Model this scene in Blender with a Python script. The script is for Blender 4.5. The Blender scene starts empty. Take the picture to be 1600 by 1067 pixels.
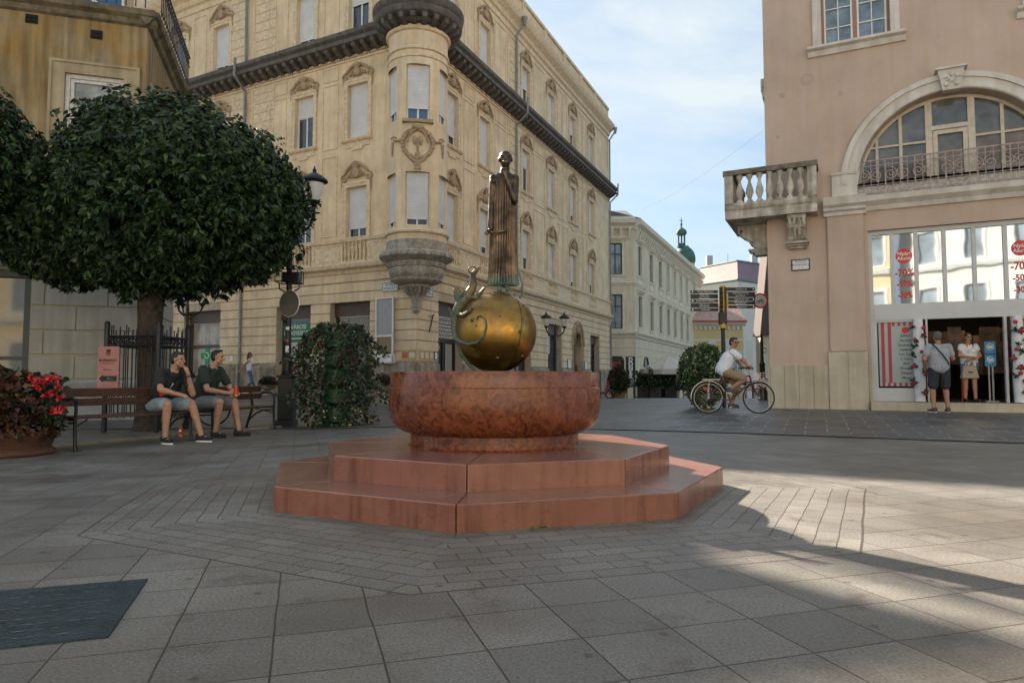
import bpy, bmesh, math, random
import numpy as np
from mathutils import Vector, Matrix, noise
from math import sin, cos, pi, radians as R
random.seed(7); rng = np.random.default_rng(7)
sc = bpy.context.scene
COL = sc.collection
# ---------------- camera, light, exposure ----------------
HC = .8
cd = bpy.data.cameras.new('camera'); cam = bpy.data.objects.new('camera', cd); COL.objects.link(cam)
cd.lens = 24; cd.sensor_width = 36; cd.clip_end = 4000; cd.clip_start = .05
PITCH = math.atan(60.5/1067)
cam.location = (0, 0, HC); cam.rotation_euler = (pi/2+PITCH, 0, 0)
sc.camera = cam
SUN_DIR = Vector((-.60, .80, 0)).normalized(); SUN_EL = R(31.3)
sd = bpy.data.lights.new('sun', 'SUN'); sd.energy = 5; sd.angle = R(.55); sd.color = (1, .90, .76)
so = bpy.data.objects.new('sun', sd); COL.objects.link(so)
sv = SUN_DIR*cos(SUN_EL)+Vector((0, 0, sin(SUN_EL)))
so.rotation_euler = sv.to_track_quat('Z', 'Y').to_euler(); so.location = (0, 0, 60)
w = bpy.data.worlds.new('World'); sc.world = w; w.use_nodes = True
nt = w.node_tree; N = nt.nodes; L = nt.links; N.clear()
sky = N.new('ShaderNodeTexSky'); sky.sky_type = 'NISHITA'; sky.sun_disc = False
sky.sun_elevation = SUN_EL; sky.sun_rotation = math.atan2(SUN_DIR.x, SUN_DIR.y)
sky.air_density = 1.0; sky.dust_density = 1.5
tc = N.new('ShaderNodeTexCoord'); mp = N.new('ShaderNodeMapping'); mp.inputs['Scale'].default_value = (1, 1, 2.6)
mp.inputs['Location'].default_value = (.35, .1, .2)
n1 = N.new('ShaderNodeTexNoise'); n1.inputs['Scale'].default_value = 2.3; n1.inputs['Detail'].default_value = 9; n1.inputs['Roughness'].default_value = .6
n1.inputs['Distortion'].default_value = .35
rp = N.new('ShaderNodeValToRGB'); rp.color_ramp.elements[0].position = .42; rp.color_ramp.elements[1].position = .66
mx = N.new('ShaderNodeMixRGB'); mx.inputs['Color2'].default_value = (4.6, 5.0, 5.2, 1)
hs = N.new('ShaderNodeMixRGB'); hs.inputs['Fac'].default_value = .5; hs.inputs['Color2'].default_value = (2.9, 4.0, 4.9, 1)
mf = N.new('ShaderNodeMath'); mf.operation = 'MULTIPLY'; mf.inputs[1].default_value = .88
bg = N.new('ShaderNodeBackground'); bg.inputs['Strength'].default_value = .052
wo = N.new('ShaderNodeOutputWorld')
L.new(tc.outputs['Generated'], mp.inputs['Vector']); L.new(mp.outputs['Vector'], n1.inputs['Vector']); L.new(n1.outputs['Fac'], rp.inputs['Fac'])
L.new(rp.outputs['Color'], mf.inputs[0]); L.new(mf.outputs[0], mx.inputs['Fac'])
L.new(sky.outputs['Color'], hs.inputs['Color1']); L.new(hs.outputs['Color'], mx.inputs['Color1']); L.new(mx.outputs['Color'], bg.inputs['Color']); L.new(bg.outputs['Background'], wo.inputs['Surface'])
vs = sc.view_settings; vs.view_transform = 'Standard'; vs.look = 'None'; vs.gamma = 1; vs.exposure = 1.85
sc.cycles.max_bounces = 7; sc.cycles.diffuse_bounces = 4; sc.cycles.transparent_max_bounces = 8

# ---------------- helpers ----------------
def S(t):
    t = min(1, max(0, t)); return t*t*(3-2*t)
def gz(x, y):
    z = -.1*S((-x-1)/3)*S((y-3)/4)*(1-S((y-15)/8))
    z += .26*S((y-15)/11)*S((-x-3.5)/6)
    z += .1*S((y-9)/5)*S((x-1)/5)*(1-S((y-24)/10))
    if y > 28: z -= .025*(min(y, 140)-28)
    return z
def PX(px, d): return (px-800)/1067*d*1.0
def P(px, py, d):
    """world point on the pixel ray at world depth y=d"""
    a = (px-800)/1067; b = -(py-533.5)/1067
    fy = cos(PITCH)-b*sin(PITCH); fz = sin(PITCH)+b*cos(PITCH)
    return Vector((a/fy*d, d, HC+fz/fy*d))
def PG(px, d):
    p = P(px, 594, d); return Vector((p.x, d, gz(p.x, d)))

MC = {}
def mat(name, col, rough=.7, metal=0, var=.0, vs=3., bump=0, bs=40., col2=None, streak=0, spec=.5, isl=0, coat=0, trans=0, emit=None, alpha=1):
    if name in MC: return MC[name]
    m = bpy.data.materials.new(name); m.use_nodes = True; nt = m.node_tree; N = nt.nodes; L = nt.links
    b = N['Principled BSDF']; c = (*col, 1)
    b.inputs['Base Color'].default_value = c; b.inputs['Roughness'].default_value = rough; b.inputs['Metallic'].default_value = metal
    b.inputs['Specular IOR Level'].default_value = spec; b.inputs['Coat Weight'].default_value = coat
    if trans: b.inputs['Transmission Weight'].default_value = trans
    if emit: b.inputs['Emission Color'].default_value = (*emit[0], 1); b.inputs['Emission Strength'].default_value = emit[1]
    geo = N.new('ShaderNodeNewGeometry'); last = None
    if var or col2:
        n = N.new('ShaderNodeTexNoise'); n.inputs['Scale'].default_value = vs; n.inputs['Detail'].default_value = 8; n.inputs['Roughness'].default_value = .62
        L.new(geo.outputs['Position'], n.inputs['Vector'])
        r = N.new('ShaderNodeValToRGB'); r.color_ramp.elements[0].position = .33; r.color_ramp.elements[1].position = .67
        a = [max(0, x*(1-var)) for x in col]; d = col2 or [min(1, x*(1+var)) for x in col]
        r.color_ramp.elements[0].color = (*a, 1); r.color_ramp.elements[1].color = (*d, 1)
        L.new(n.outputs['Fac'], r.inputs['Fac']); last = r.outputs['Color']
    if streak:
        mpn = N.new('ShaderNodeMapping'); mpn.inputs['Scale'].default_value = (2.2, 2.2, .22); L.new(geo.outputs['Position'], mpn.inputs['Vector'])
        n = N.new('ShaderNodeTexNoise'); n.inputs['Scale'].default_value = 2.2; n.inputs['Detail'].default_value = 7; L.new(mpn.outputs['Vector'], n.inputs['Vector'])
        r = N.new('ShaderNodeValToRGB'); r.color_ramp.elements[0].position = .38; r.color_ramp.elements[1].position = .62
        k = 1-streak; r.color_ramp.elements[0].color = (k, k*.97, k*.9, 1); r.color_ramp.elements[1].color = (1, 1, 1, 1); L.new(n.outputs['Fac'], r.inputs['Fac'])
        mm = N.new('ShaderNodeMixRGB'); mm.blend_type = 'MULTIPLY'; mm.inputs['Fac'].default_value = 1
        if last: L.new(last, mm.inputs['Color1'])
        else: mm.inputs['Color1'].default_value = c
        L.new(r.outputs['Color'], mm.inputs['Color2']); last = mm.outputs['Color']
    if isl:
        mr = N.new('ShaderNodeMapRange'); mr.inputs['To Min'].default_value = 1-isl; mr.inputs['To Max'].default_value = 1+isl; L.new(geo.outputs['Random Per Island'], mr.inputs['Value'])
        mm = N.new('ShaderNodeVectorMath'); mm.operation = 'SCALE'
        if last: L.new(last, mm.inputs[0])
        else: mm.inputs[0].default_value = col
        L.new(mr.outputs['Result'], mm.inputs['Scale']); last = mm.outputs['Vector']
    if last: L.new(last, b.inputs['Base Color'])
    if bump:
        n = N.new('ShaderNodeTexNoise'); n.inputs['Scale'].default_value = bs; n.inputs['Detail'].default_value = 6; L.new(geo.outputs['Position'], n.inputs['Vector'])
        bp = N.new('ShaderNodeBump'); bp.inputs['Strength'].default_value = bump; bp.inputs['Distance'].default_value = .02
        L.new(n.outputs['Fac'], bp.inputs['Height']); L.new(bp.outputs['Normal'], b.inputs['Normal'])
    MC[name] = m; return m

class MB:
    """collects shapes; every shape is transformed by self.M when added"""
    def __init__(s, M=None): s.v = []; s.f = []; s.mi = []; s.M = M; s.m = 0; s.sm = []; s.smooth = False
    def add(s, vs, fs):
        o = len(s.v)
        if s.M is not None:
            M = s.M; vs = [M @ Vector(v) for v in vs]
            if M.determinant() < 0: fs = [tuple(reversed(f)) for f in fs]
        s.v += [tuple(v) for v in vs]; s.f += [tuple(i+o for i in f) for f in fs]; s.mi += [s.m]*len(fs); s.sm += [s.smooth]*len(fs)
    def box(s, x0, x1, y0, y1, z0, z1):
        s.add([(x0,y0,z0),(x1,y0,z0),(x1,y1,z0),(x0,y1,z0),(x0,y0,z1),(x1,y0,z1),(x1,y1,z1),(x0,y1,z1)],
              [(3,2,1,0),(4,5,6,7),(0,1,5,4),(1,2,6,5),(2,3,7,6),(3,0,4,7)])
    def quad(s, a, b, c, d): s.add([a, b, c, d], [(0, 1, 2, 3)])
    def prism(s, pts, y0, y1):
        """outline pts (x,z) extruded in y"""
        n = len(pts); vs = [(p[0], y0, p[1]) for p in pts]+[(p[0], y1, p[1]) for p in pts]
        s.add(vs, [tuple(range(n)), tuple(reversed(range(n, 2*n)))]+[(i, i+n, (i+1) % n+n, (i+1) % n) for i in range(n)])
    def prismz(s, pts, z0, z1):
        n = len(pts); vs = [(p[0], p[1], z0) for p in pts]+[(p[0], p[1], z1) for p in pts]
        s.add(vs, [tuple(reversed(range(n))), tuple(range(n, 2*n))]+[(i, (i+1) % n, (i+1) % n+n, i+n) for i in range(n)])
    def profile(s, pts, x0, x1, cap=True):
        """profile pts (y,z) swept along x"""
        n = len(pts); vs = [(x0, p[0], p[1]) for p in pts]+[(x1, p[0], p[1]) for p in pts]
        fs = [(i, (i+1) % n, (i+1) % n+n, i+n) for i in range(n)]
        if cap: fs += [tuple(reversed(range(n))), tuple(range(n, 2*n))]
        s.add(vs, fs)
    def lathe(s, prof, c=(0, 0, 0), n=24, a0=0, a1=2*pi, flute=0, nf=0):
        full = abs(a1-a0-2*pi) < 1e-6; m = n if full else n+1; vs = []; fs = []
        for (r, z) in prof:
            for k in range(m):
                a = a0+(a1-a0)*k/n; rr = r*(1+(flute*abs(sin(a*nf/2)) if nf else 0)); vs.append((c[0]+rr*cos(a), c[1]+rr*sin(a), c[2]+z))
        for i in range(len(prof)-1):
            for k in range(n):
                k2 = (k+1) % m; fs.append((i*m+k, i*m+k2, (i+1)*m+k2, (i+1)*m+k))
        if full:
            if prof[0][0] > 1e-5: fs.append(tuple(reversed(range(m))))
            if prof[-1][0] > 1e-5: fs.append(tuple(range((len(prof)-1)*m, len(prof)*m)))
        s.add(vs, fs)
    def tube(s, pts, r, n=8, cap=True):
        pts = [Vector(p) for p in pts]; k = len(pts); rs = r if isinstance(r, (list, tuple)) else [r]*k
        vs = []; fs = []; up = Vector((0, 0, 1)); prev = None
        for i, p in enumerate(pts):
            t = (pts[min(i+1, k-1)]-pts[max(i-1, 0)]).normalized()
            if prev is None:
                a = t.cross(up)
                if a.length < .1: a = t.cross(Vector((1, 0, 0)))
            else: a = prev-t*prev.dot(t)
            if a.length < 1e-6: a = t.orthogonal()
            a.normalize(); prev = a; b = t.cross(a)
            for j in range(n):
                an = 2*pi*j/n; vs.append(p+(a*cos(an)+b*sin(an))*rs[i])
        for i in range(k-1):
            for j in range(n): fs.append((i*n+j, i*n+(j+1) % n, (i+1)*n+(j+1) % n, (i+1)*n+j))
        if cap: fs += [tuple(reversed(range(n))), tuple(range((k-1)*n, k*n))]
        s.add(vs, fs)
    def ball(s, c, r, n=12, m=8):
        r = r if isinstance(r, (tuple, list)) else (r, r, r); vs = []; fs = []
        for i in range(1, m):
            t = pi*i/m
            for j in range(n): a = 2*pi*j/n; vs.append((c[0]+r[0]*sin(t)*cos(a), c[1]+r[1]*sin(t)*sin(a), c[2]-r[2]*cos(t)))
        b = len(vs); vs += [(c[0], c[1], c[2]-r[2]), (c[0], c[1], c[2]+r[2])]
        for i in range(m-2):
            for j in range(n): fs.append((i*n+j, i*n+(j+1) % n, (i+1)*n+(j+1) % n, (i+1)*n+j))
        for j in range(n): fs += [((j+1) % n, j, b), ((m-2)*n+j, (m-2)*n+(j+1) % n, b+1)]
        s.add(vs, fs)
    def torus(s, c, R_, r, axis='y', n=40, m=8, a0=0, a1=2*pi):
        pts = []
        full = abs(a1-a0-2*pi) < 1e-6; k = n if full else n+1; vs = []; fs = []
        for i in range(k):
            a = a0+(a1-a0)*i/n
            for j in range(m):
                b = 2*pi*j/m; q = R_+r*cos(b); h = r*sin(b)
                v = {'y': (q*cos(a), h, q*sin(a)), 'z': (q*cos(a), q*sin(a), h), 'x': (h, q*cos(a), q*sin(a))}[axis]
                vs.append((c[0]+v[0], c[1]+v[1], c[2]+v[2]))
        for i in range(n):
            i2 = (i+1) % k
            for j in range(m): fs.append((i*m+j, i2*m+j, i2*m+(j+1) % m, i*m+(j+1) % m))
        s.add(vs, fs)
    def build(s, name, mats, parent=None, smooth=None, bevel=0, loc=None):
        me = bpy.data.meshes.new(name); me.from_pydata(s.v, [], s.f)
        mats = mats if isinstance(mats, (list, tuple)) else [mats]
        for m in mats: me.materials.append(m)
        if len(mats) > 1: me.polygons.foreach_set('material_index', s.mi)
        if smooth is not None: me.polygons.foreach_set('use_smooth', [smooth]*len(s.f))
        else: me.polygons.foreach_set('use_smooth', s.sm)
        me.update()
        if smooth: 
            try: me.set_sharp_from_angle(angle=R(40))
            except Exception: pass
        o = bpy.data.objects.new(name, me); COL.objects.link(o)
        if parent is not None: o.parent = parent
        if loc is not None: o.location = loc
        if bevel:
            b = o.modifiers.new('b', 'BEVEL'); b.width = bevel; b.segments = 2; b.limit_method = 'ANGLE'; b.angle_limit = R(35)
        return o
def tag(o, label=None, cat=None, group=None, kind=None):
    if label: o['label'] = label
    if cat: o['category'] = cat
    if group: o['group'] = group
    if kind: o['kind'] = kind
    return o
def thing(name, label, cat, M=None, group=None):
    o = bpy.data.objects.new(name, None); COL.objects.link(o); o.empty_display_size = .1
    if M is not None:
        if isinstance(M, Matrix): o.matrix_world = M
        else: o.location = M
    return tag(o, label, cat, group)
def copy_tree(o, parent=None):
    c = o.copy(); COL.objects.link(c)
    if parent is not None: c.parent = parent; c.matrix_parent_inverse = o.matrix_parent_inverse.copy()
    for ch in list(o.children): copy_tree(ch, c)
    return c
def TR(x, y, z, rz=0): return Matrix.Translation((x, y, z)) @ Matrix.Rotation(rz, 4, 'Z')
def frame(o, dx, n):
    """local x along dx, y along outward n, z up"""
    M = Matrix.Identity(4)
    for i in range(3): M[i][0] = (dx[0], dx[1], 0)[i]; M[i][1] = (n[0], n[1], 0)[i]; M[i][2] = (0, 0, 1)[i]; M[i][3] = o[i]
    return M
FONTS = {}
def text(body, size, M, m, parent=None, name='lettering', ex=.002, align='CENTER', bold=0, sx=1):
    cu = bpy.data.curves.new(name, 'FONT'); cu.body = body; cu.size = size; cu.extrude = ex; cu.align_x = align; cu.align_y = 'CENTER'; cu.offset = bold
    cu.resolution_u = 3
    t = bpy.data.objects.new('tmp', cu); COL.objects.link(t); dg = bpy.context.evaluated_depsgraph_get()
    me = bpy.data.meshes.new_from_object(t.evaluated_get(dg)); bpy.data.objects.remove(t)
    me.transform(M @ Matrix.Diagonal((sx, 1, 1, 1))); me.materials.clear(); me.materials.append(m)
    o = bpy.data.objects.new(name, me); COL.objects.link(o)
    if parent is not None: o.parent = parent
    return o
def tmat(x, y, z, flip=1):
    """text lying in the local xz plane, facing +y (flip=-1 mirrors for left-handed frames) """
    M = Matrix(((flip, 0, 0, x), (0, 0, 1, y), (0, 1, 0, z), (0, 0, 0, 1)))
    return M
def wall(mb, s0, s1, z0, z1, ops, depth=.25, y=0, back=None):
    ss = sorted({s0, s1, *[a for o in ops for a in o[:2] if s0 < a < s1]}); zs = sorted({z0, z1, *[a for o in ops for a in o[2:4] if z0 < a < z1]})
    for i in range(len(ss)-1):
        for j in range(len(zs)-1):
            cs = (ss[i]+ss[i+1])/2; cz = (zs[j]+zs[j+1])/2
            if any(o[0] < cs < o[1] and o[2] < cz < o[3] for o in ops): continue
            mb.quad((ss[i], y, zs[j]), (ss[i+1], y, zs[j]), (ss[i+1], y, zs[j+1]), (ss[i], y, zs[j+1]))
    for o in ops:
        a, b, c, d = o[:4]; e = y-depth
        mb.quad((a, y, c), (a, y, d), (a, e, d), (a, e, c)); mb.quad((b, y, d), (b, y, c), (b, e, c), (b, e, d))
        mb.quad((a, y, d), (b, y, d), (b, e, d), (a, e, d)); mb.quad((b, y, c), (a, y, c), (a, e, c), (b, e, c))
def rects(mb, s0, s1, z0, z1, wd, y0, y1):
    mb.box(s0, s1, y0, y1, z0, z0+wd); mb.box(s0, s1, y0, y1, z1-wd, z1); mb.box(s0, s0+wd, y0, y1, z0+wd, z1-wd); mb.box(s1-wd, s1, y0, y1, z0+wd, z1-wd)
def spiral(cx, cz, r0, r1, a0, a1, y, n=18, sx=1):
    return [(cx+sx*(r0+(r1-r0)*i/n)*cos(a0+(a1-a0)*i/n), y, cz+(r0+(r1-r0)*i/n)*sin(a0+(a1-a0)*i/n)) for i in range(n+1)]
def leafmesh(name, pts, dirs, ln, wd, m, parent=None, fold=.25, up=None):
    """numpy leaf cards: pts base points (n,3), dirs unit directions, ln lengths"""
    n = len(pts); pts = np.asarray(pts, float); dirs = np.asarray(dirs, float); dirs /= np.linalg.norm(dirs, axis=1)[:, None]+1e-9
    ln = np.broadcast_to(ln, (n,)); rv = rng.normal(size=(n, 3)) if up is None else np.asarray(up)
    sd_ = np.cross(dirs, rv); sd_ /= np.linalg.norm(sd_, axis=1)[:, None]+1e-9; nm = np.cross(sd_, dirs)
    wv = (ln*wd)[:, None]
    V = np.empty((n, 6, 3)); l = ln[:, None]
    V[:, 0] = pts; V[:, 1] = pts+dirs*l*.38+sd_*wv+nm*wv*fold; V[:, 2] = pts+dirs*l*.55; V[:, 3] = pts+dirs*l*.38-sd_*wv+nm*wv*fold; V[:, 4] = pts+dirs*l-nm*l*.15; V[:, 5] = pts+dirs*l*.3
    # faces: base-left-mid, left-tip-mid, mirrored
    F = np.array([[0, 1, 2], [1, 4, 2], [0, 2, 3], [2, 4, 3]])
    fi = (F[None]+np.arange(n)[:, None, None]*6).reshape(-1)
    me = bpy.data.meshes.new(name); me.vertices.add(n*6); me.vertices.foreach_set('co', V.reshape(-1))
    me.loops.add(len(fi)); me.loops.foreach_set('vertex_index', fi.astype(np.int32)); me.polygons.add(n*4)
    me.polygons.foreach_set('loop_start', np.arange(0, n*12, 3, dtype=np.int32)); me.polygons.foreach_set('loop_total', np.full(n*4, 3, dtype=np.int32))
    ms = m if isinstance(m, (list, tuple)) else [m]
    for q in ms: me.materials.append(q)
    if len(ms) > 1:
        k = rng.integers(0, len(ms), n); me.polygons.foreach_set('material_index', np.repeat(k, 4).astype(np.int32))
    me.update(calc_edges=True); me.validate()
    o = bpy.data.objects.new(name, me); COL.objects.link(o)
    if parent is not None: o.parent = parent
    return o
def blob(name, prims, vox, m, parent=None, smooth=4, wrinkle=0, wscale=14., M=None):
    """one continuous surface from tapered capsules (a,b,ra,rb) and ellipsoids (c,(rx,ry,rz))"""
    mb = MB()
    for p in prims:
        if len(p) == 2 or (len(p) == 3 and not isinstance(p[2], (int, float))):
            c, r = p[0], p[1]
            if len(p) == 3:
                mb.M = Matrix.Translation(c) @ p[2].to_4x4(); mb.ball((0, 0, 0), r, 20, 14); mb.M = None
            else: mb.ball(c, r, 20, 14)
        else:
            a, b = Vector(p[0]), Vector(p[1]); ra, rb = p[2], p[3]; d = b-a; ln = d.length
            if ln < 1e-5: mb.ball(a, ra); continue
            q = d.to_track_quat('Z', 'Y').to_matrix().to_4x4(); mb.M = Matrix.Translation(a) @ q; prof = []
            for i in range(7): t = -pi/2+pi/2*i/6; prof.append((max(1e-4, ra*cos(t)), ra*sin(t)))
            for i in range(7): t = pi/2*i/6; prof.append((max(1e-4, rb*cos(t)), ln+rb*sin(t)))
            mb.lathe(prof, n=16); mb.M = None
    me = bpy.data.meshes.new(name); me.from_pydata(mb.v, [], mb.f)
    o = bpy.data.objects.new(name, me); COL.objects.link(o)
    r = o.modifiers.new('r', 'REMESH'); r.mode = 'VOXEL'; r.voxel_size = vox
    if smooth: s_ = o.modifiers.new('s', 'SMOOTH'); s_.iterations = smooth; s_.factor = .5
    dg = bpy.context.evaluated_depsgraph_get(); me2 = bpy.data.meshes.new_from_object(o.evaluated_get(dg)); o.modifiers.clear(); o.data = me2; bpy.data.meshes.remove(me)
    if wrinkle:
        n_ = len(me2.vertices); co = np.empty(n_*3); me2.vertices.foreach_get('co', co); co = co.reshape(-1, 3)
        no = np.empty(n_*3); me2.vertex_normals.foreach_get('vector', no); no = no.reshape(-1, 3)
        h = np.array([noise.noise(Vector((c[0]*wscale, c[1]*wscale, c[2]*wscale*.55)))+.5*noise.noise(Vector((c[0]*wscale*2.3, c[1]*wscale*2.3, c[2]*wscale*1.2))) for c in co])
        co += no*(h*wrinkle)[:, None]; me2.vertices.foreach_set('co', co.reshape(-1))
    if M is not None: me2.transform(M)
    me2.materials.clear(); me2.materials.append(m); me2.polygons.foreach_set('use_smooth', [True]*len(me2.polygons)); me2.update()
    if parent is not None: o.parent = parent
    return o
# ---------------- ground ----------------
FX, FY = -.134, 5.337
A0 = R(287.2)
def mth(N, L, op, a, b=None, c=None):
    n = N.new('ShaderNodeMath'); n.operation = op
    for i, q in enumerate((a, b, c)):
        if q is None: continue
        if isinstance(q, (int, float)): n.inputs[i].default_value = q
        else: L.new(q, n.inputs[i])
    return n.outputs[0]
def brick(N, L, u, v, w, h, off, mort, c1, c2, cm, bias=0):
    cx = N.new('ShaderNodeCombineXYZ'); L.new(u, cx.inputs[0]); L.new(v, cx.inputs[1])
    b = N.new('ShaderNodeTexBrick'); b.offset = off; b.squash = 1; b.inputs['Scale'].default_value = 1; b.inputs['Brick Width'].default_value = w; b.inputs['Row Height'].default_value = h
    b.inputs['Mortar Size'].default_value = mort; b.inputs['Mortar Smooth'].default_value = .2; b.inputs['Bias'].default_value = bias
    b.inputs['Color1'].default_value = (*c1, 1); b.inputs['Color2'].default_value = (*c2, 1); b.inputs['Mortar'].default_value = (*cm, 1)
    L.new(cx.outputs[0], b.inputs['Vector']); return b
def paving(name, street=False):
    m = bpy.data.materials.new(name); m.use_nodes = True; nt = m.node_tree; N = nt.nodes; L = nt.links; B = N['Principled BSDF']
    g = N.new('ShaderNodeNewGeometry'); wob = N.new('ShaderNodeTexNoise'); wob.inputs['Scale'].default_value = 1.6; wob.inputs['Detail'].default_value = 2; L.new(g.outputs['Position'], wob.inputs['Vector'])
    add = N.new('ShaderNodeMixRGB'); add.blend_type = 'LINEAR_LIGHT'; add.inputs['Fac'].default_value = .012; L.new(g.outputs['Position'], add.inputs['Color1']); L.new(wob.outputs['Color'], add.inputs['Color2'])
    sp = N.new('ShaderNodeSeparateXYZ'); L.new(add.outputs['Color'], sp.inputs[0])
    px = mth(N, L, 'SUBTRACT', sp.outputs[0], FX); py = mth(N, L, 'SUBTRACT', sp.outputs[1], FY)
    def rot(ca, sa):
        u = mth(N, L, 'ADD', mth(N, L, 'MULTIPLY', px, ca), mth(N, L, 'MULTIPLY', py, sa))
        v = mth(N, L, 'SUBTRACT', mth(N, L, 'MULTIPLY', py, ca), mth(N, L, 'MULTIPLY', px, sa)); return u, v
    if not street:
        g1, g2 = rot(cos(A0), sin(A0))
        ga = mth(N, L, 'ADD', g1, 200.0); gb = mth(N, L, 'ADD', g2, 200.07)
        b1 = brick(N, L, gb, ga, .305, .305, 0, .0034, (.200, .183, .160), (.148, .137, .121), (.05, .034, .025))
        th = mth(N, L, 'SUBTRACT', mth(N, L, 'ARCTAN2', py, px), A0)
        k = mth(N, L, 'ROUND', mth(N, L, 'DIVIDE', th, pi/4)); ph = mth(N, L, 'ADD', mth(N, L, 'MULTIPLY', k, pi/4), A0)
        un, ut = rot(mth(N, L, 'COSINE', ph), mth(N, L, 'SINE', ph))
        b2 = brick(N, L, mth(N, L, 'ADD', ut, 50), mth(N, L, 'ADD', un, .028), .245, .107, .5, .0036, (.208, .190, .164), (.158, .145, .128), (.06, .045, .035))
        msk = mth(N, L, 'LESS_THAN', un, 2.54)
        gap = mth(N, L, 'LESS_THAN', mth(N, L, 'ABSOLUTE', mth(N, L, 'SUBTRACT', un, 2.54)), .006)
        mixc = N.new('ShaderNodeMixRGB'); L.new(msk, mixc.inputs[0]); L.new(b1.outputs['Color'], mixc.inputs[1]); L.new(b2.outputs['Color'], mixc.inputs[2])
        mixg = N.new('ShaderNodeMixRGB'); L.new(gap, mixg.inputs[0]); L.new(mixc.outputs[0], mixg.inputs[1]); mixg.inputs[2].default_value = (.06, .045, .035, 1)
        fac = mth(N, L, 'ADD', mth(N, L, 'MULTIPLY', b2.outputs['Fac'], msk), mth(N, L, 'MULTIPLY', b1.outputs['Fac'], mth(N, L, 'SUBTRACT', 1, msk)))
        fac = mth(N, L, 'MAXIMUM', fac, gap); col = mixg.outputs[0]; r0, r1 = .42, .68
    else:
        u, v = rot(cos(R(-24)), sin(R(-24)))
        b1 = brick(N, L, mth(N, L, 'ADD', u, 200), mth(N, L, 'ADD', v, 200), .62, .42, .5, .014, (.10, .102, .105), (.045, .047, .052), (.27, .26, .24))
        fac = b1.outputs['Fac']; col = b1.outputs['Color']; r0, r1 = .30, .55
    # large stains, fine grain, gum spots
    ns = N.new('ShaderNodeTexNoise'); ns.inputs['Scale'].default_value = .9; ns.inputs['Detail'].default_value = 9; ns.inputs['Roughness'].default_value = .65; L.new(g.outputs['Position'], ns.inputs['Vector'])
    rs = N.new('ShaderNodeValToRGB'); rs.color_ramp.elements[0].position = .36; rs.color_ramp.elements[1].position = .62; rs.color_ramp.elements[0].color = (.60, .565, .53, 1); rs.color_ramp.elements[1].color = (1, 1, 1, 1); L.new(ns.outputs['Fac'], rs.inputs['Fac'])
    nf = N.new('ShaderNodeTexNoise'); nf.inputs['Scale'].default_value = 95; nf.inputs['Detail'].default_value = 5; nf.inputs['Roughness'].default_value = .8; L.new(g.outputs['Position'], nf.inputs['Vector'])
    rf = N.new('ShaderNodeValToRGB'); rf.color_ramp.elements[0].position = .35; rf.color_ramp.elements[1].position = .65; rf.color_ramp.elements[0].color = (.50, .50, .50, 1); rf.color_ramp.elements[1].color = (1.45, 1.45, 1.45, 1); L.new(nf.outputs['Fac'], rf.inputs['Fac'])
    vo = N.new('ShaderNodeTexVoronoi'); vo.voronoi_dimensions = '2D'; vo.inputs['Scale'].default_value = 1.9; vo.inputs['Randomness'].default_value = 1
    L.new(g.outputs['Position'], vo.inputs['Vector'])
    sz = mth(N, L, 'MULTIPLY', wob.outputs['Fac'], .085)
    sv_ = N.new('ShaderNodeMapRange'); sv_.inputs['From Min'].default_value = .016; sv_.inputs['From Max'].default_value = .042; sv_.inputs['To Min'].default_value = .5; sv_.inputs['To Max'].default_value = 1; L.new(vo.outputs['Distance'], sv_.inputs['Value'])
    out = col
    n5 = N.new('ShaderNodeTexNoise'); n5.inputs['Scale'].default_value = 3.3; n5.inputs['Detail'].default_value = 7; n5.inputs['Roughness'].default_value = .75; n5.inputs['Distortion'].default_value = .5; L.new(g.outputs['Position'], n5.inputs['Vector'])
    r5 = N.new('ShaderNodeValToRGB'); r5.color_ramp.elements[0].position = .30; r5.color_ramp.elements[1].position = .44; r5.color_ramp.elements[0].color = (.60, .53, .46, 1); r5.color_ramp.elements[1].color = (1, 1, 1, 1); L.new(n5.outputs['Fac'], r5.inputs['Fac'])
    for q in (rs.outputs[0], rf.outputs[0], sv_.outputs[0], r5.outputs[0]):
        mm = N.new('ShaderNodeMixRGB'); mm.blend_type = 'MULTIPLY'; mm.inputs[0].default_value = 1; L.new(out, mm.inputs[1]); L.new(q, mm.inputs[2]); out = mm.outputs[0]
    L.new(out, B.inputs['Base Color'])
    rr = N.new('ShaderNodeMapRange'); rr.inputs['From Min'].default_value = .3; rr.inputs['From Max'].default_value = .7; rr.inputs['To Min'].default_value = r0; rr.inputs['To Max'].default_value = r1; L.new(ns.outputs['Fac'], rr.inputs['Value']); L.new(rr.outputs[0], B.inputs['Roughness'])
    bh = mth(N, L, 'SUBTRACT', mth(N, L, 'MULTIPLY', nf.outputs['Fac'], .16), fac)
    bh = mth(N, L, 'ADD', bh, mth(N, L, 'MULTIPLY', wob.outputs['Fac'], .3))
    bp = N.new('ShaderNodeBump'); bp.inputs['Strength'].default_value = .55; bp.inputs['Distance'].default_value = .008; L.new(bh, bp.inputs['Height']); L.new(bp.outputs[0], B.inputs['Normal'])
    return m
def sheet(name, xs, ys, off, m, fy=None):
    vs = []; fs = []
    for y in ys:
        for x in xs:
            yy = y if fy is None else fy(x)+y
            vs.append((x, yy, gz(x, yy)+off))
    n = len(xs)
    for j in range(len(ys)-1):
        for i in range(n-1): fs.append((j*n+i, j*n+i+1, (j+1)*n+i+1, (j+1)*n+i))
    b = MB(); b.add(vs, fs); return tag(b.build(name, m, smooth=True), kind='structure')
xs = [-1600, -600, -250, -120, -70]+[x*.5 for x in range(-100, 101)]+[70, 120, 250, 600, 1600]
ys = [-1600, -500, -150, -60]+[y*.5 for y in range(-50, 151)]+[90, 110, 140, 200, 400, 900, 2600]
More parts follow.
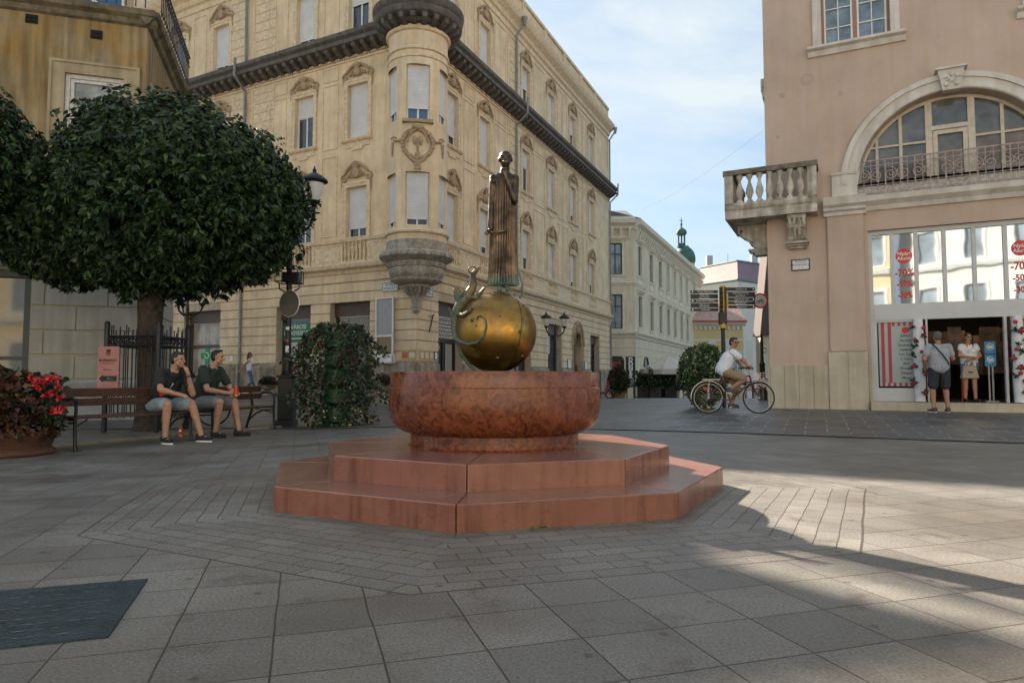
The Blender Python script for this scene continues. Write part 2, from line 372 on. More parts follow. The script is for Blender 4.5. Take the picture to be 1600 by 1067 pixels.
sheet('plaza_paving', xs, ys, 0, paving('plaza_slabs'))
BD = [(-60, 14), (-12, 12.2), (-4.5, 12.9), (-2.5, 12.4), (1.9, 11.0), (6.2, 8.9), (14, 4.4), (60, -16)]
def fbd(x):
    for (a, b), (c, d) in zip(BD, BD[1:]):
        if a <= x <= c: return b+(d-b)*(x-a)/(c-a)
    return BD[0][1]
stx = [x*.5 for x in range(-110, 111)]; sty = [y*.5 for y in range(0, 110)]+[60+4*i for i in range(25)]
sheet('street_paving', stx, [.14]+sty[1:], .009, paving('street_slabs', True), fbd)
b = MB()
for x in np.arange(-24, 26, .5):
    a0, a1 = fbd(x), fbd(x+.5)
    for e0, e1, zz in ((-.10, .12, .014),):
        b.add([(x+.006, a0+e0, gz(x, a0)+zz), (x+.494, a1+e0, gz(x+.5, a1)+zz), (x+.494, a1+e1, gz(x+.5, a1)+zz), (x+.006, a0+e1, gz(x, a0)+zz)], [(0, 1, 2, 3)])
tag(b.build('drain_strip', mat('drain', (.12, .115, .11), .7, var=.3, vs=20, bump=.3)), kind='structure')
# tree pit soil ring round the planted edge
# ---------------- fountain ----------------
def stone(name, c1, c2, cdark, dark_pos, rough, veins=.3):
    m = bpy.data.materials.new(name); m.use_nodes = True; nt = m.node_tree; N = nt.nodes; L = nt.links; B = N['Principled BSDF']
    g = N.new('ShaderNodeNewGeometry')
    def nz(sc_, det, ro, vec=None, dist=0):
        n = N.new('ShaderNodeTexNoise'); n.inputs['Scale'].default_value = sc_; n.inputs['Detail'].default_value = det; n.inputs['Roughness'].default_value = ro; n.inputs['Distortion'].default_value = dist
        L.new(vec or g.outputs['Position'], n.inputs['Vector']); return n
    a = nz(2.4, 10, .65, dist=.6); r = N.new('ShaderNodeValToRGB'); r.color_ramp.elements[0].position = .35; r.color_ramp.elements[1].position = .65; r.color_ramp.elements[0].color = (*c1, 1); r.color_ramp.elements[1].color = (*c2, 1); L.new(a.outputs['Fac'], r.inputs['Fac'])
    d = nz(13, 9, .7, dist=1.6); r2 = N.new('ShaderNodeValToRGB'); r2.color_ramp.elements[0].position = dark_pos; r2.color_ramp.elements[1].position = dark_pos+.10; r2.color_ramp.elements[0].color = (*cdark, 1); r2.color_ramp.elements[1].color = (1, 1, 1, 1); L.new(d.outputs['Fac'], r2.inputs['Fac'])
    mp_ = N.new('ShaderNodeMapping'); mp_.inputs['Scale'].default_value = (9, 9, .7); L.new(g.outputs['Position'], mp_.inputs['Vector'])
    s_ = nz(1.6, 6, .6, mp_.outputs[0]); r3 = N.new('ShaderNodeValToRGB'); r3.color_ramp.elements[0].position = .34; r3.color_ramp.elements[1].position = .52; r3.color_ramp.elements[0].color = (.72, .66, .60, 1); r3.color_ramp.elements[1].color = (1, 1, 1, 1); L.new(s_.outputs['Fac'], r3.inputs['Fac'])
    sx_ = N.new('ShaderNodeSeparateXYZ'); L.new(g.outputs['Normal'], sx_.inputs[0])
    up = mth(N, L, 'SUBTRACT', 1, mth(N, L, 'ABSOLUTE', sx_.outputs[2]))
    out = r.outputs[0]
    for q, f in ((r2.outputs[0], 1), (r3.outputs[0], up)):
        mm = N.new('ShaderNodeMixRGB'); mm.blend_type = 'MULTIPLY'; L.new(out, mm.inputs[1]); L.new(q, mm.inputs[2])
        if isinstance(f, (int, float)): mm.inputs[0].default_value = f
        else: L.new(f, mm.inputs[0])
        out = mm.outputs[0]
    w1 = nz(5, 9, .6, dist=2.2); wv = N.new('ShaderNodeMapRange'); wv.inputs['From Min'].default_value = 0; wv.inputs['From Max'].default_value = .016; wv.inputs['To Min'].default_value = veins; wv.inputs['To Max'].default_value = 0
    L.new(mth(N, L, 'ABSOLUTE', mth(N, L, 'SUBTRACT', w1.outputs['Fac'], .5)), wv.inputs['Value'])
    mm = N.new('ShaderNodeMixRGB'); L.new(wv.outputs[0], mm.inputs[0]); L.new(out, mm.inputs[1]); mm.inputs[2].default_value = (c2[0]*1.5, c2[1]*1.9, c2[2]*2, 1); out = mm.outputs[0]
    L.new(out, B.inputs['Base Color']); ro = N.new('ShaderNodeMapRange'); ro.inputs['To Min'].default_value = rough*.7; ro.inputs['To Max'].default_value = rough*1.5; L.new(d.outputs['Fac'], ro.inputs['Value']); L.new(ro.outputs[0], B.inputs['Roughness'])
    bp = N.new('ShaderNodeBump'); bp.inputs['Strength'].default_value = .35; bp.inputs['Distance'].default_value = .004; L.new(d.outputs['Fac'], bp.inputs['Height']); L.new(bp.outputs[0], B.inputs['Normal'])
    return m
STEP = stone('pink_marble', (.185, .076, .052), (.245, .108, .078), (.80, .74, .7), .33, .20, .05)
BOWL = stone('red_marble', (.155, .043, .017), (.215, .066, .026), (.42, .33, .28), .41, .24, .08)
FT = thing('fountain', 'round red marble fountain bowl raised on two eight-sided pink marble steps', 'fountain', Vector((FX, FY, 0)))
def octo_step(R0, Rin, z0, z1, a, nm, cuts=()):
    root = None; b = MB()
    for k in range(8):
        a0, a1 = R(a+45*k), R(a+45*(k+1)); p0 = Vector((cos(a0), sin(a0))); p1 = Vector((cos(a1), sin(a1))); t = (p1-p0).normalized()*.003
        q = [p0*Rin+t, p0*R0+t, p1*R0-t, p1*Rin-t]
        b.prismz([tuple(v) for v in q], z0, z1)
    o = b.build(nm, STEP, FT, bevel=.007); return o
octo_step(1.727, 1.0, -.05, .150, 174.68, 'lower_step')
octo_step(1.331, .40, .10, .309, 174.4, 'upper_step')
b = MB(); b.prismz([(1.0*cos(R(174.68+45*k)), 1.0*sin(R(174.68+45*k))) for k in range(8)], .0, .149); b.build('core', STEP, FT)
b = MB(); b.lathe([(.648, .30), (.648, .415)], n=96); b.lathe([(.67, .305), (.655, .322)], n=96); o = b.build('pedestal', BOWL, FT, smooth=True)
b = MB()
b.lathe([(.60, .402), (.66, .405), (.705, .418), (.745, .442), (.778, .478), (.80, .525), (.812, .58), (.816, .64), (.813, .742), (.803, .748), (.8035, .853), (.797, .861), (.70, .862), (.685, .85), (.665, .62), (.60, .56), (0.01, .55)], n=128)
b.build('bowl', BOWL, FT, smooth=True)
b = MB(); b.lathe([(.665, .78), (.001, .78)], n=64); b.build('water', mat('water', (.05, .06, .05), .05, spec=.6), FT, smooth=True)
b = MB()
for k, zz in ((0, .862), (2.2, .862), (4.1, .862)): pass
b.box(-.06, .06, -.06, .06, .78, .86); b.lathe([(.12, .56), (.10, .84), (.0, .86)], n=24); b.build('globe_support', mat('dkbronze', (.08, .06, .035), .5, .8), FT)
# ---------------- globe, lizard ----------------
def bronze(name, gold, brown, green, thr, rough, zlo=None, zhi=None, gmax=1., ns=4.):
    m = bpy.data.materials.new(name); m.use_nodes = True; nt = m.node_tree; N = nt.nodes; L = nt.links; B = N['Principled BSDF']; B.inputs['Metallic'].default_value = .9
    g = N.new('ShaderNodeNewGeometry'); n = N.new('ShaderNodeTexNoise'); n.inputs['Scale'].default_value = ns; n.inputs['Detail'].default_value = 9; n.inputs['Roughness'].default_value = .65; n.inputs['Distortion'].default_value = .4; L.new(g.outputs['Position'], n.inputs['Vector'])
    r = N.new('ShaderNodeValToRGB'); r.color_ramp.elements[0].position = thr; r.color_ramp.elements[1].position = thr+.2; r.color_ramp.elements[0].color = (*brown, 1); r.color_ramp.elements[1].color = (*gold, 1); L.new(n.outputs['Fac'], r.inputs['Fac'])
    n2 = N.new('ShaderNodeTexNoise'); n2.inputs['Scale'].default_value = 11; n2.inputs['Detail'].default_value = 7; n2.inputs['Roughness'].default_value = .7; L.new(g.outputs['Position'], n2.inputs['Vector'])
    f = N.new('ShaderNodeMapRange'); f.inputs['From Min'].default_value = .50; f.inputs['From Max'].default_value = .68; f.inputs['To Max'].default_value = gmax; v = n2.outputs['Fac']
    if zlo is not None:
        s_ = N.new('ShaderNodeSeparateXYZ'); L.new(g.outputs['Position'], s_.inputs[0]); q = N.new('ShaderNodeMapRange'); q.inputs['From Min'].default_value = zlo; q.inputs['From Max'].default_value = zhi; q.inputs['To Min'].default_value = .36; q.inputs['To Max'].default_value = -.12; L.new(s_.outputs[2], q.inputs['Value']); v = mth(N, L, 'ADD', v, q.outputs[0])
    L.new(v, f.inputs['Value']); mm = N.new('ShaderNodeMixRGB'); L.new(f.outputs[0], mm.inputs[0]); L.new(r.outputs[0], mm.inputs[1]); mm.inputs[2].default_value = (*green, 1); L.new(mm.outputs[0], B.inputs['Base Color'])
    L.new(mth(N, L, 'SUBTRACT', .9, mth(N, L, 'MULTIPLY', f.outputs[0], .8)), B.inputs['Metallic'])
    ro = N.new('ShaderNodeMapRange'); ro.inputs['From Min'].default_value = .35; ro.inputs['From Max'].default_value = .65; ro.inputs['To Min'].default_value = rough+.16; ro.inputs['To Max'].default_value = rough-.06; L.new(n.outputs['Fac'], ro.inputs['Value']); L.new(ro.outputs[0], B.inputs['Roughness'])
    bp = N.new('ShaderNodeBump'); bp.inputs['Strength'].default_value = .25; bp.inputs['Distance'].default_value = .004; L.new(n2.outputs['Fac'], bp.inputs['Height']); L.new(bp.outputs[0], B.inputs['Normal'])
    return m
GOLD = bronze('gilded_bronze', (.38, .225, .05), (.19, .105, .035), (.10, .085, .05), .38, .31, gmax=.75, ns=3.2)
LIZ = bronze('lizard_bronze', (.20, .145, .08), (.065, .052, .038), (.06, .11, .09), .4, .50, gmax=.8, ns=7, zlo=.7, zhi=2.1)
STB = bronze('statue_bronze', (.12, .085, .06), (.048, .036, .028), (.06, .115, .095), .42, .34, zlo=1.49, zhi=1.66, ns=8)
GR = .318; GC = Vector((FX+.008, FY, 1.178))
G = thing('bronze_globe', 'golden bronze globe resting on the red fountain bowl with a lizard climbing it', 'sculpture', Vector((GC.x, GC.y, .862)))
gl = MB(); gl.ball((0, 0, GC.z-.862), GR, 96, 64); gl.build('globe', GOLD, G, smooth=True)
def gp(px, py, lift=.0):
    a = (px-775.5)/63.5; b_ = (519-py)/63.5; q = a*a+b_*b_
    if q > .96: s_ = math.sqrt(.96/q); a2, b2 = a*s_, b_*s_; d = -.2; rr = GR*math.sqrt(q)/math.sqrt(.96+.04); v = Vector((a2, d, b2)).normalized()*max(GR, rr)
    else: v = Vector((a, -math.sqrt(1-q), b_))*GR
    v = v+v.normalized()*lift; return (v.x, v.y, v.z+GC.z-.862)
pr = []
body = [(742, 446, 6), (738, 455, 8), (732, 464, 10), (724, 474, 10.5), (717, 487, 9.5), (713, 502, 8), (712, 518, 6), (716, 530, 4.2)]
tail = [(716, 530, 4.2), (724, 536, 3), (735.5, 540.5, 2.8), (749, 539, 2.5), (759, 530, 2.2), (763, 516, 2), (761.6, 506, 1.8), (756, 499.5, 1.6), (750, 500, 1.5), (748.5, 505, 1.4)]
for seq in (body, tail):
    for p, q in zip(seq, seq[1:]): pr.append((gp(p[0], p[1], .008), gp(q[0], q[1], .008), p[2]*.0044, q[2]*.0044))
hx = [(742, 447, 5.5), (744, 438, 4.5), (746, 432, 3.5)]
hp = [Vector(gp(742, 452, .03)), Vector(gp(744, 440, .055)), Vector(gp(749, 436, .068)), Vector(gp(752, 434, .072))]
pr += [(hp[0], hp[1], .03, .02), (hp[1], hp[2], .021, .017), (hp[2], hp[3]+Vector((.012, 0, .004)), .016, .007)]
for sx in (-1, 1):
    sp = [hp[1]+Vector((sx*.012-.006, -.005, .012))+Vector((sx*.018*math.sin(t)+0, -.004*t, .022*(1-cos(t)))) for t in (0, .7, 1.4, 2.1, 2.8, 3.5)]
    for p, q in zip(sp, sp[1:]): pr.append((p, q, .007, .006))
for seq in ([(735, 468, 6), (746, 470, 4.5), (752, 460, 3.5), (758, 452, 2.5)], [(716, 492, 5), (728, 497, 4), (737, 492, 2.6), (741, 487, 1.8)], [(714, 500, 5), (706.5, 494, 3), (704, 484, 2)], [(722, 478, 5), (714, 466, 4), (712, 455, 3)],
            [(714, 520, 5), (724, 556, 4), (736, 572, 3), (746, 582, 2)]):
    for p, q in zip(seq, seq[1:]): pr.append((gp(p[0], p[1], .008), gp(q[0], q[1], .008), p[2]*.0045, q[2]*.0045))
# small wing fins
for t in range(5): pr.append((gp(722+t*2, 470-t*3, .015), gp(713+t*4, 452+t*1.5, .03), .012, .004))
blob('lizard', pr, .0042, LIZ, G, smooth=2, wrinkle=.0016, wscale=60)
b = MB()
b.tube([gp(x, y, .001) for x, y in ((803, 464), (810, 476), (814, 490), (815.5, 505), (814, 522), (811, 540), (806, 556), (799, 570), (793, 577))], [.004, .005, .006, .006, .007, .006, .006, .005, .004], 6)
for x, y, r in ((812, 522, 3), (779, 561, 3.2), (742, 505, 3.5), (748, 514, 1.6), (783, 500, 1.8), (816, 558, 3.2), (773, 464, 3), (818, 481, 2)):
    c = Vector(gp(x, y, 0)); b.ball(c, (r*.005, r*.003, r*.005), 10, 6)
b.build('relief', mat('relief_dark', (.10, .08, .035), .45, .8), G, smooth=True)
# ---------------- statue ----------------
ST = thing('bronze_statue', 'slender bronze robed figure with hand at its chin standing on the golden globe', 'statue', Vector((FX+.06, FY, 1.492)))
SX, SY = FX+.06, FY
def sp_(px, py, dy=0): p = P(px, py, FY+dy); return Vector((p.x-SX, dy, p.z-1.492))
def loft(rings, nf, amp, n=156):
    b = MB(); vs = []; fs = []
    for (py, x0, x1, dr, am) in rings:
        c = sp_((x0+x1)/2, py); hw = (x1-x0)/2*.005; hd = hw*dr
        for k in range(n):
            a = 2*pi*k/n; q = 1+am*amp*(abs(sin(nf*a/2+.6*sin(a*3+py*.01)))-.5); vs.append((c.x+hw*q*cos(a), hd*q*sin(a), c.z))
    m_ = len(rings)
    for i in range(m_-1):
        for k in range(n): fs.append((i*n+k, i*n+(k+1) % n, (i+1)*n+(k+1) % n, (i+1)*n+k))
    fs += [tuple(reversed(range(n))), tuple(range((m_-1)*n, m_*n))]; b.add(vs, fs); return b
rings = [(446.5, 763.5, 808, .62, 1.3), (443, 762.5, 809.5, .64, 1.3), (436, 763.5, 808.5, .64, 1.1), (420, 764.5, 808, .64, 1), (400, 765.5, 807.5, .63, 1), (380, 766, 807, .62, 1), (358, 766, 807, .6, 1), (335, 766.5, 807, .58, 1), (315, 767, 807.5, .56, 1), (300, 766.5, 808.5, .52, .7), (290, 766, 809.5, .5, .3), (284, 765.5, 810, .48, .05), (279, 766.5, 808.5, .43, 0), (275, 770, 805, .38, 0), (271.5, 775.5, 800, .33, 0), (268, 781, 795.5, .3, 0)]
loft(rings, 28, .14).build('robe', STB, ST, smooth=True)
s = .005
def e(c, r): return (c, r)
pr = [((0, 0, 0), (.001, .001, .001))][:0]
H_ = sp_(789.8, 249.5, -.015)
pr += [e(H_+Vector((0, .004, .012)), (.050, .058, .058)), e(H_+Vector((0, -.012, -.022)), (.038, .044, .05)), e(H_+Vector((0, -.03, -.05)), (.022, .022, .02)),
       (H_+Vector((0, -.056, .012)), H_+Vector((0, -.070, -.014)), .007, .010), (H_+Vector((-.032, -.048, .018)), H_+Vector((.032, -.048, .018)), .009, .009),
       (H_+Vector((-.016, -.056, -.030)), H_+Vector((.016, -.056, -.030)), .006, .006), (H_+Vector((-.012, -.056, -.040)), H_+Vector((.012, -.056, -.040)), .007, .007),
       e(H_+Vector((-.052, .004, 0)), (.007, .014, .02)), e(H_+Vector((.052, .004, 0)), (.007, .014, .02)),
       (H_+Vector((0, .012, -.03)), sp_(788, 276, 0), .034, .042)]
sl, sr = sp_(771, 279, 0), sp_(804.5, 279, 0)
pr += [(sl, sr, .031, .031), (sp_(773, 284, -.01), sp_(803, 284, -.01), .04, .04)]
# hanging arm with sleeve
pr += [(sl, sp_(768.5, 315, -.02), .033, .027), (sp_(768.5, 315, -.02), sp_(766.5, 356, -.06), .027, .026), (sp_(766.5, 358, -.07), sp_(762, 363, -.10), .016, .014)]
hb = sp_(761.5, 363.5, -.11)
for k in range(4): pr.append((hb+Vector((.006, 0, .010-.008*k)), hb+Vector((-.022+.003*abs(k-1), -.014, .006-.008*k)), .0065, .005))
pr.append((hb+Vector((.01, -.005, .012)), hb+Vector((-.006, -.022, .02)), .006, .005))
# bent arm, elbow at the right, hand at the chin
el = sp_(804, 313, -.05); wr = sp_(791, 279, -.10); hd = sp_(788.5, 270, -.105)
pr += [(sr, el, .036, .028), (el, wr, .029, .018), (wr, hd, .017, .019), e(hd, (.022, .015, .026))]
for k in range(4): q = hd+Vector((-.018+.0105*k, -.006, .014)); pr += [(q, q+Vector((-.001, -.012, .016+.002*(k in (1, 2)))), .0066, .006), (q+Vector((-.001, -.012, .016)), q+Vector((-.002, .002, .026)), .006, .005)]
pr += [(hd+Vector((-.018, 0, 0)), hd+Vector((-.024, .004, .03)), .0075, .006)]
pr += [(sp_(788, 284, 0), sp_(787, 440, 0), .04, .045), (sp_(779, 440, 0), sp_(794, 440, 0), .035, .035)]
for q in (780.5, 792.5):
    pr += [(sp_(q, 445, -.02), sp_(q, 454, -.02), .017, .015), (sp_(q, 456, -.01), sp_(q-1, 458.5, -.10), .017, .012)]
# shawl fold from elbow
pr += [(el+Vector((-.01, .02, -.02)), sp_(800, 322, -.03), .03, .012)]
blob('figure', pr, .0042, STB, ST, smooth=3, wrinkle=.0012, wscale=35)
b = MB(); 
hcap = [e(H_+Vector((0, .014, .022)), (.052, .056, .052)), e(H_+Vector((0, .03, .0)), (.046, .044, .05))]
blob('hair', hcap, .005, STB, ST, smooth=1, wrinkle=.002, wscale=70)
b = MB(); c0 = sp_(766, 363.5, -.115); c1 = sp_(790, 361, -.085); b.tube([c0, c1], [.011, .009], 10); b.build('scroll', LIZ, ST, smooth=True)
# ---------------- plaque in the paving ----------------
ux, uy = Vector((cos(A0+pi/2), sin(A0+pi/2), 0)), Vector((-cos(A0), -sin(A0), 0))
p0 = PG(240, .8*1067/(900-594)); p1 = PG(182, .8*1067/(987-594))
pl = thing('bronze_plaque', 'dark blue-grey metal plaque set flush in the paving with worn engraved writing', 'plaque', Vector((p0.x, p0.y, 0)))
dv = (p1-p0); dv.z = 0; side = Vector((-dv.y, dv.x, 0)).normalized()
if side.x > 0: side = -side
q0, q1 = Vector((0, 0, 0)), dv; q2, q3 = dv+side*1.5, side*1.5
b = MB(); b.prismz([tuple(v[:2]) for v in (q0, q3, q2, q1)], -.02, .007)
o = b.build('plate', mat('plaque', (.028, .05, .06), .42, .6, var=.35, vs=9, bump=.3, bs=60), pl)
b = MB(); rr = random.Random(4)
for i in range(9):
    for j in range(30):
        if rr.random() < .35: continue
        t = .1+.1*i; s0 = .08+j*.045; p = dv*t+side*s0; ln = rr.uniform(.012, .035); a = side*ln; c = dv.normalized()*.006
        b.add([tuple(v+Vector((0, 0, .0085))) for v in (p, p+a, p+a+c, p+c)], [(0, 1, 2, 3)])
b.build('engraving', mat('engrave', (.16, .18, .18), .6, .4, var=.5, vs=30), pl)
# ---------------- building materials ----------------
CREAM = mat('cream_plaster', (.72, .575, .39), .85, var=.14, vs=1.3, streak=.12, bump=.25, bs=9)
CREAM2 = mat('cream_stucco', (.66, .53, .36), .85, var=.22, vs=7, bump=.3, bs=20)
GROOVE = mat('groove_plaster', (.46, .37, .25), .9, var=.2, vs=3)
PLINTH = mat('plinth_stone', (.36, .30, .225), .85, var=.3, vs=2.4, streak=.5, bump=.3, bs=12)
LEDGE = mat('weathered_cornice', (.115, .105, .095), .75, var=.3, vs=5, streak=.3)
ORN = mat('ornament_stucco', (.38, .28, .17), .85, var=.3, vs=9, bump=.4, bs=30)
WHITE = mat('white_frame', (.72, .71, .68), .45, var=.06, vs=4)
BLIND = mat('blind_white', (.66, .655, .65), .6, var=.08, vs=2)
GLASS = mat('window_glass', (.035, .045, .055), .06, spec=.9, var=.5, vs=2)
BLUEG = mat('blue_glass', (.03, .09, .19), .06, spec=.9)
BROWN = mat('brown_metal', (.085, .05, .035), .5, var=.2, vs=5)
IRON = mat('black_iron', (.018, .018, .018), .45, .3, var=.3, vs=20)
ZINC = mat('zinc_pipe', (.24, .25, .24), .5, .5, var=.2, vs=4)
CARVED = mat('carved_stone', (.40, .36, .30), .8, var=.3, vs=10, bump=.5, bs=30, streak=.3)
DARK = mat('dark_inside', (.012, .011, .010), .9)
SIGNW = mat('sign_white', (.72, .72, .70), .5)
BLACK = mat('black_paint', (.015, .015, .015), .5)
GREEN = mat('sign_green', (.008, .15, .06), .45)
REDP = mat('sign_red', (.60, .025, .02), .5)

def cart(b, w, h):
    w *= 1.12; h *= 1.08
    """shell and scroll ornament, local x centred, z 0..h"""
    for sx in (-1, 1):
        b.tube(spiral(sx*w*.42, h*.20, w*.13, w*.02, pi/2, pi/2-2.4*pi, .05, 18, sx), [.045-.0015*i for i in range(19)], 6)
        b.tube([(sx*w*.42, .06, h*.42), (sx*w*.33, .08, h*.60), (sx*w*.18, .09, h*.80), (0, .10, h*.93)], [.05, .06, .055, .05], 7)
        b.tube([(sx*w*.47, .05, h*.15), (sx*w*.50, .05, -h*.15), (sx*w*.49, .04, -h*.5)], [.05, .04, .02], 6)
        b.tube([(sx*w*.1, .07, h*.18), (sx*w*.2, .09, h*.38), (sx*w*.12, .1, h*.6)], [.03, .05, .03], 6)
        b.ball((sx*w*.26, .07, h*.3), (.06, .05, .08), 8, 6)
    b.ball((0, .09, h*.42), (w*.13, .08, h*.26), 12, 8)
    for k in range(7):
        a = pi*(.14+.12*k); b.tube([(.05*cos(a), .1, h*.62+.04*sin(a)), (w*.17*cos(a), .13, h*.68+h*.30*sin(a))], [.02, .035], 6)
def win_proto(w, h, blind, style, surround=True, cartouche=0, glass=None, sill=True):
    """window with its origin at the bottom centre, on the wall plane (y=0)"""
    b = MB(); d = -.17
    rects(b, -w/2, w/2, 0, h, .065, d-.05, d); b.box(-.03, .03, d-.05, d+.006, .065, h-.065)
    if style == 'cross': b.box(-w/2+.065, w/2-.065, d-.05, d+.004, h*.62, h*.62+.06)
    o = b.build('window', WHITE)
    g = MB(); g.box(-w/2+.03, w/2-.03, d-.06, d-.03, .03, h-.03); g.build('pane', glass or GLASS, o)
    if blind:
        b = MB(); z0 = h*(1-blind); n = int((h-z0)/.055)
        for i in range(n): zz = z0+(h-z0)*i/n; b.profile([(d+.012, zz), (d+.028, zz+.004), (d+.028, zz+(h-z0)/n-.008), (d+.014, zz+(h-z0)/n)], -w/2+.045, w/2-.045)
        b.box(-w/2+.04, w/2-.04, d+.01, d+.035, z0-.03, z0); b.build('blind', BLIND, o)
    if surround:
        b = MB(); e = .16
        b.box(-w/2-e, -w/2, 0, .045, 0, h); b.box(w/2, w/2+e, 0, .045, 0, h); b.box(-w/2-e, w/2+e, 0, .046, h, h+e)
        b.box(-w/2-e-.03, -w/2-e+.04, .0, .07, 0, h+e+.03); b.box(w/2+e-.04, w/2+e+.03, .0, .07, 0, h+e+.03); b.box(-w/2-e-.031, w/2+e+.031, .0, .071, h+e-.04, h+e+.031)
        if sill:
            b.profile([(0, -.12), (.10, -.12), (.16, -.05), (.16, 0), (0, .002)], -w/2-e-.08, w/2+e+.08)
            b.box(-w/2-.1, w/2+.1, 0, .04, -.34, -.12); b.box(-w/4, w/4, 0, .05, -.46, -.34)
        b.build('surround', CREAM2, o)
    if cartouche:
        b = MB(Matrix.Translation((0, 0, h+.18))); cart(b, w*1.25, cartouche); b.build('cartouche', ORN, o, smooth=True)
    return o
def place(proto, F, x, z, parent, first, y=0):
    o = proto if first else copy_tree(proto)
    o.parent = parent; o.matrix_local = F @ Matrix.Translation((x, y, z)); return o
def courses(b, s0, s1, z0, z1, h, ops, proud=.035, gap=.035, stag=0, bw=1.1):
    z = z0; k = 0
    while z < z1-.05:
        zt = min(z+h, z1); segs = [(s0, s1)]
        for o in ops:
            if o[2] < zt-.03 and o[3] > z+.03:
                ns = []
                for a, c in segs:
                    if o[1] <= a or o[0] >= c: ns.append((a, c)); continue
                    if o[0] > a: ns.append((a, o[0]))
                    if o[1] < c: ns.append((o[1], c))
                segs = ns
        for a, c in segs:
            if c-a < .03: continue
            parts = [(a, c)]
            if stag:
                cuts = [q for q in np.arange(s0+(bw/2 if k % 2 else 0), s1, bw) if a+.1 < q < c-.1]; ps = [a, *cuts, c]; parts = [(p+(.015 if i else 0), q-.015) for i, (p, q) in enumerate(zip(ps, ps[1:]))]
            for p, q in parts: b.profile([(0, z+gap/2), (proud, z+gap/2+.012), (proud, zt-gap/2-.012), (0, zt-gap/2)], p, q)
        z += h; k += 1
def balusters(b, s0, s1, z0, z1, n, y, r=.055, seg=8):
    h = z1-z0
    for i in range(n):
        x = s0+(s1-s0)*(i+.5)/n
        b.lathe([(r*.8, 0), (r*.8, h*.08), (r*.4, h*.12), (r, h*.35), (r*.85, h*.5), (r*.35, h*.72), (r*.4, h*.82), (r*.8, h*.9), (r*.8, h)], (x, y, z0), seg)
# ---------------- main corner building ----------------
C0 = Vector((-3.58, 25.45, 0)); MBD = thing('corner_building', 'four-storey cream corner building with round corner turret and shell ornaments over its windows', 'building', C0)
FL = frame((0, 0, 0), (-.885, .466), (-.466, -.885)); FR = frame((0, 0, 0), (.413, .911), (.911, -.413))
gopL = [(2.18, 4.23, -.6, 3.9), (5.26, 7.21, -.6, 3.9), (10.65, 13.1, -.6, 3.95), (15, 17.2, -.6, 3.9)]
gopR = [(1.56, 3.6, -1, 3.95), (8.7, 11.0, -1, 3.95), (13.4, 15.6, -1.4, 3.95), (17.55, 19.3, -1.4, 3.9), (21.0, 23.0, -1.4, 3.75)]
bayL = [2.94, 5.83, 11.06, 14.0, 17.0]; bayR = [2.6, 5.65, 10.4, 14.05, 17.75, 21.45]
lenL, lenR = 40, 25.7; WW = 1.05
F1, F2, F3 = (6.45, 8.5), (10.45, 12.7), (15.05, 17.1)
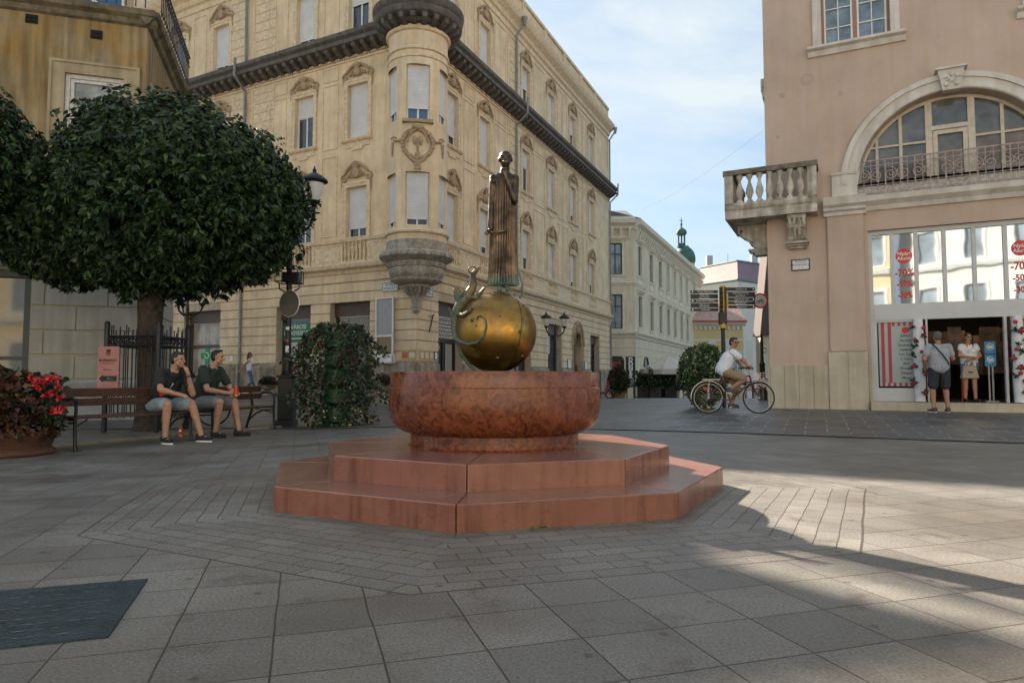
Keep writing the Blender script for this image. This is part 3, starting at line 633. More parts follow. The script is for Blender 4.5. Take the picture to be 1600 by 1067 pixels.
for F, gop, bays, ln in ((FL, gopL, bayL, lenL), (FR, gopR, bayR, lenR)):
    b = MB(F); b.m = 1; wall(b, 0, ln, -1.6, 5.4, gop, .45); b.m = 0
    upops = [(q-WW/2, q+WW/2, z0, z1) for q in bays for z0, z1 in (F1, F2, F3)]
    wall(b, 0, ln, 5.4, 20.6, upops, .24)
    b.build('wall', [CREAM, GROOVE], MBD)
    b = MB(F); ops2 = [tuple(o) for o in gop]
    courses(b, 0.0, ln, 1.5, 4.66, .395, ops2); b.box(0, ln, .0, .05, 4.70, 5.02); b.build('rusticated_blocks', CREAM, MBD)
    b = MB(F)
    sg = [(0, ln)]
    xs_ = sorted([0, ln]+[q for o in gop for q in o[:2]])
    for a, c in zip(xs_[::2], xs_[1::2]): b = MB(F); b.profile([(0, -1.6), (.13, -1.6), (.13, 1.32), (.08, 1.46), (0, 1.48)], a, c); b.build('plinth', PLINTH, MBD)
    b = MB(F)  # ledge over the ground floor, balcony band
    b.profile([(0, 5.0), (.10, 5.02), (.14, 5.14), (.30, 5.22), (.34, 5.36), (.33, 5.40), (0, 5.42)], 0, ln)
    b.profile([(0, 6.28), (.16, 6.28), (.19, 6.40), (0, 6.42)], 0, ln)
    segs = [0]+[q for v in bays for q in (v-.62, v+.62)]+[ln]
    for a, c in zip(segs[::2], segs[1::2]):
        b.box(a, c, 0, .10, 5.42, 6.279)
        if c-a > .6: rects(b, a+.14, c-.14, 5.56, 6.18, .03, .10, .118)
    for q in bays: b.box(q-.62, q+.62, .0, .15, 5.42, 5.50)
    b.build('balcony_band', CREAM2, MBD)
    for q in bays: b = MB(F); balusters(b, q-.58, q+.58, 5.5, 6.28, 6, .08, .07); b.box(q-.6, q+.6, .02, .14, 6.275, 6.279); b.build('balustrade', CREAM2, MBD, smooth=True)
    b = MB(F)  # flat panels and pilaster strips between the bays
    allb = [0.9]+list(bays)+[min(ln, bays[-1]+3)]
    for i in range(len(bays)-1):
        a, c = bays[i]+.95, bays[i+1]-.95
        n = max(1, round((c-a)/1.2)); wd = (c-a)/n
        for k in range(n):
            p, q = a+k*wd+.08, a+(k+1)*wd-.08
            for z0, z1 in ((6.6, 9.9), (10.2, 12.9), (15.0, 17.9)): rects(b, p, q, z0, z1, .035, 0, .03)
            rects(b, p, q, 13.05, 13.6, .03, 0, .03)
    for q in ([9.9] if F is FR else [8.2, 9.9]):
        courses(b, q-1.5 if F is FR else q-.6, q-.3 if F is FR else q+.6, 6.6, 13.6, .42, [], .03, .04)
        courses(b, q-1.5 if F is FR else q-.6, q-.3 if F is FR else q+.6, 14.9, 18, .42, [], .03, .04)
    b.box(0, ln, 0, .05, 10.0, 10.1) if F is None else None
    for zz in (13.68, 18.15): b.profile([(0, zz), (.06, zz+.02), (.06, zz+.09), (0, zz+.11)], 0, ln)
    b.build('mouldings', CREAM2, MBD)
    b = MB(F)  # dark bracketed cornice
    b.profile([(0, 13.95), (.14, 13.98), (.16, 14.12), (.60, 14.16), (.62, 14.30), (.52, 14.36), (.66, 14.46), (.68, 14.60), (.60, 14.66), (0, 14.86)], .9, ln)
    x = 1.3
    while x < ln-.1: b.profile([(.0, 13.86), (.12, 13.84), (.50, 14.02), (.54, 14.16), (0, 14.16)], x, x+.19); x += .47
    b.build('bracketed_cornice', LEDGE, MBD)
    b = MB(F)
    x = .9
    while x < ln-.1 and x < 28: b.box(x, x+.07, 0, .09, 13.80, 13.88); x += .13
    b.build('dentils', CREAM2, MBD)
    b = MB(F); b.profile([(0, 18.5), (.10, 18.55), (.14, 18.75), (.38, 18.95), (.46, 19.10), (.50, 19.28), (.46, 19.34), (0, 19.5)], 0, ln)
    b.profile([(0, 20.45), (.07, 20.45), (.07, 20.62), (-.3, 20.62), (-.3, 20.45)], 0, ln)
    x = .6
    while x < ln-.5: b.box(x, x+.5, .0, .05, 19.5, 20.45); x += 3.1
    b.build('top_cornice', CREAM2, MBD)
b = MB(); tR = Vector((.413*lenR, .911*lenR)); tL = Vector((-.885*lenL, .466*lenL)); e = Vector((.15, 1)).normalized()
b.prismz([(0, 0), tuple(tR), tuple(tR+tL), tuple(tL)], 20.40, 20.44)
b.quad((tR.x, tR.y, -2), (tR.x+tL.x*.3, tR.y+tL.y*.3, -2), (tR.x+tL.x*.3, tR.y+tL.y*.3, 20.5), (tR.x, tR.y, 20.5))
b.build('roof', mat('roof_tin', (.12, .12, .12), .6), MBD)
w1 = win_proto(WW, F1[1]-F1[0], .80, 'plain', True, .78); w1b = win_proto(WW, F1[1]-F1[0], .93, 'plain', True, .78)
w2 = win_proto(WW, F2[1]-F2[0], .76, 'cross', True, .62); w2b = win_proto(WW, F2[1]-F2[0], .35, 'cross', True, .62)
w3 = win_proto(WW, F3[1]-F3[0], .90, 'cross', True, .7, sill=False); w3b = win_proto(WW, F3[1]-F3[0], .5, 'cross', True, .7, sill=False)
w1c = win_proto(WW, F1[1]-F1[0], .66, 'plain', True, .78); w2c = win_proto(WW, F2[1]-F2[0], .985, 'cross', True, .62)
used = set()
def pl_(p, F, q, z):
    f = id(p) not in used; used.add(id(p)); return place(p, F, q, z, MBD, f)
for F, bays in ((FL, bayL), (FR, bayR)):
    for i, q in enumerate(bays):
        pl_((w1, w1b, w1c)[(i*2+(F is FR)) % 3], F, q, F1[0])
        pl_(w2b if (F is FL and i == 1) or (F is FR and i == 2) else (w2, w2c)[(i+(F is FL)) % 2], F, q, F2[0])
        pl_(w3b if (F is FL and i == 0) or (F is FR and i in (2, 4)) else w3, F, q, F3[0])
# drain pipes
b = MB(FL); b.tube([(9.3, .16, 19.2), (9.3, .12, 14.95)], .06, 8); b.tube([(9.3, .7, 14.9), (9.3, .72, 14.1), (9.3, .12, 13.6), (9.3, .12, 6.5), (9.3, .42, 5.5), (9.3, .42, 5.1), (9.3, .12, 4.8), (9.3, .12, 1.6), (9.3, .2, 1.4), (9.3, .2, 0)], .06, 8); b.build('drainpipe', ZINC, MBD, smooth=True)
b = MB(FR)
for q in (9.0, 25.55):
    b.tube([(q, .55, 19.0), (q, .5, 18.7), (q, .12, 18.2), (q, .12, 14.9)], .06, 8); b.tube([(q, .72, 14.9), (q, .7, 14.1), (q, .12, 13.6), (q, .12, 6.5), (q, .42, 5.5), (q, .42, 5.0), (q, .12, 4.7), (q, .12, -1)], .06, 8)
    b.lathe([(.06, 18.6), (.13, 18.9), (.14, 19.05)], (q, .56, 0), 10)
b.build('drainpipe', ZINC, MBD, smooth=True)
# ---- turret ----
TA = math.atan2(-25.45, 3.58); TRr = 1.12
def cyl(ops, z0, z1, r, depth, cuts, parent, name, m, a0=-2.0, a1=2.0):
    b = MB(); fake = [(q, q+1e-4, 0, 0) for q in cuts]
    ss = sorted({a0, a1, *[round(q, 4) for q in cuts], *[q for o in ops for q in o[:2]]}); zs = sorted({z0, z1, *[q for o in ops for q in o[2:]]})
    pt = lambda s, y, z: ((r+y)*cos(TA+s), (r+y)*sin(TA+s), z)
    for i in range(len(ss)-1):
        for j in range(len(zs)-1):
            cs, cz = (ss[i]+ss[i+1])/2, (zs[j]+zs[j+1])/2
            if any(o[0] < cs < o[1] and o[2] < cz < o[3] for o in ops): continue
            b.quad(pt(ss[i], 0, zs[j]), pt(ss[i+1], 0, zs[j]), pt(ss[i+1], 0, zs[j+1]), pt(ss[i], 0, zs[j+1]))
    for o in ops:
        a, c, z_, zt = o; d = -depth
        b.quad(pt(a, 0, z_), pt(a, 0, zt), pt(a, d, zt), pt(a, d, z_)); b.quad(pt(c, 0, zt), pt(c, 0, z_), pt(c, d, z_), pt(c, d, zt)); b.quad(pt(a, 0, zt), pt(c, 0, zt), pt(c, d, zt), pt(a, d, zt)); b.quad(pt(c, 0, z_), pt(a, 0, z_), pt(a, d, z_), pt(c, d, z_))
    return b.build(name, m, parent)
wa = .40
tops = [(s-wa, s+wa, z0, z1) for s in (-1.18, 0, 1.18) for z0, z1 in ((6.38, 8.35), (10.3, 12.35))]
tur = cyl(tops, 5.9, 14.3, TRr, .22, np.linspace(-2.2, 2.2, 56), MBD, 'turret', CREAM, -2.2, 2.2)
b = MB()
b.lathe([(0, 3.28), (.10, 3.30), (.16, 3.40), (.14, 3.46), (.18, 3.52), (.17, 3.62), (.20, 3.85), (.30, 4.02), (.34, 4.05), (.42, 4.22), (.50, 4.26), (.50, 4.34), (.60, 4.36), (.84, 4.42), (.90, 4.50), (.90, 4.56), (1.0, 4.66), (1.04, 4.80), (1.02, 4.93), (1.07, 4.96), (1.09, 5.10), (1.06, 5.14), (1.16, 5.2), (1.32, 5.27), (1.37, 5.31), (1.37, 5.44), (1.30, 5.50), (1.13, 5.53), (1.13, 5.9)], n=64)
for k in range(28):
    a = 2*pi*k/28; b.ball((.93*cos(a), .93*sin(a), 4.50), .045, 8, 6)
for k in range(40):
    a = 2*pi*k/40; b.ball((1.09*cos(a), 1.09*sin(a), 5.03), (.035, .035, .05), 6, 5); b.ball((1.37*cos(a+.05), 1.37*sin(a+.05), 5.37), (.04, .04, .06), 6, 5)
for k in range(16):
    a = 2*pi*k/16; b.tube([(.50*cos(a), .50*sin(a), 4.26), (.44*cos(a), .44*sin(a), 4.12), (.30*cos(a), .30*sin(a), 3.95)], [.045, .035, .02], 6)
b.build('turret_corbel', CARVED, tur, smooth=True)
b = MB(); b.lathe([(1.13, 6.12), (1.20, 6.14), (1.22, 6.2), (1.2, 6.24), (1.12, 6.26)], n=64); b.lathe([(1.12, 12.62), (1.16, 12.64), (1.16, 12.72), (1.12, 12.74)], n=64); b.lathe([(1.12, 12.9), (1.18, 12.93), (1.18, 13.0), (1.12, 13.05)], n=64)
b.lathe([(1.12, 13.62), (1.2, 13.66), (1.22, 13.76), (1.12, 13.78)], n=64)
for k in range(64): a = 2*pi*k/64; b.ball((1.2*cos(a), 1.2*sin(a), 13.71), .032, 6, 5)
b.build('turret_rings', CREAM2, tur, smooth=True)
b = MB(); b.lathe([(1.14, 13.86), (1.26, 13.9), (1.28, 14.04), (1.60, 14.10), (1.66, 14.16), (1.68, 14.34), (1.62, 14.40), (1.72, 14.50), (1.74, 14.68), (1.66, 14.76), (.9, 15.0), (.2, 15.25), (0, 15.3)], n=72)
for k in range(22):
    a = 2*pi*k/22; b.M = Matrix.Rotation(a, 4, 'Z'); b.profile([(1.14, 13.80), (1.3, 13.78), (1.56, 13.92), (1.60, 14.08), (1.14, 14.08)], -.09, .09)
b.M = None; b.build('turret_cap', LEDGE, tur, smooth=True)
tw1 = win_proto(.84, 1.97, .86, 'plain', False); tw2 = win_proto(.84, 2.05, .78, 'plain', False, glass=BLUEG)
for p, z in ((tw1, 6.38), (tw2, 10.3)):
    for i, s_ in enumerate((0, -1.18, 1.18)):
        a = TA+s_; n = Vector((cos(a), sin(a))); F = frame((0, 0, 0), (-n.y, n.x), (n.x, n.y)); q = p if i == 0 else copy_tree(p); q.parent = tur; q.matrix_local = F @ Matrix.Translation((0, TRr*cos(wa)+.06, z))
b = MB(frame((0, 0, 0), (-sin(TA), cos(TA)), (cos(TA), sin(TA))))
y0 = 1.12
for z in (10.24,): b.box(-.56, .56, y0-.15, y0+.10, z-.10, z+.02)
# wreath medallion
for k in range(26):
    a = 2*pi*k/26; b.ball((.54*cos(a), y0+.05-.09*abs(cos(a)), 9.38+.54*sin(a)), (.085+.015*(k % 2), .07, .085), 8, 6)
for sx in (-1, 1):
    b.ball((sx*.105, y0+.03, 9.48), (.085, .05, .17), 12, 8); b.tube([(sx*.42, y0, 9.8), (sx*.62, y0-.12, 9.48), (sx*.80, y0-.26, 9.55)], [.05, .075, .05], 7)
    b.tube(spiral(sx*.84, 9.58, .12, .03, 0, 2*pi, y0-.32, 12, sx), .035, 6); b.tube([(sx*.92, y0-.42, 9.5), (sx*.93, y0-.45, 9.0)], [.055, .03], 7)
    b.tube([(sx*.04, y0+.07, 9.86), (sx*.20, y0+.05, 9.80), (sx*.33, y0+.02, 9.62), (sx*.36, y0, 9.40)], [.05, .045, .035, .02], 6)
    b.tube([(sx*.30, y0, 8.86), (sx*.14, y0+.04, 8.72), (0, y0+.05, 8.64)], [.06, .05, .03], 6)
b.ball((0, y0+.06, 9.98), (.22, .10, .12), 10, 8); b.ball((0, y0+.04, 9.30), (.045, .07, .30), 10, 8); b.ball((0, y0+.05, 8.96), (.10, .07, .12), 10, 8)
b.profile([(y0, 8.42), (y0+.05, 8.42), (y0+.08, 8.8), (y0, 8.8)], -.12, .12)
b.build('wreath_medallion', ORN, tur, smooth=True)
# ---- shop fronts of the corner building ----
def shop(F, s0, s1, z1, style, fl):
    root = None; b = MB(F); d = -.38
    b.box(s0, s1, d, d+.12, z1-.55, z1); o = b.build('shopfront', BROWN, MBD)
    b = MB(F); zt = z1-.55
    b.box(s0, s0+.12, d-.05, d+.04, -1, zt); b.box(s1-.12, s1, d-.05, d+.04, -1, zt)
    if style == 'lattice':
        b.box(s0, s1, d-.05, d+.06, 2.35, 2.50); b.box((s0+s1)/2-.05, (s0+s1)/2+.05, d-.05, d+.05, -1, 2.35); b.build('frame', mat('shop_frame', (.03, .02, .016), .5), o)
        b = MB(F); 
        nx = 14; nz = 6; w_ = (s1-s0-.24)/nx; h_ = (zt-2.5)/nz
        for i in range(nx):
            for j in range(nz):
                cx = s0+.12+w_*(i+.5+(.5 if j % 2 else 0)); cz = 2.5+h_*(j+.5)
                if cx < s1-.12: b.torus((cx, d+.03, cz), min(w_, h_)*.43, .014, 'y', 8, 4)
        b.build('lattice', WHITE, o); b = MB(F); b.box(s0+.1, s1-.1, d-.05, d-.03, 2.3, zt); b.build('transom_pane', DARK, o)
        b = MB(F); b.box(s0+.12, s1-.12, d-.04, d-.02, -1, 2.35); b.build('pane', GLASS, o)
        b = MB(F); xx = s0+.35 if fl > 0 else s1-.6
        b.box((s0+s1)/2+.2, (s0+s1)/2+.75, d+.01, d+.03, .1, 2.3); b.build('notice', mat('dull_paper', (.30, .28, .24), .6), o)
    elif style == 'pharmacy':
        b.build('frame', mat('shop_frame', (.03, .02, .016), .5), o)
        b = MB(F); b.box(s0+.12, s1-.12, d-.04, d-.02, -1, zt); b.build('pane', GLASS, o)
        b = MB(F); b.box(s0+.1, s1-.1, d+.03, d+.10, 2.45, 3.2); sg = b.build('signboard', GREEN, o)
        M = F @ Matrix.Identity(4); c_ = (s0+s1)/2
        text('VÁROSI', .26, M @ tmat(c_, d+.105, 3.03, -1), SIGNW, sg, bold=.004); text('GYÓGYSZERTÁR', .24, M @ tmat(c_, d+.105, 2.77, -1), SIGNW, sg, bold=.004, sx=.9)
        b = MB(F); b.box(s0+.2, s1-.2, d+.10, d+.106, 2.53, 2.57); b.build('underline', SIGNW, sg)
        b = MB(F); b.box(c_+.1, c_+.72, d+.0, d+.03, -.2, 2.4); b.box(c_-.55, c_-.1, d+.0, d+.03, .7, 2.4); b.build('white_panel', mat('white_panel', (.50, .49, .46), .4), o)
    elif style == 'benu':
        b.box(s0, s1, d-.05, d+.03, 2.28, 2.42); b.box(s0, s1, d-.05, d+.04, -1, .45); b.box(s0, s0+.35, d-.05, d+.05, -1, zt); b.build('frame', mat('shop_frame2', (.07, .055, .045), .5), o)
        b = MB(F); b.box(s0+.12, s1-.12, d-.04, d-.02, .45, zt); b.build('pane', mat('curtained_glass', (.40, .36, .30), .12, var=.35, vs=1.6, streak=.3, spec=.8), o)
        c_ = (s0+s1)/2+.12; z_ = 1.93; b = MB(F); b.box(c_-.14, c_+.14, d+.0, d+.012, z_-.42, z_+.42); b.box(c_-.42, c_-.14, d+.0, d+.012, z_-.14, z_+.14); b.box(c_+.14, c_+.42, d+.0, d+.012, z_-.14, z_+.14); cr = b.build('green_cross', mat('cross_green', (.03, .30, .10), .5), o)
        b = MB(F); b.torus((c_, d+.016, z_), .13, .022, 'y', 20, 5, R(60), R(360)); b.build('cross_emblem', SIGNW, cr)
        text('BENU', .34, F @ tmat(c_+.05, d+.004, 1.36, -1), mat('navy', (.02, .025, .06), .5), o, bold=.012)
    else:
        b.box(s0, s1, d-.05, d+.05, 2.1, 2.22); b.box((s0+s1)/2-.04, (s0+s1)/2+.04, d-.05, d+.05, -1.3, 2.1); b.build('frame', mat('shop_frame', (.03, .02, .016), .5), o)
        b = MB(F); b.box(s0+.12, s1-.12, d-.04, d-.02, -1.3, zt); b.build('pane', GLASS, o)
        b = MB(F); b.box(s0+.25, s0+1.25, d+.0, d+.03, 2.3, 3.3); b.build('poster', mat('pale_poster', (.46, .52, .52), .5), o)
        if style == 'T': text('I', .8, F @ tmat(s0+.9, d+.035, 2.8, 1), BLACK, o, bold=.02)
shop(FL, 2.18, 4.23, 3.9, 'lattice', -1); shop(FL, 5.26, 7.21, 3.9, 'pharmacy', -1); shop(FL, 10.65, 13.1, 3.95, 'benu', -1); shop(FL, 15, 17.2, 3.9, 'plain', -1)
shop(FR, 1.56, 3.6, 3.95, 'lattice', 1); shop(FR, 8.7, 11.0, 3.95, 'plain', 1); shop(FR, 13.4, 15.6, 3.95, 'T', 1); shop(FR, 21.0, 23.0, 3.75, 'plain', 1)
# arched doorway
b = MB(FR); b.box(17.55, 19.3, -.42, -.3, -1.4, 1.75); dr = b.build('door', mat('door_wood', (.13, .035, .02), .5, var=.2, vs=6), MBD)
b = MB(FR); b.box(17.65, 18.4, -.29, -.27, -1, 1.6); b.build('door_panel', mat('door_green', (.05, .06, .04), .5), dr); b = MB(FR); b.box(17.55, 19.3, -.44, -.42, 1.75, 3.9); b.build('fanlight', mat('fanlight', (.20, .15, .09), .5), dr)
b = MB(FR); c_ = 18.425
for sx in (-1, 1):
    pts = [(c_+sx*.875, z) for z in (2.9, 3.91)]+[(c_+sx*.875*cos(t), 2.95+.95*sin(t)) for t in ()]
    arc = [(c_+sx*.87*cos(t), 2.9+.98*sin(t)) for t in np.linspace(pi/2, 0, 10)]
    b.prism([(c_+sx*.88, 2.88), (c_+sx*.88, 3.92), (c_, 3.92)]+arc, -.25, .03) if sx > 0 else b.prism(list(reversed([(c_+sx*.88, 2.88), (c_+sx*.88, 3.92), (c_, 3.92)]+arc)), -.25, .03)
    b.tube([(c_+sx*.95, .06, -1), (c_+sx*.95, .06, 2.9)], .06, 8)
b.tube([(c_+1.05*cos(t), .07, 2.9+1.5*sin(t)) for t in np.linspace(0, pi, 18)], .10, 8)
b.M = FR @ Matrix.Translation((c_, .03, 3.5)); cart(b, 1.0, .85); b.M = FR
b.build('door_ornament', ORN, MBD, smooth=True)
# ---- small things on the corner building ----
def plate(F, s0, s1, z0, z1, m, label, cat, name, y=.05, txt=(), parent0=C0, group=None, th=.02, fl=1, edge=None):
    t = thing(name, label, cat, None, group); t.parent = None; t.matrix_world = Matrix.Translation(parent0) @ F @ Matrix.Translation(((s0+s1)/2, y, z0))
    b = MB(); w_ = (s1-s0)/2; b.box(-w_, w_, 0, th, 0, z1-z0); o = b.build('board', m, t, bevel=.006)
    if edge: b = MB(); rects(b, -w_-.01, w_+.01, -.01, z1-z0+.01, .025, -.002, th+.006); b.build('rim', edge, t)
    for s_, sz, zz, mm in txt: text(s_, sz, tmat(0, th+.002, zz, fl), mm, o, ex=.001)
    return t
ENAM = mat('enamel', (.62, .64, .66), .35); INK = mat('ink', (.03, .03, .035), .6)
plate(FL, .80, 1.55, 4.2, 4.52, ENAM, 'small white street name plate left of the turret corbel', 'street sign', 'street_sign', txt=(('BELVÁROS', .10, .24, INK), ('KAZINCZY U.', .13, .10, INK)), fl=-1, y=.055, edge=ZINC)
plate(FR, .55, 1.05, 4.02, 4.36, ENAM, 'small white street name plate right of the turret corbel', 'street sign', 'street_sign', txt=(('BELVÁROS', .08, .25, INK), ('DEÁK U.', .12, .11, INK)), fl=1, y=.055, edge=ZINC)
t = plate(FL, .95, 1.75, 1.45, 3.95, mat('board_grey', (.33, .34, .35), .5, var=.1, vs=8), 'tall grey display case on the wall under the turret', 'display case', 'display_case', y=.05, fl=-1, th=.12)
b = MB(); rects(b, -.42, .42, -.02, 2.5, .05, .10, .16); b.box(-.42, .42, .1, .15, 1.0, 1.06); b.box(-.42, .42, .0, .16, -.02, .32); b.build('case_frame', WHITE, t)
b = MB(); b.box(-.33, .33, .12, .135, .36, 1.0); b.build('case_pane', mat('warm_pane', (.20, .12, .05), .15), t)
for i, (F_, s0, cc, lab) in enumerate(((FL, .32, (.45, .10, .06), 'small red notice, leftmost of the row above the plinth'), (FL, -.0, (.58, .55, .42), 'small cream notice beside the red one above the plinth'), (FR, .18, (.60, .55, .40), 'first small yellow-edged notice right of the building corner'), (FR, .52, (.62, .58, .46), 'second small yellow-edged notice right of the building corner'), (FR, .86, (.60, .56, .44), 'third small yellow-edged notice right of the building corner'))):
    plate(F_, s0, s0+.28, 1.62, 1.86, mat('notice%d' % i, cc, .5), lab, 'notice', 'wall_notice', group='notices in a row at the building corner', edge=mat('yellow_edge', (.55, .36, .08), .5))
plate(FR, 1.22, 1.45, 1.6, 1.9, SIGNW, 'white notice in a black frame beside the shop door', 'notice', 'wall_notice', edge=BLACK)
b = MB(); t = thing('wall_anchor', 'slanting black iron tie anchor on the wall beside the turret', 'anchor', None); t.matrix_world = Matrix.Translation(C0) @ FR @ Matrix.Translation((.95, .06, 3.0))
b.tube([(-.15, .02, -.35), (.15, .02, .35)], .025, 6); b.build('bar', IRON, t); b = MB(); b.tube([(-.2, .03, .25), (.2, .03, .3)], .012, 6); b.build('crossbar', IRON, t)
plate(FR, 16.55, 17.1, 1.5, 2.05, SIGNW, 'white plate left of the arched doorway', 'plate', 'wall_plate', y=.05, edge=IRON); plate(FR, 19.7, 20.2, 1.5, 2.0, SIGNW, 'white plate right of the arched doorway', 'plate', 'wall_plate', y=.05, edge=IRON)
plate(FL, 9.75, 9.95, 1.62, 1.86, SIGNW, 'pair of tiny white plates by the drainpipe', 'plate', 'wall_plate', y=.05)

# ---------------- ochre building on the left ----------------
OCHRE = mat('ochre_plaster', (.35, .215, .065), .9, col2=(.37, .31, .20), vs=1.15, streak=.45, bump=.4, bs=8)
OCREAM = mat('old_cream', (.42, .34, .22), .85, var=.15, vs=2, streak=.2)
GSTONE = mat('pale_block', (.36, .345, .30), .85, var=.1, vs=2, streak=.15)
K = Vector((-8.62, 15.7, 0)); OB = thing('ochre_building', 'weathered ochre building with white window and cream stone ground floor behind the tree', 'building', K)
OF = frame((0, 0, 0), (-.957, -.291), (.291, -.957)); OS = frame((0, 0, 0), (-.296, .955), (.955, .296))
wopF = [(.455, 1.65, 5.75, 7.80)]; wopS = [(.55, 1.55, 5.9, 7.75)]; sh = (2.15, 6.6, .35, 3.25)
b = MB(OF); wall(b, 0, 12, 3.85, 9.3, wopF, .12); b.M = OS; wall(b, 0, 4.3, 3.85, 9.3, wopS, .12); b.build('ochre_wall', OCHRE, OB)
b = MB(OF); b.m = 1; wall(b, 0, 12, -.6, 3.85, [sh], .3); b.M = OS; wall(b, 0, 4.3, -.6, 3.85, [], .3); b.M = OF; b.m = 0
courses(b, 0, 12, .82, 3.6, .545, [sh], .03, .03, 1, 1.25); b.M = OS; courses(b, 0, 4.3, .82, 3.6, .545, [], .03, .03, 1, 1.25)
b.build('stone_ground_floor', [GSTONE, GROOVE], OB)
b = MB(OF); b.profile([(0, .62), (.22, .62), (.24, .74), (.10, .80), (0, .81)], -.2, 2.1); b.box(-.1, 2.1, 0, .14, -.6, .62); b.M = OS; b.profile([(0, .62), (.22, .62), (.24, .74), (.10, .80), (0, .81)], -.2, 4.3); b.build('plinth_ledge', mat('grey_ledge', (.33, .33, .32), .8, var=.2, vs=4), OB)
for F_, l_ in ((OF, 12), (OS, 4.3)):
    b = MB(F_); b.profile([(0, 3.85), (.10, 3.87), (.12, 3.98), (0, 4.0)], 0, l_); b.profile([(0, 9.1), (.08, 9.14), (.12, 9.24), (.24, 9.30), (.28, 9.42), (-.3, 9.45)], -.2, l_); b.build('eaves_moulding', mat('dirty_cornice', (.20, .165, .11), .85, var=.4, vs=4, streak=.4), OB)
b = MB(OF)
for o_ in ((.16, 1.92, 5.4, 8.05),): b.box(o_[0], .455, 0, .05, 5.4, 7.8); b.box(1.65, o_[1], 0, .05, 5.4, 7.8); b.box(o_[0], o_[1], 0, .051, 7.8, 8.05); rects(b, o_[0]-.04, o_[1]+.04, 5.4, 8.09, .06, .0, .08)
b.M = OS; rects(b, .38, 1.72, 5.6, 7.95, .17, 0, .05); b.build('window_surround', OCREAM, OB)
def cas(F_, a, c, z0, z1, nm='window'):
    b = MB(F_); rects(b, a, c, z0, z1, .09, -.14, -.04); b.box(a, c, -.13, -.03, z0+(z1-z0)*.5, z0+(z1-z0)*.5+.13); rects(b, a+.10, c-.10, z0+(z1-z0)*.5+.14, z1-.10, .07, -.12, -.06); rects(b, a+.10, c-.10, z0+.10, z0+(z1-z0)*.5-.02, .07, -.12, -.06)
    o = b.build(nm, mat('old_white', (.60, .58, .54), .6, var=.15, vs=12), OB); b = MB(F_); b.box(a+.05, c-.05, -.15, -.11, z0+.05, z1-.05); b.build('pane', mat('curtain_glass', (.34, .33, .29), .12, var=.55, vs=1.7, spec=.8), o); return o
cas(OF, .455, 1.65, 5.75, 7.80); cas(OS, .55, 1.55, 5.9, 7.75)
b = MB(OF)
for s_, z_ in ((1.05, 8.78), (2.35, 8.95)): b.box(s_-.12, s_+.12, 0, .03, z_-.10, z_+.10); b.box(s_-.10, s_+.10, .03, .05, z_-.06, z_-.02); b.box(s_-.10, s_+.10, .03, .05, z_+.02, z_+.06)
b.build('vent', DARK, OB)
b = MB(OF); b.box(3.2, 3.8, 0, .1, 4.0, 9.1); b.box(3.0, 4.2, 0, .35, 8.75, 8.95); b.build('pilaster', OCREAM, OB)
b = MB(OF); d = -.2; rects(b, sh[0], sh[1], sh[2], sh[3], .16, d-.05, d+.1); b.box(sh[0], sh[1], d, d+.04, 1.25, 1.33); b.box(4.1, 4.2, d, d+.08, sh[2], sh[3]); o = b.build('shop_window', mat('greygreen', (.05, .06, .055), .5), OB)
b = MB(OF); b.box(sh[0]+.1, sh[1]-.1, d-.06, d-.04, sh[2], sh[3]); b.build('pane', GLASS, o)
b = MB(OF); b.box(sh[0]-.2, sh[1], .0, .16, 3.3, 3.45); b.build('awning_rail', mat('bluegrey', (.12, .16, .17), .5), OB)
b = MB(OS)
for i in range(21): b.tube([(.05+i*.2, .28, 9.45), (.05+i*.2, .28, 10.35)], .014, 5); b.torus((.15+i*.2, .28, 10.2), .06, .009, 'y', 10, 4)
b.tube([(0, .28, 10.38), (4.3, .28, 10.38)], .025, 6); b.tube([(0, .28, 9.55), (4.3, .28, 9.55)], .018, 6); b.tube([(0, .28, 10.1), (4.3, .28, 10.1)], .012, 6)
b.M = OF
for i in range(6): b.tube([(.0+i*.2, .28, 9.45), (.0+i*.2, .28, 10.35)], .014, 5)
b.tube([(0, .28, 10.38), (1.1, .28, 10.38)], .025, 6); b.build('roof_terrace_railing', IRON, OB)
b = MB(); b.prismz([tuple((OF @ Vector((0, 0, 0)))[:2]), tuple((OF @ Vector((12, 0, 0)))[:2]), tuple((OF @ Vector((12, 0, 0))+OS @ Vector((4.3, 0, 0)))[:2]), tuple((OS @ Vector((4.3, 0, 0)))[:2])], 9.3, 9.4); b.build('roof_terrace', LEDGE, OB)
b = MB(OF); b.box(.9, 12, -2.6, -2.5, 9.42, 12.0); b.build('penthouse_wall', OCREAM, OB); b = MB(OF)
for i in range(4): rects(b, 1.1+i*.7, 1.78+i*.7, 9.5, 11.6, .05, -2.5, -2.44)
pw = b.build('terrace_glazing', WHITE, OB); b = MB(OF); b.box(1.12, 3.85, -2.49, -2.47, 9.5, 11.6); b.build('pane', BLUEG, pw)

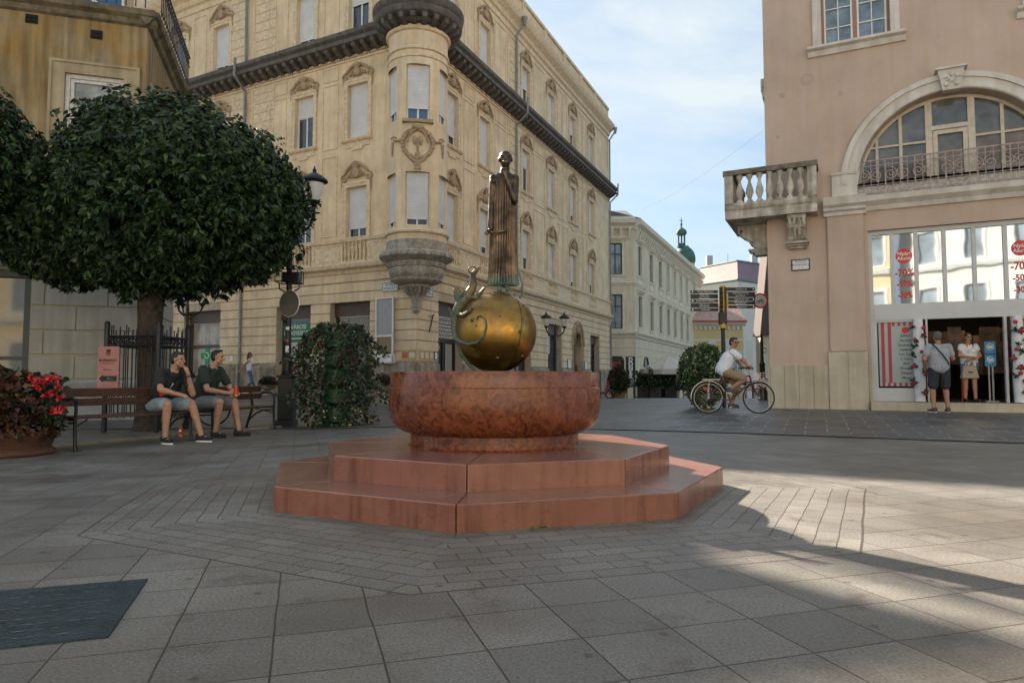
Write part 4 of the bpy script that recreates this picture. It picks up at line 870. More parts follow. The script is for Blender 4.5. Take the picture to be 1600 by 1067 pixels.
# ---------------- salmon building on the right ----------------
SALMON = mat('salmon_plaster', (.51, .39, .315), .85, var=.10, vs=.7, streak=.03, bump=.15, bs=14)
STUC = mat('grey_white_stucco', (.62, .58, .53), .75, var=.1, vs=3, streak=.15)
Q = Vector((6.42, 17.0, 0)); SB = thing('salmon_building', 'smooth salmon building with corner balcony, big arched window and white shop front', 'building', Q)
SF = frame((0, 0, 0), (.9, -.436), (-.436, -.9)); SS = frame((0, 0, 0), (.436, .9), (-.9, .436))
AC, AR, AZ = 4.0, 1.94, 5.48
ops = [(2.24, 9.5, -.2, 4.33), (1.36, 2.84, 8.98, 11.4), (5.6, 7.1, 8.98, 11.4), (AC-AR, AC+AR, 5.16, AZ)]
b = MB(SF); zt = AZ+AR+.01
wall(b, 0, 12.5, -.3, AZ, ops, .45)
# wall around the arch
wall(b, 0, AC-AR, AZ, zt, [], 0); wall(b, AC+AR, 12.5, AZ, zt, [], 0)
ts = np.linspace(0, pi, 49)
for a, c in zip(ts, ts[1:]):
    x0, z0, x1, z1 = AC+AR*cos(a), AZ+AR*sin(a), AC+AR*cos(c), AZ+AR*sin(c)
    b.quad((x0, 0, z0), (x0, 0, zt), (x1, 0, zt), (x1, 0, z1)); b.quad((x0, 0, z0), (x1, 0, z1), (x1, -.45, z1), (x0, -.45, z0))
wall(b, 0, 12.5, zt, 15.5, ops, .2)
b.M = SS; wall(b, 0, 11, -.3, 15.5, [], .1)
b.M = SF; b.box(.0, 12.5, -11, -.5, 15.4, 15.5)
b.build('wall', SALMON, SB)
b = MB(SF)
for k in range(4): b.box(.01+k*.33, .333+k*.33, .0, .05, -.2, 1.16)
b.box(-.05, 0, -.2, .05, -.2, 1.16)
for k in range(2): b.box(1.333+k*.42, 1.748+k*.42, .0, .10, -.2, 1.47)
b.box(2.18, 2.24, -.1, .03, -.2, 1.47)
b.M = SS; b.box(0, 11, 0, .04, -.3, 1.15); b.build('stone_plinth', mat('buff_stone', (.50, .44, .335), .7, var=.12, vs=2, streak=.15), SB)
PAT = mat('patched_plaster', (.44, .335, .265), .9, var=.1, vs=6)
for s_, z_, w_ in ((.42, 7.95, .09), (1.75, 7.75, .08), (1.0, 8.25, .16), (.62, 2.75, .035), (1.1, 2.75, .035), (.30, 6.9, .06)): b = MB(SF); b.prism([(s_+w_*cos(q), z_+w_*sin(q)) for q in np.linspace(0, 2*pi, 5 if w_ < .1 else 11)[:-1]+.8], 0, .004); b.build('plaster_patch', PAT, SB)
b = MB(SF); b.box(1.36, 2.16, 0, .08, 1.47, 4.78); b.build('pilaster', SALMON, SB, bevel=.04)
b = MB(SF); b.profile([(0, 4.74), (.12, 4.74), (.13, 4.82), (.20, 4.86), (.20, 4.92), (.28, 4.98), (.30, 5.06), (.33, 5.16), (0, 5.17)], 1.30, 2.22)
b.profile([(0, 4.80), (.06, 4.80), (.10, 4.90), (.22, 5.0), (.24, 5.12), (.0, 5.15)], 2.22, 12.5)
for sx in (-1, 1):
    x0, x1 = sorted((AC+sx*(AR+.02), AC+sx*(AR+.56))); b.box(x0, x1, 0, .10, 5.16, 5.72); b.profile([(0, 5.72), (.14, 5.72), (.16, 5.78), (0, 5.80)], x0-.02 if sx < 0 else x0, x1 if sx < 0 else x1+.02)
b.build('sill_band', STUC, SB)
b = MB(SF)
def ring(r0, r1, y0, y1, n=48, z0=AZ):
    for a, c in zip(np.linspace(-.0, pi, n+1), np.linspace(-.0, pi, n+1)[1:]):
        pa = [(AC+r*cos(t), z0+r*sin(t)) for r in (r0, r1) for t in (a, c)]
        (x0, q0), (x1, q1), (x2, q2), (x3, q3) = pa
        b.quad((x0, y1, q0), (x1, y1, q1), (x3, y1, q3), (x2, y1, q2)); b.quad((x2, y0, q2), (x3, y0, q3), (x3, y1, q3), (x2, y1, q2)); b.quad((x0, y0, q0), (x1, y0, q1), (x1, y1, q1), (x0, y1, q0))
ring(AR+.001, AR+.30, -.02, .07); ring(AR+.24, AR+.36, 0, .12); ring(AR+.02, AR+.08, 0, .09)
b.build('arch_moulding', STUC, SB)
b = MB(SF); zk = AZ+AR-.06; b.add([(AC-.17, 0, zk), (AC+.17, 0, zk), (AC+.26, 0, zk+.46), (AC-.26, 0, zk+.46), (AC-.17, .2, zk), (AC+.17, .2, zk), (AC+.26, .24, zk+.46), (AC-.26, .24, zk+.46)], [(4, 5, 6, 7), (0, 4, 7, 3), (1, 2, 6, 5), (3, 7, 6, 2), (0, 1, 5, 4)])
b.box(AC-.31, AC+.31, 0, .30, zk+.46, zk+.51)
for (x, z) in ((-.1, .12), (.1, .12), (0, .2), (-.11, .3), (.11, .3), (0, .34)): b.ball((AC+x, .22, zk+z), (.055, .05, .055), 8, 6)
for sx in (-1, 1): b.tube(spiral(AC+sx*.1, zk+.24, .09, .02, 0, 5, .23, 12, sx), .02, 5)
b.build('keystone', STUC, SB, smooth=False)
# arched window
b = MB(SF); d = -.30
def vz(x): return AZ+math.sqrt(max(0, (AR-.02)**2-(x-AC)**2))
for x, w_ in ((-1.5, .03), (-1.0, .035), (-.42, .07), (.42, .07), (1.0, .035), (1.5, .03)): b.box(AC+x-w_, AC+x+w_, d-.05, d+.03, 5.16, vz(AC+x)-.01)
for z_ in (6.36,):
    hw = math.sqrt(AR*AR-(z_-AZ)**2)-.03; b.box(AC-hw, AC-.42, d-.04, d+.02, z_, z_+.05); b.box(AC+.42, AC+hw, d-.04, d+.02, z_, z_+.05)
b.box(AC-.42, AC+.42, d-.05, d+.04, 6.62, 6.72); rects(b, AC-.34, AC+.34, 5.2, 6.60, .09, d-.03, d+.035); b.box(AC-AR+.02, AC+AR-.02, d-.05, d+.03, 5.16, 5.42)
ts = np.linspace(0, pi, 40)
b.tube([(AC+(AR-.05)*cos(t), d, AZ+(AR-.05)*sin(t)) for t in ts], .045, 6); o = b.build('arched_window', mat('cream_frame', (.55, .48, .38), .6, var=.15, vs=8), SB)
b = MB(SF); pts = [(AC-AR+.03, 5.18)]+[(AC-(AR-.03)*cos(t), AZ+(AR-.03)*sin(t)) for t in ts]+[(AC+AR-.03, 5.18)]; b.prism(pts, d-.06, d-.04); b.build('pane', mat('curtained_dark_glass', (.13, .125, .11), .07, var=.6, vs=1.4, spec=.9), o)
b = MB(SF); b.box(AC-AR-.02, AC+AR+.02, -.04, .10, 5.15, 5.155)
# iron rail
b = MB(SF); y = .07; x0, x1 = AC-AR-.02, AC+AR+.02
for z_, r_ in ((5.22, .012), (5.40, .009), (5.86, .009), (5.98, .018)): b.tube([(x0, y, z_), (x1, y, z_)], r_, 6)
n = 26
for i in range(n+1): x = x0+(x1-x0)*i/n; b.tube([(x, y, 5.15), (x, y, 5.98)], .008 if i % 4 else .014, 5)
for i in range(7):
    c = x0+(x1-x0)*(i+.5)/7
    for sx in (-1, 1): b.tube(spiral(c+sx*.13, 5.63, .15, .02, pi/2, pi/2+3.6*pi, y+.01, 30, sx), .009, 5); b.tube(spiral(c+sx*.16, 5.92-.08, .07, .015, -pi/2, 2*pi, y+.01, 16, sx), .007, 4)
    b.torus((c, y, 5.63), .05, .008, 'y', 14, 4)
b.build('iron_railing', mat('pink_iron', (.42, .32, .29), .6, var=.3, vs=20), SB)
b = MB(SF); b.box(x0+.02, x1-.02, -.25, -.05, 5.17, 5.40); b.build('window_box_base', mat('peeling_white', (.45, .41, .37), .8, var=.4, vs=14), SB)
# top windows
def topwin(a, c, z0, z1):
    b = MB(SF); b.box(a-.20, a, 0, .07, z0, z1+.2); b.box(c, c+.2, 0, .07, z0, z1+.2); b.box(a, c, 0, .07, z1, z1+.2); b.profile([(0, z0-.22), (.06, z0-.22), (.10, z0-.10), (.20, z0-.06), (.20, z0), (0, z0+.002)], a-.32, c+.32); sr = b.build('window_surround', STUC, SB)
    b = MB(SF); d = -.10; rects(b, a, c, z0, z1, .06, d-.05, d); m_ = (a+c)/2; b.box(m_-.05, m_+.05, d-.05, d+.01, z0, z1); o = b.build('window', mat('rust_frame', (.34, .17, .11), .6), SB)
    b = MB(SF)
    for q in (a+.06, m_+.05):
        w_ = (c-a)/2-.11; rects(b, q, q+w_, z0+.06, z1-.06, .04, d-.04, d+.005); b.box(q+w_/2-.012, q+w_/2+.012, d-.03, d, z0+.1, z1-.1)
        for k in range(1, 5): b.box(q, q+w_, d-.03, d, z0+(z1-z0)*k/5-.012, z0+(z1-z0)*k/5+.012)
    b.build('sash', WHITE, o); b = MB(SF); b.box(a+.05, c-.05, d-.06, d-.04, z0+.05, z1-.05); b.build('pane', mat('blinds_glass', (.18, .23, .27), .12, var=.4, vs=3, spec=.8), o)
topwin(1.36, 2.84, 8.98, 11.4); topwin(5.6, 7.1, 8.98, 11.4)
# corner balcony
BST = mat('balcony_stone', (.54, .49, .42), .85, var=.3, vs=5, streak=.45, bump=.3, bs=20); STAIN = mat('stained_rail', (.16, .145, .105), .9, var=.5, vs=6, bump=.4)
b = MB(SF); x0, x1, yo, yb = -.93, 1.18, .62, -1.7
b.profile([(yb, 4.80), (yo-.06, 4.80), (yo-.04, 5.0), (yo, 5.04), (yo+.03, 5.12), (yb, 5.12)], x0, x1); bl = b.build('balcony', BST, SB, bevel=.01)
b = MB(SF)
rail = lambda z0, z1, e: (b.box(x0-e, x1+e, yo-.22-e, yo-.02+e, z0, z1), b.box(x0-e, x0+.2+e, yb, yo-.2201-e, z0, z1), b.box(x1-.2-e, x1+e, .0, yo-.2201-e, z0, z1))
rail(5.90, 6.02, .03); b.build('handrail', STAIN, bl); b = MB(SF)
for x, y in ((x0, yo-.22), (x1-.2, yo-.22), (x0, yb)): b.box(x, x+.2, y, y+.2, 5.13, 5.90)
rail(5.12, 5.19, 0); b.build('balcony_post', BST, bl)
b = MB(SF); balusters(b, x0+.24, x1-.24, 5.19, 5.90, 7, yo-.12, .095, 14)
for i in range(6): balusters(b, x0+.05, x0+.15, 5.19, 5.90, 1, yb+.4+i*.27, .095, 12)
b.build('balusters', BST, bl, smooth=True)
def bracket(b, x0, x1, out):
    zf = lambda z: 4.80-(4.80-z)*.66
    prof = [(y_, zf(z_)) for y_, z_ in [(0, 4.80), (out, 4.80), (out, 4.68), (out*.82, 4.62), (out*.9, 4.5), (out*.86, 4.36), (out*.62, 4.25), (out*.5, 4.12), (out*.52, 3.98), (out*.4, 3.9), (0, 3.86)]]
    b.profile(prof, x0, x1)
    for k in range(4): q = x0+(x1-x0)*(k+.5)/4; b.tube([(q, out*.98, zf(4.70)), (q, out*.94, zf(4.5)), (q, out*.66, zf(4.27)), (q, out*.55, zf(4.05))], .035, 6)
    for i, (z, e) in enumerate(((3.86, .05), (3.78, .03), (3.70, .0))): b.box(x0-e, x1+e, 0, out*.62-.06*i+e*.5, zf(z)-.05, zf(z))
b = MB(SF); bracket(b, .50, .92, .44)
b.build('bracket', BST, bl, smooth=False)
b = MB(SS); bracket(b, .35, .75, .75); b.build('bracket', BST, bl)
b = MB(SS)
for z0, w_, o_ in ((14, .5, .6), (8.3, .6, .18), (8.1, .5, .12)): b.box(.3, 10, 0, o_*.6, z0, z0+.3)
b.build('side_moulding', STUC, SB)
# shopfront
SHW = mat('shop_white', (.50, .50, .50), .45, var=.05, vs=3)
MIRR = mat('shop_glass', (.02, .025, .03), .03, spec=1.0, metal=.0, coat=1)
for n_ in ('shop_glass',):
    m_ = MC[n_]; B_ = m_.node_tree.nodes['Principled BSDF']; B_.inputs['Metallic'].default_value = .85; B_.inputs['Base Color'].default_value = (.42, .45, .48, 1); B_.inputs['Coat Weight'].default_value = 0
    nn = m_.node_tree.nodes.new('ShaderNodeTexNoise'); nn.inputs['Scale'].default_value = 1.6; nn.inputs['Detail'].default_value = 1; gg = m_.node_tree.nodes.new('ShaderNodeNewGeometry'); bb = m_.node_tree.nodes.new('ShaderNodeBump'); bb.inputs['Strength'].default_value = .12; bb.inputs['Distance'].default_value = .012
    m_.node_tree.links.new(gg.outputs['Position'], nn.inputs['Vector']); m_.node_tree.links.new(nn.outputs['Fac'], bb.inputs['Height']); m_.node_tree.links.new(bb.outputs['Normal'], B_.inputs['Normal'])
b = MB(SF); d = -.12; E1 = 9.5
ms = [2.24, 2.74, 3.225, 3.78, 4.35, 4.93, 5.5, 6.07, 6.64, 7.2]
b.box(2.24, E1, d-.1, d+.03, 4.23, 4.33); b.box(2.24, 2.33, d-.1, d+.03, .31, 4.23)
b.box(2.33, E1, d-.1, d+.02, 2.50, 2.58); b.box(2.33, E1, d-.1, d+.05, 2.20, 2.499)
for x in ms[1:]: b.box(x-.04, x+.04, d-.1, d+.025, 2.58, 4.23)
for x in (3.26, 3.36, 4.84, 4.98): b.box(x, x+.05 if x != 3.36 else x+.04, d-.1, d+.06, .31, 2.2)
for x0_, x1_ in ((2.33, 3.26), (5.03, 6.1)): rects(b, x0_, x1_, .31, 2.2, .05, d-.1, d+.03); b.box(x0_, x1_, d-.1, d+.035, .36, .62)
sf = b.build('shopfront', SHW, SB)
b = MB(SF)
for i, (a, c) in enumerate(zip(ms, ms[1:])): b.box(a+.04+(.05 if i == 0 else 0), c-.04, d-.05, d-.03, 2.58, 4.23)
b.build('upper_glazing', MIRR, sf)
b = MB(SF); b.box(2.2, E1, -.3, .30, -.2, .30); b.build('doorstep', mat('buff_stone'), SB)if False else b.build('doorstep', MC['buff_stone'], SB)
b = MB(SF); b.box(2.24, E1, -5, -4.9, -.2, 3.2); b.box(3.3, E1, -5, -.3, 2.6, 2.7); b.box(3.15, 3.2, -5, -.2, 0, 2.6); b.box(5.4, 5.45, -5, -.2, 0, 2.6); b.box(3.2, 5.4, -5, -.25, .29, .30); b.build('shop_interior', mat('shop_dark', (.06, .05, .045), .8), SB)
b = MB(SF); b.box(4.1, 4.75, -1.6, -1.5, 2.52, 2.55); b.box(4.4, 5.0, -2.6, -2.5, 2.45, 2.48); b.build('added_fill_light', mat('fill_glow', (.6, .5, .3), .5, emit=((1, .8, .5), 4)), SB)  # glowing bars added so the dark shop interior gets some light
# clothes rails inside the shop: hanging garments, dark
rr = random.Random(3); GAR = mat('garments', (.18, .12, .10), .9, isl=.7, var=.5, vs=3)
for i in range(26):
    b = MB(SF)
    x = 3.35+rr.random()*1.9; y = -1.2-rr.random()*2.6; z = rr.uniform(.9, 1.4); b.profile([(y, z), (y-.05, z+.02), (y-.06, z+.7), (y, z+.75)], x, x+.28); b.build('garment', GAR, SB)
# display panel with stripes and brand list
def panel(x0_, x1_, nm, lab):
    w_ = x1_-x0_; t = thing(nm, lab, 'shop display', None); t.matrix_world = Matrix.Translation(Q) @ SF @ Matrix.Translation((x0_, d-.02, .66))
    b = MB(); b.box(.05, w_-.02, -.02, 0, 0, 1.50); bd = b.build('backing', mat('display_grey', (.33, .38, .38), .35, var=.1, vs=2), t)
    b = MB()
    for k in (.10, .24): b.box(k, k+.07, 0, .006, .08, 1.50)
    n = 8
    for k in range(n): q = .10+k*.115; b.box(q, q+.055, 0, .005 if q > .3 else .0055, 0, .085 if q > .3 else .08); q > .3 and b.box(q, q+.055, 0, .005, 1.40, 1.50)
    b.build('red_stripes', mat('crimson', (.42, .03, .05), .5), bd)
    b = MB(); b.lathe([(0, 0), (.075, 0), (.075, .006), (0, .006)], (0, 0, 0), 24); o = b.build('round_badge', REDP, bd); o.matrix_local = Matrix.Translation((.60, .002, 1.30)) @ Matrix.Rotation(-pi/2, 4, 'X')
    for i, (s_, sz) in enumerate((('ZARA', .085), ('Bershka', .07), ('Stradivarius', .066), ('Pull&Bear', .066), ('Tom Tailor', .066), ('S. Oliver', .066), ('ZEIT', .066), ('Wrangler', .066), ('Desigual', .066), ('Mango', .07))):
        text(s_, sz, tmat(.60, .004, 1.17-i*.108), INK, bd, ex=.001, bold=.001)
    return t
panel(2.36, 3.24, 'striped_display', 'striped red and grey window display listing clothing brands left of the shop door')
panel(5.06, 5.9, 'striped_display', 'striped window display right of the shop door at the photo edge')
def sale(x, nm_label):
    t = thing('sale_lettering', nm_label, 'window lettering', None); t.matrix_world = Matrix.Translation(Q) @ SF @ Matrix.Translation((x, d-.024, 2.6))
    b = MB(); b.box(-.185, .185, -.006, 0, 0, 1.60); b.build('film', mat('white_film', (.62, .60, .56), .5), t) if False else None
    b = MB(); b.lathe([(0, 0), (.17, 0), (.17, .006), (0, .006)], n=32); o = b.build('red_disc', REDP, t); o.matrix_local = Matrix.Translation((0, .002, 1.10)) @ Matrix.Rotation(-pi/2, 4, 'X')
    for s_, z_ in (('Nyári', 1.15), ('Akció', 1.04)): text(s_, .12, tmat(0, .012, z_), SIGNW, t, bold=.002)
    for s_, z_, sz in (('-70%', .70, .24), ('-50%', .44, .20), ('-30%', .18, .19)): text(s_, sz, tmat(0, .004, z_), mat('sale_red', (.50, .02, .015), .5), t, bold=.006, sx=.8)
sale(2.98, 'red sale disc and percent lettering on the second upper pane from the left'); sale(5.21, 'red sale disc and percent lettering on the upper pane at the photo edge')
def garland(x, lab):
    t = thing('flower_garland', lab, 'garland', None); t.matrix_world = Matrix.Translation(Q) @ SF @ Matrix.Translation((x, .05, .32))
    b = MB(); b.lathe([(.11, 0), (.10, .1), (.12, .4), (.105, .9), (.12, 1.3), (.10, 1.75), (.08, 1.88)], n=14); b.build('white_wrap', mat('tulle', (.66, .66, .68), .8, var=.1, vs=20, bump=.5), t, smooth=True)
    r_ = random.Random(int(x*10)); pts = []; dr = []
    b = MB()
    for i in range(17):
        z = .25+1.55*i/17+r_.uniform(-.05, .05); a = r_.uniform(.2, pi-.2); c = (cos(a)*.13, .08+sin(a)*.06, z)
        if i % 3 != 1:
            for k in range(9): pts.append(c); dr.append((r_.gauss(0, 1), abs(r_.gauss(0, .6)), r_.gauss(0, 1)))
        if i % 2 == 0: b.ball(c, (.045, .04, .045), 8, 6); b.torus((c[0], c[1]+.02, c[2]), .03, .014, 'y', 8, 5)
    b.build('rose', mat('rose_red', (.45, .01, .035), .6, isl=.4), t, smooth=True); leafmesh('leaves', pts, dr, .10, .3, mat('garland_leaf', (.02, .06, .02), .5, isl=.4), t)
garland(3.20, 'white garland with red roses beside the striped display'); garland(5.06, 'white garland with red roses right of the shop door')
plate(SF, .56, .96, 3.50, 3.76, ENAM, 'white enamel street name plate on the salmon wall below the balcony bracket', 'street sign', 'street_sign', y=.0, parent0=Q, txt=(('BELVÁROS', .055, .21, INK), ('MEGYEHÁZ U.', .07, .13, INK), ('1 - 7', .055, .05, INK)), edge=BLACK)
t = thing('instruction_stand', 'metal stand holding two blue pictogram signs in the shop doorway', 'sign stand', None); t.matrix_world = Matrix.Translation(Q) @ SF @ Matrix.Translation((4.63, -.45, .31))
b = MB(); b.box(-.05, -.02, -.02, .0, 0, .80); b.box(.02, .05, -.02, 0, 0, .80); b.box(-.12, .12, -.1, .1, 0, .03); b.build('stand', ZINC, t)
for z_ in (.80, 1.09):
    b = MB(); b.box(-.105, .105, 0, .02, z_, z_+.27); o = b.build('blue_sign', mat('sign_blue', (.02, .22, .42), .5), t); b = MB(); b.torus((0, .024, z_+.15), .065, .012, 'y', 20, 4); b.box(-.04, .04, .02, .027, z_+.12, z_+.17); b.build('pictogram', SIGNW, o)
t = thing('price_board', 'small white leaning board on a red stand inside the shop door', 'board', None); t.matrix_world = Matrix.Translation(Q) @ SF @ Matrix.Translation((4.22, -.6, .31)); b = MB(); b.add([(-.14, 0, .62), (.12, 0, .62), (.16, -.1, .98), (-.10, -.1, .98), (-.14, -.02, .62), (.12, -.02, .62), (.16, -.12, .98), (-.10, -.12, .98)], [(0, 1, 2, 3), (7, 6, 5, 4), (0, 3, 7, 4), (1, 5, 6, 2), (3, 2, 6, 7)]); b.build('board', SIGNW, t); b = MB(); b.tube([(-.12, -.03, 0), (-.12, -.03, .62)], .015, 6); b.tube([(.12, -.03, 0), (.12, -.03, .62)], .015, 6); b.build('leg', REDP, t)
# ---------------- far buildings ----------------
WPL = mat('white_plaster', (.68, .61, .46), .85, var=.08, vs=.8, streak=.12)
WPL2 = mat('white_trim', (.69, .63, .50), .8, var=.1, vs=3)
GRF = mat('green_frame', (.03, .075, .06), .5)
W0 = Vector((9.95, 55, 0)); WB = thing('white_building', 'long white three-storey building with green windows beyond the cream corner building', 'building', W0)
WF = frame((0, 0, 0), (-1, 0), (0, -1)); WR = frame((0, 0, 0), (.414, .910), (.910, -.414))
wb = [1.7, 5.9, 9.6, 13.1, 16.4, 19.9, 23.4, 28.2]
wops = [(q-.62, q+.62, z0, z1) for q in wb for z0, z1 in ((5.15, 7.75), (9.4, 11.95))]; wopf = [(1.0, 2.1, z0, z1) for z0, z1 in ((4.95, 7.75), (9.35, 11.95))]
dops = [(q-.7, q+.7, -3, 2.0) for q in (3.4, 9.6, 16.4)]
b = MB(WR); wall(b, 0, 33, -3, 13.2, wops+dops, .2); b.M = WF; wall(b, 0, 9, -3, 13.2, wopf+[(.9, 2.5, -3, 2.3)], .2); b.M = WR; b.box(32.99, 33, -12, 0, -3, 13.2); b.build('wall', WPL, WB)
b = MB(WR); courses(b, 0, 33, -2.2, 4.0, .7, [(o[0], o[1], o[2], o[3]) for o in dops], .03, .05); b.M = WF; courses(b, 0, 9, -2.2, 4.0, .7, [(.9, 2.5, -3, 2.3)], .03, .05); b.build('rusticated_blocks', WPL, WB)
for F_, l_ in ((WR, 33), (WF, 9)):
    b = MB(F_); b.profile([(0, 4.2), (.1, 4.25), (.14, 4.4), (.30, 4.55), (.32, 4.7), (0, 4.75)], 0, l_); b.profile([(0, 13.0), (.15, 13.1), (.2, 13.3), (.55, 13.5), (.62, 13.8), (.58, 13.9), (0, 13.95)], 0, l_)
    b.profile([(0, 8.45), (.06, 8.5), (.16, 8.7), (0, 8.75)], 0, 3.6 if F_ is WR else l_)
    x = .3
    while x < l_: b.profile([(0, 12.2), (.10, 12.25), (.42, 13.0), (.42, 13.15), (0, 13.15)], x, x+.2); x += .72
    b.build('cornice', WPL2, WB)
def farwin(F_, c, w_, z0, z1, m, hood=True, arch=False):
    b = MB(F_); d = -.15; rects(b, c-w_/2, c+w_/2, z0, z1, .09, d-.05, d); b.box(c-.04, c+.04, d-.05, d+.01, z0, z1); zz = z0+(z1-z0)*.64; b.box(c-w_/2, c+w_/2, d-.05, d+.012, zz, zz+.08); o = b.build('window', m, WB)
    b = MB(F_); b.box(c-w_/2+.05, c+w_/2-.05, d-.07, d-.05, z0+.05, z1-.05); b.build('pane', mat('far_glass', (.26, .31, .34), .08, var=.5, vs=.6, spec=.9), o)
    b = MB(F_); e = .17; b.box(c-w_/2-e, c-w_/2, 0, .06, z0, z1+e); b.box(c+w_/2, c+w_/2+e, 0, .06, z0, z1+e); b.profile([(0, z0-.2), (.1, z0-.2), (.16, z0), (0, z0+.01)], c-w_/2-e-.1, c+w_/2+e+.1); b.box(c-w_/2-.1, c+w_/2+.1, 0, .05, z0-.75, z0-.2)
    if hood: b.profile([(0, z1+e), (.08, z1+e), (.26, z1+e+.2), (.28, z1+e+.32), (0, z1+e+.36)], c-w_/2-e-.12, c+w_/2+e+.12)
    b.build('surround', WPL2, o)
for q in wb:
    farwin(WR, q, 1.24, 5.15, 7.75, mat('brown_frame', (.16, .14, .10), .6)); farwin(WR, q, 1.24, 9.4, 11.95, GRF if q < 13 else WHITE)
for z0, z1 in ((4.95, 7.75), (9.35, 11.95)): farwin(WF, 1.55, 1.1, z0, z1, GRF, z0 > 9)
b = MB(WR)
for i, q in enumerate(dops):
    b.box(q[0], q[1], -.24, -.2, -3, 2.0)
    b.tube([((q[0]+q[1])/2+.75*cos(t), .05, 2.0+.75*sin(t)) for t in np.linspace(0, pi, 12)], .08, 6)
    b.prism([((q[0]+q[1])/2+.68*cos(t), 1.99+.68*sin(t)) for t in np.linspace(0, pi, 12)], .036, .045)
b.M = WF; b.box(.9, 2.5, -.3, -.2, -3, 2.3); b.prism([(1.7+.8*cos(t), 2.29+.6*sin(t)) for t in np.linspace(0, pi, 12)], .005, .02)
b.build('dark_doorway', mat('dark_glass', (.02, .02, .02), .2), WB)
b = MB(WF); b.box(1.2, 2.2, .02, .04, 1.7, 2.3); b.build('red_sign', mat('dull_red', (.25, .03, .02), .5), WB)
b = MB(WR); b.profile([(.5, 13.95), (-6, 16.2), (-12, 13.95)], 0, 33); b.M = WF; b.profile([(.5, 13.951), (-4, 15.6), (-8, 13.951)], 0, 9); b.build('roof', mat('slate_roof', (.13, .13, .14), .7, var=.3, vs=2), WB)
# hotel style vertical sign
t = thing('vertical_sign', 'tall black standing sign with white letters in front of the white building', 'sign', None); p_ = PG(985.5, 41.3); t.location = p_
b = MB(); b.box(-.28, .28, -.05, .05, .72, 2.55); b.build('board', BLACK, t)
for i, c in enumerate('DONER'): text(c, .34, tmat(0, -.055, 2.36-i*.255) @ Matrix.Diagonal((1, 1, -1, 1)), SIGNW, t, bold=.02, name='letter')
for i in range(3): text(('GYROS', 'PIZZA', 'BAR')[i], .12, tmat(0, -.055, 1.10-i*.12) @ Matrix.Diagonal((1, 1, -1, 1)), SIGNW, t)
b = MB(); b.box(-.26, -.20, -.03, .03, 0, .72); b.box(.20, .26, -.03, .03, 0, .72); b.build('leg', BLACK, t)

YB = thing('yellow_house', 'low yellow house with red roof edge and white pilasters at the end of the street', 'building', Vector((0, 0, 0)))
YM = mat('yellow_plaster', (.62, .48, .24), .85, var=.06, vs=1); d = 80; x0, x1 = PX(1060, d), PX(1162, d); YB.location = (x0, d, 0)
YF = frame((0, 0, 0), (1, .0), (0, -1)); ln = x1-x0; zt = 7.55
wx = [ln-8.4, ln-5.2, ln-2.0]; wx = [PX(q, d)-x0 for q in (1095, 1118, 1139)]; wx = [PX(1094, d)-x0, PX(1121, d)-x0, PX(1152, d)-x0]
b = MB(YF); wall(b, 0, ln, -4, zt, [(q-.65, q+.65, 1.6, 3.9) for q in wx], .2); b.box(ln-.01, ln, -9, 0, -4, zt); b.build('wall', YM, YB)
b = MB(YF); b.profile([(0, zt-.4), (.3, zt-.2), (.45, zt), (.45, zt+.1), (0, zt+.1)], -.3, ln+.3); b.box(0, ln, 0, .08, 5.4, 5.6)
for q in [0]+wx: b.box(q+1.05, q+1.85, 0, .06, .2, 5.4)
b.box(0, ln, 0, .1, .0, .3)
for q in np.arange(.3, ln, .55): b.box(q, q+.22, 0, .2, 6.75, 7.1)
for q in wx: rects(b, q-.9, q+.9, 1.5, 4.2, .22, 0, .05)
b.build('pilasters', mat('cream_white', (.68, .66, .58), .8), YB)
b = MB(YF)
for q in wx: o_ = None
for q in wx:
    b = MB(YF); rects(b, q-.65, q+.65, 1.6, 3.9, .1, -.12, -.04); b.box(q-.04, q+.04, -.12, -.03, 1.6, 3.9); b.box(q-.6, q+.6, -.12, -.032, 3.0, 3.1); o_ = b.build('window', WHITE, YB); b = MB(YF); b.box(q-.6, q+.6, -.15, -.13, 1.65, 3.85); b.build('pane', mat('far_glass'), o_) if False else b.build('pane', MC['far_glass'], o_)
b = MB(YF); b.box(-.3, ln+.3, .45, .62, zt+.02, zt+.22); b.build('gutter', mat('red_gutter', (.42, .07, .04), .5), YB)
b = MB(YF); b.profile([(.6, zt+.12), (-4.2, zt+3.2), (-9, zt+.12)], -.3, ln+.3); b.build('roof', mat('pale_tiles', (.48, .31, .25), .9, var=.25, vs=3, bump=.3), YB)
BB = thing('grey_hall', 'large pale hall with hipped pink and purple roof rising behind the yellow house', 'building', Vector((PX(1153, 105), 105, 0))); o0 = BB.location
def bp(px, py, d_): v = P(px, py, d_); return v-o0
A_, B_, D_ = bp(1085, 446, 112), bp(1153, 437, 105), bp(1215, 446, 112); rA, rB, rD = bp(1095, 419, 116), bp(1152, 408, 110), bp(1215, 417, 116)
b = MB()
for p, q in ((A_, B_), (B_, D_)): b.quad((p.x, p.y, -5), (q.x, q.y, -5), tuple(q), tuple(p))
b.quad((A_.x, A_.y, -5), (A_.x, A_.y+20, -5), (A_.x, A_.y+20, A_.z), tuple(A_)); b.quad((D_.x, D_.y, -5), (D_.x, D_.y+20, -5), (D_.x, D_.y+20, D_.z), tuple(D_))
b.build('wall', mat('pale_grey_wall', (.56, .56, .53), .85, var=.05, vs=.5), BB)
b = MB(); b.quad(tuple(A_), tuple(B_), tuple(rB), tuple(rA)); b.quad(tuple(rA), tuple(rB), (rB.x, rB.y+8, rB.z-.5), (rA.x, rA.y+8, rA.z-.5)); b.build('pink_roof', mat('pink_tin', (.36, .21, .19), .6, var=.15, vs=.5), BB)
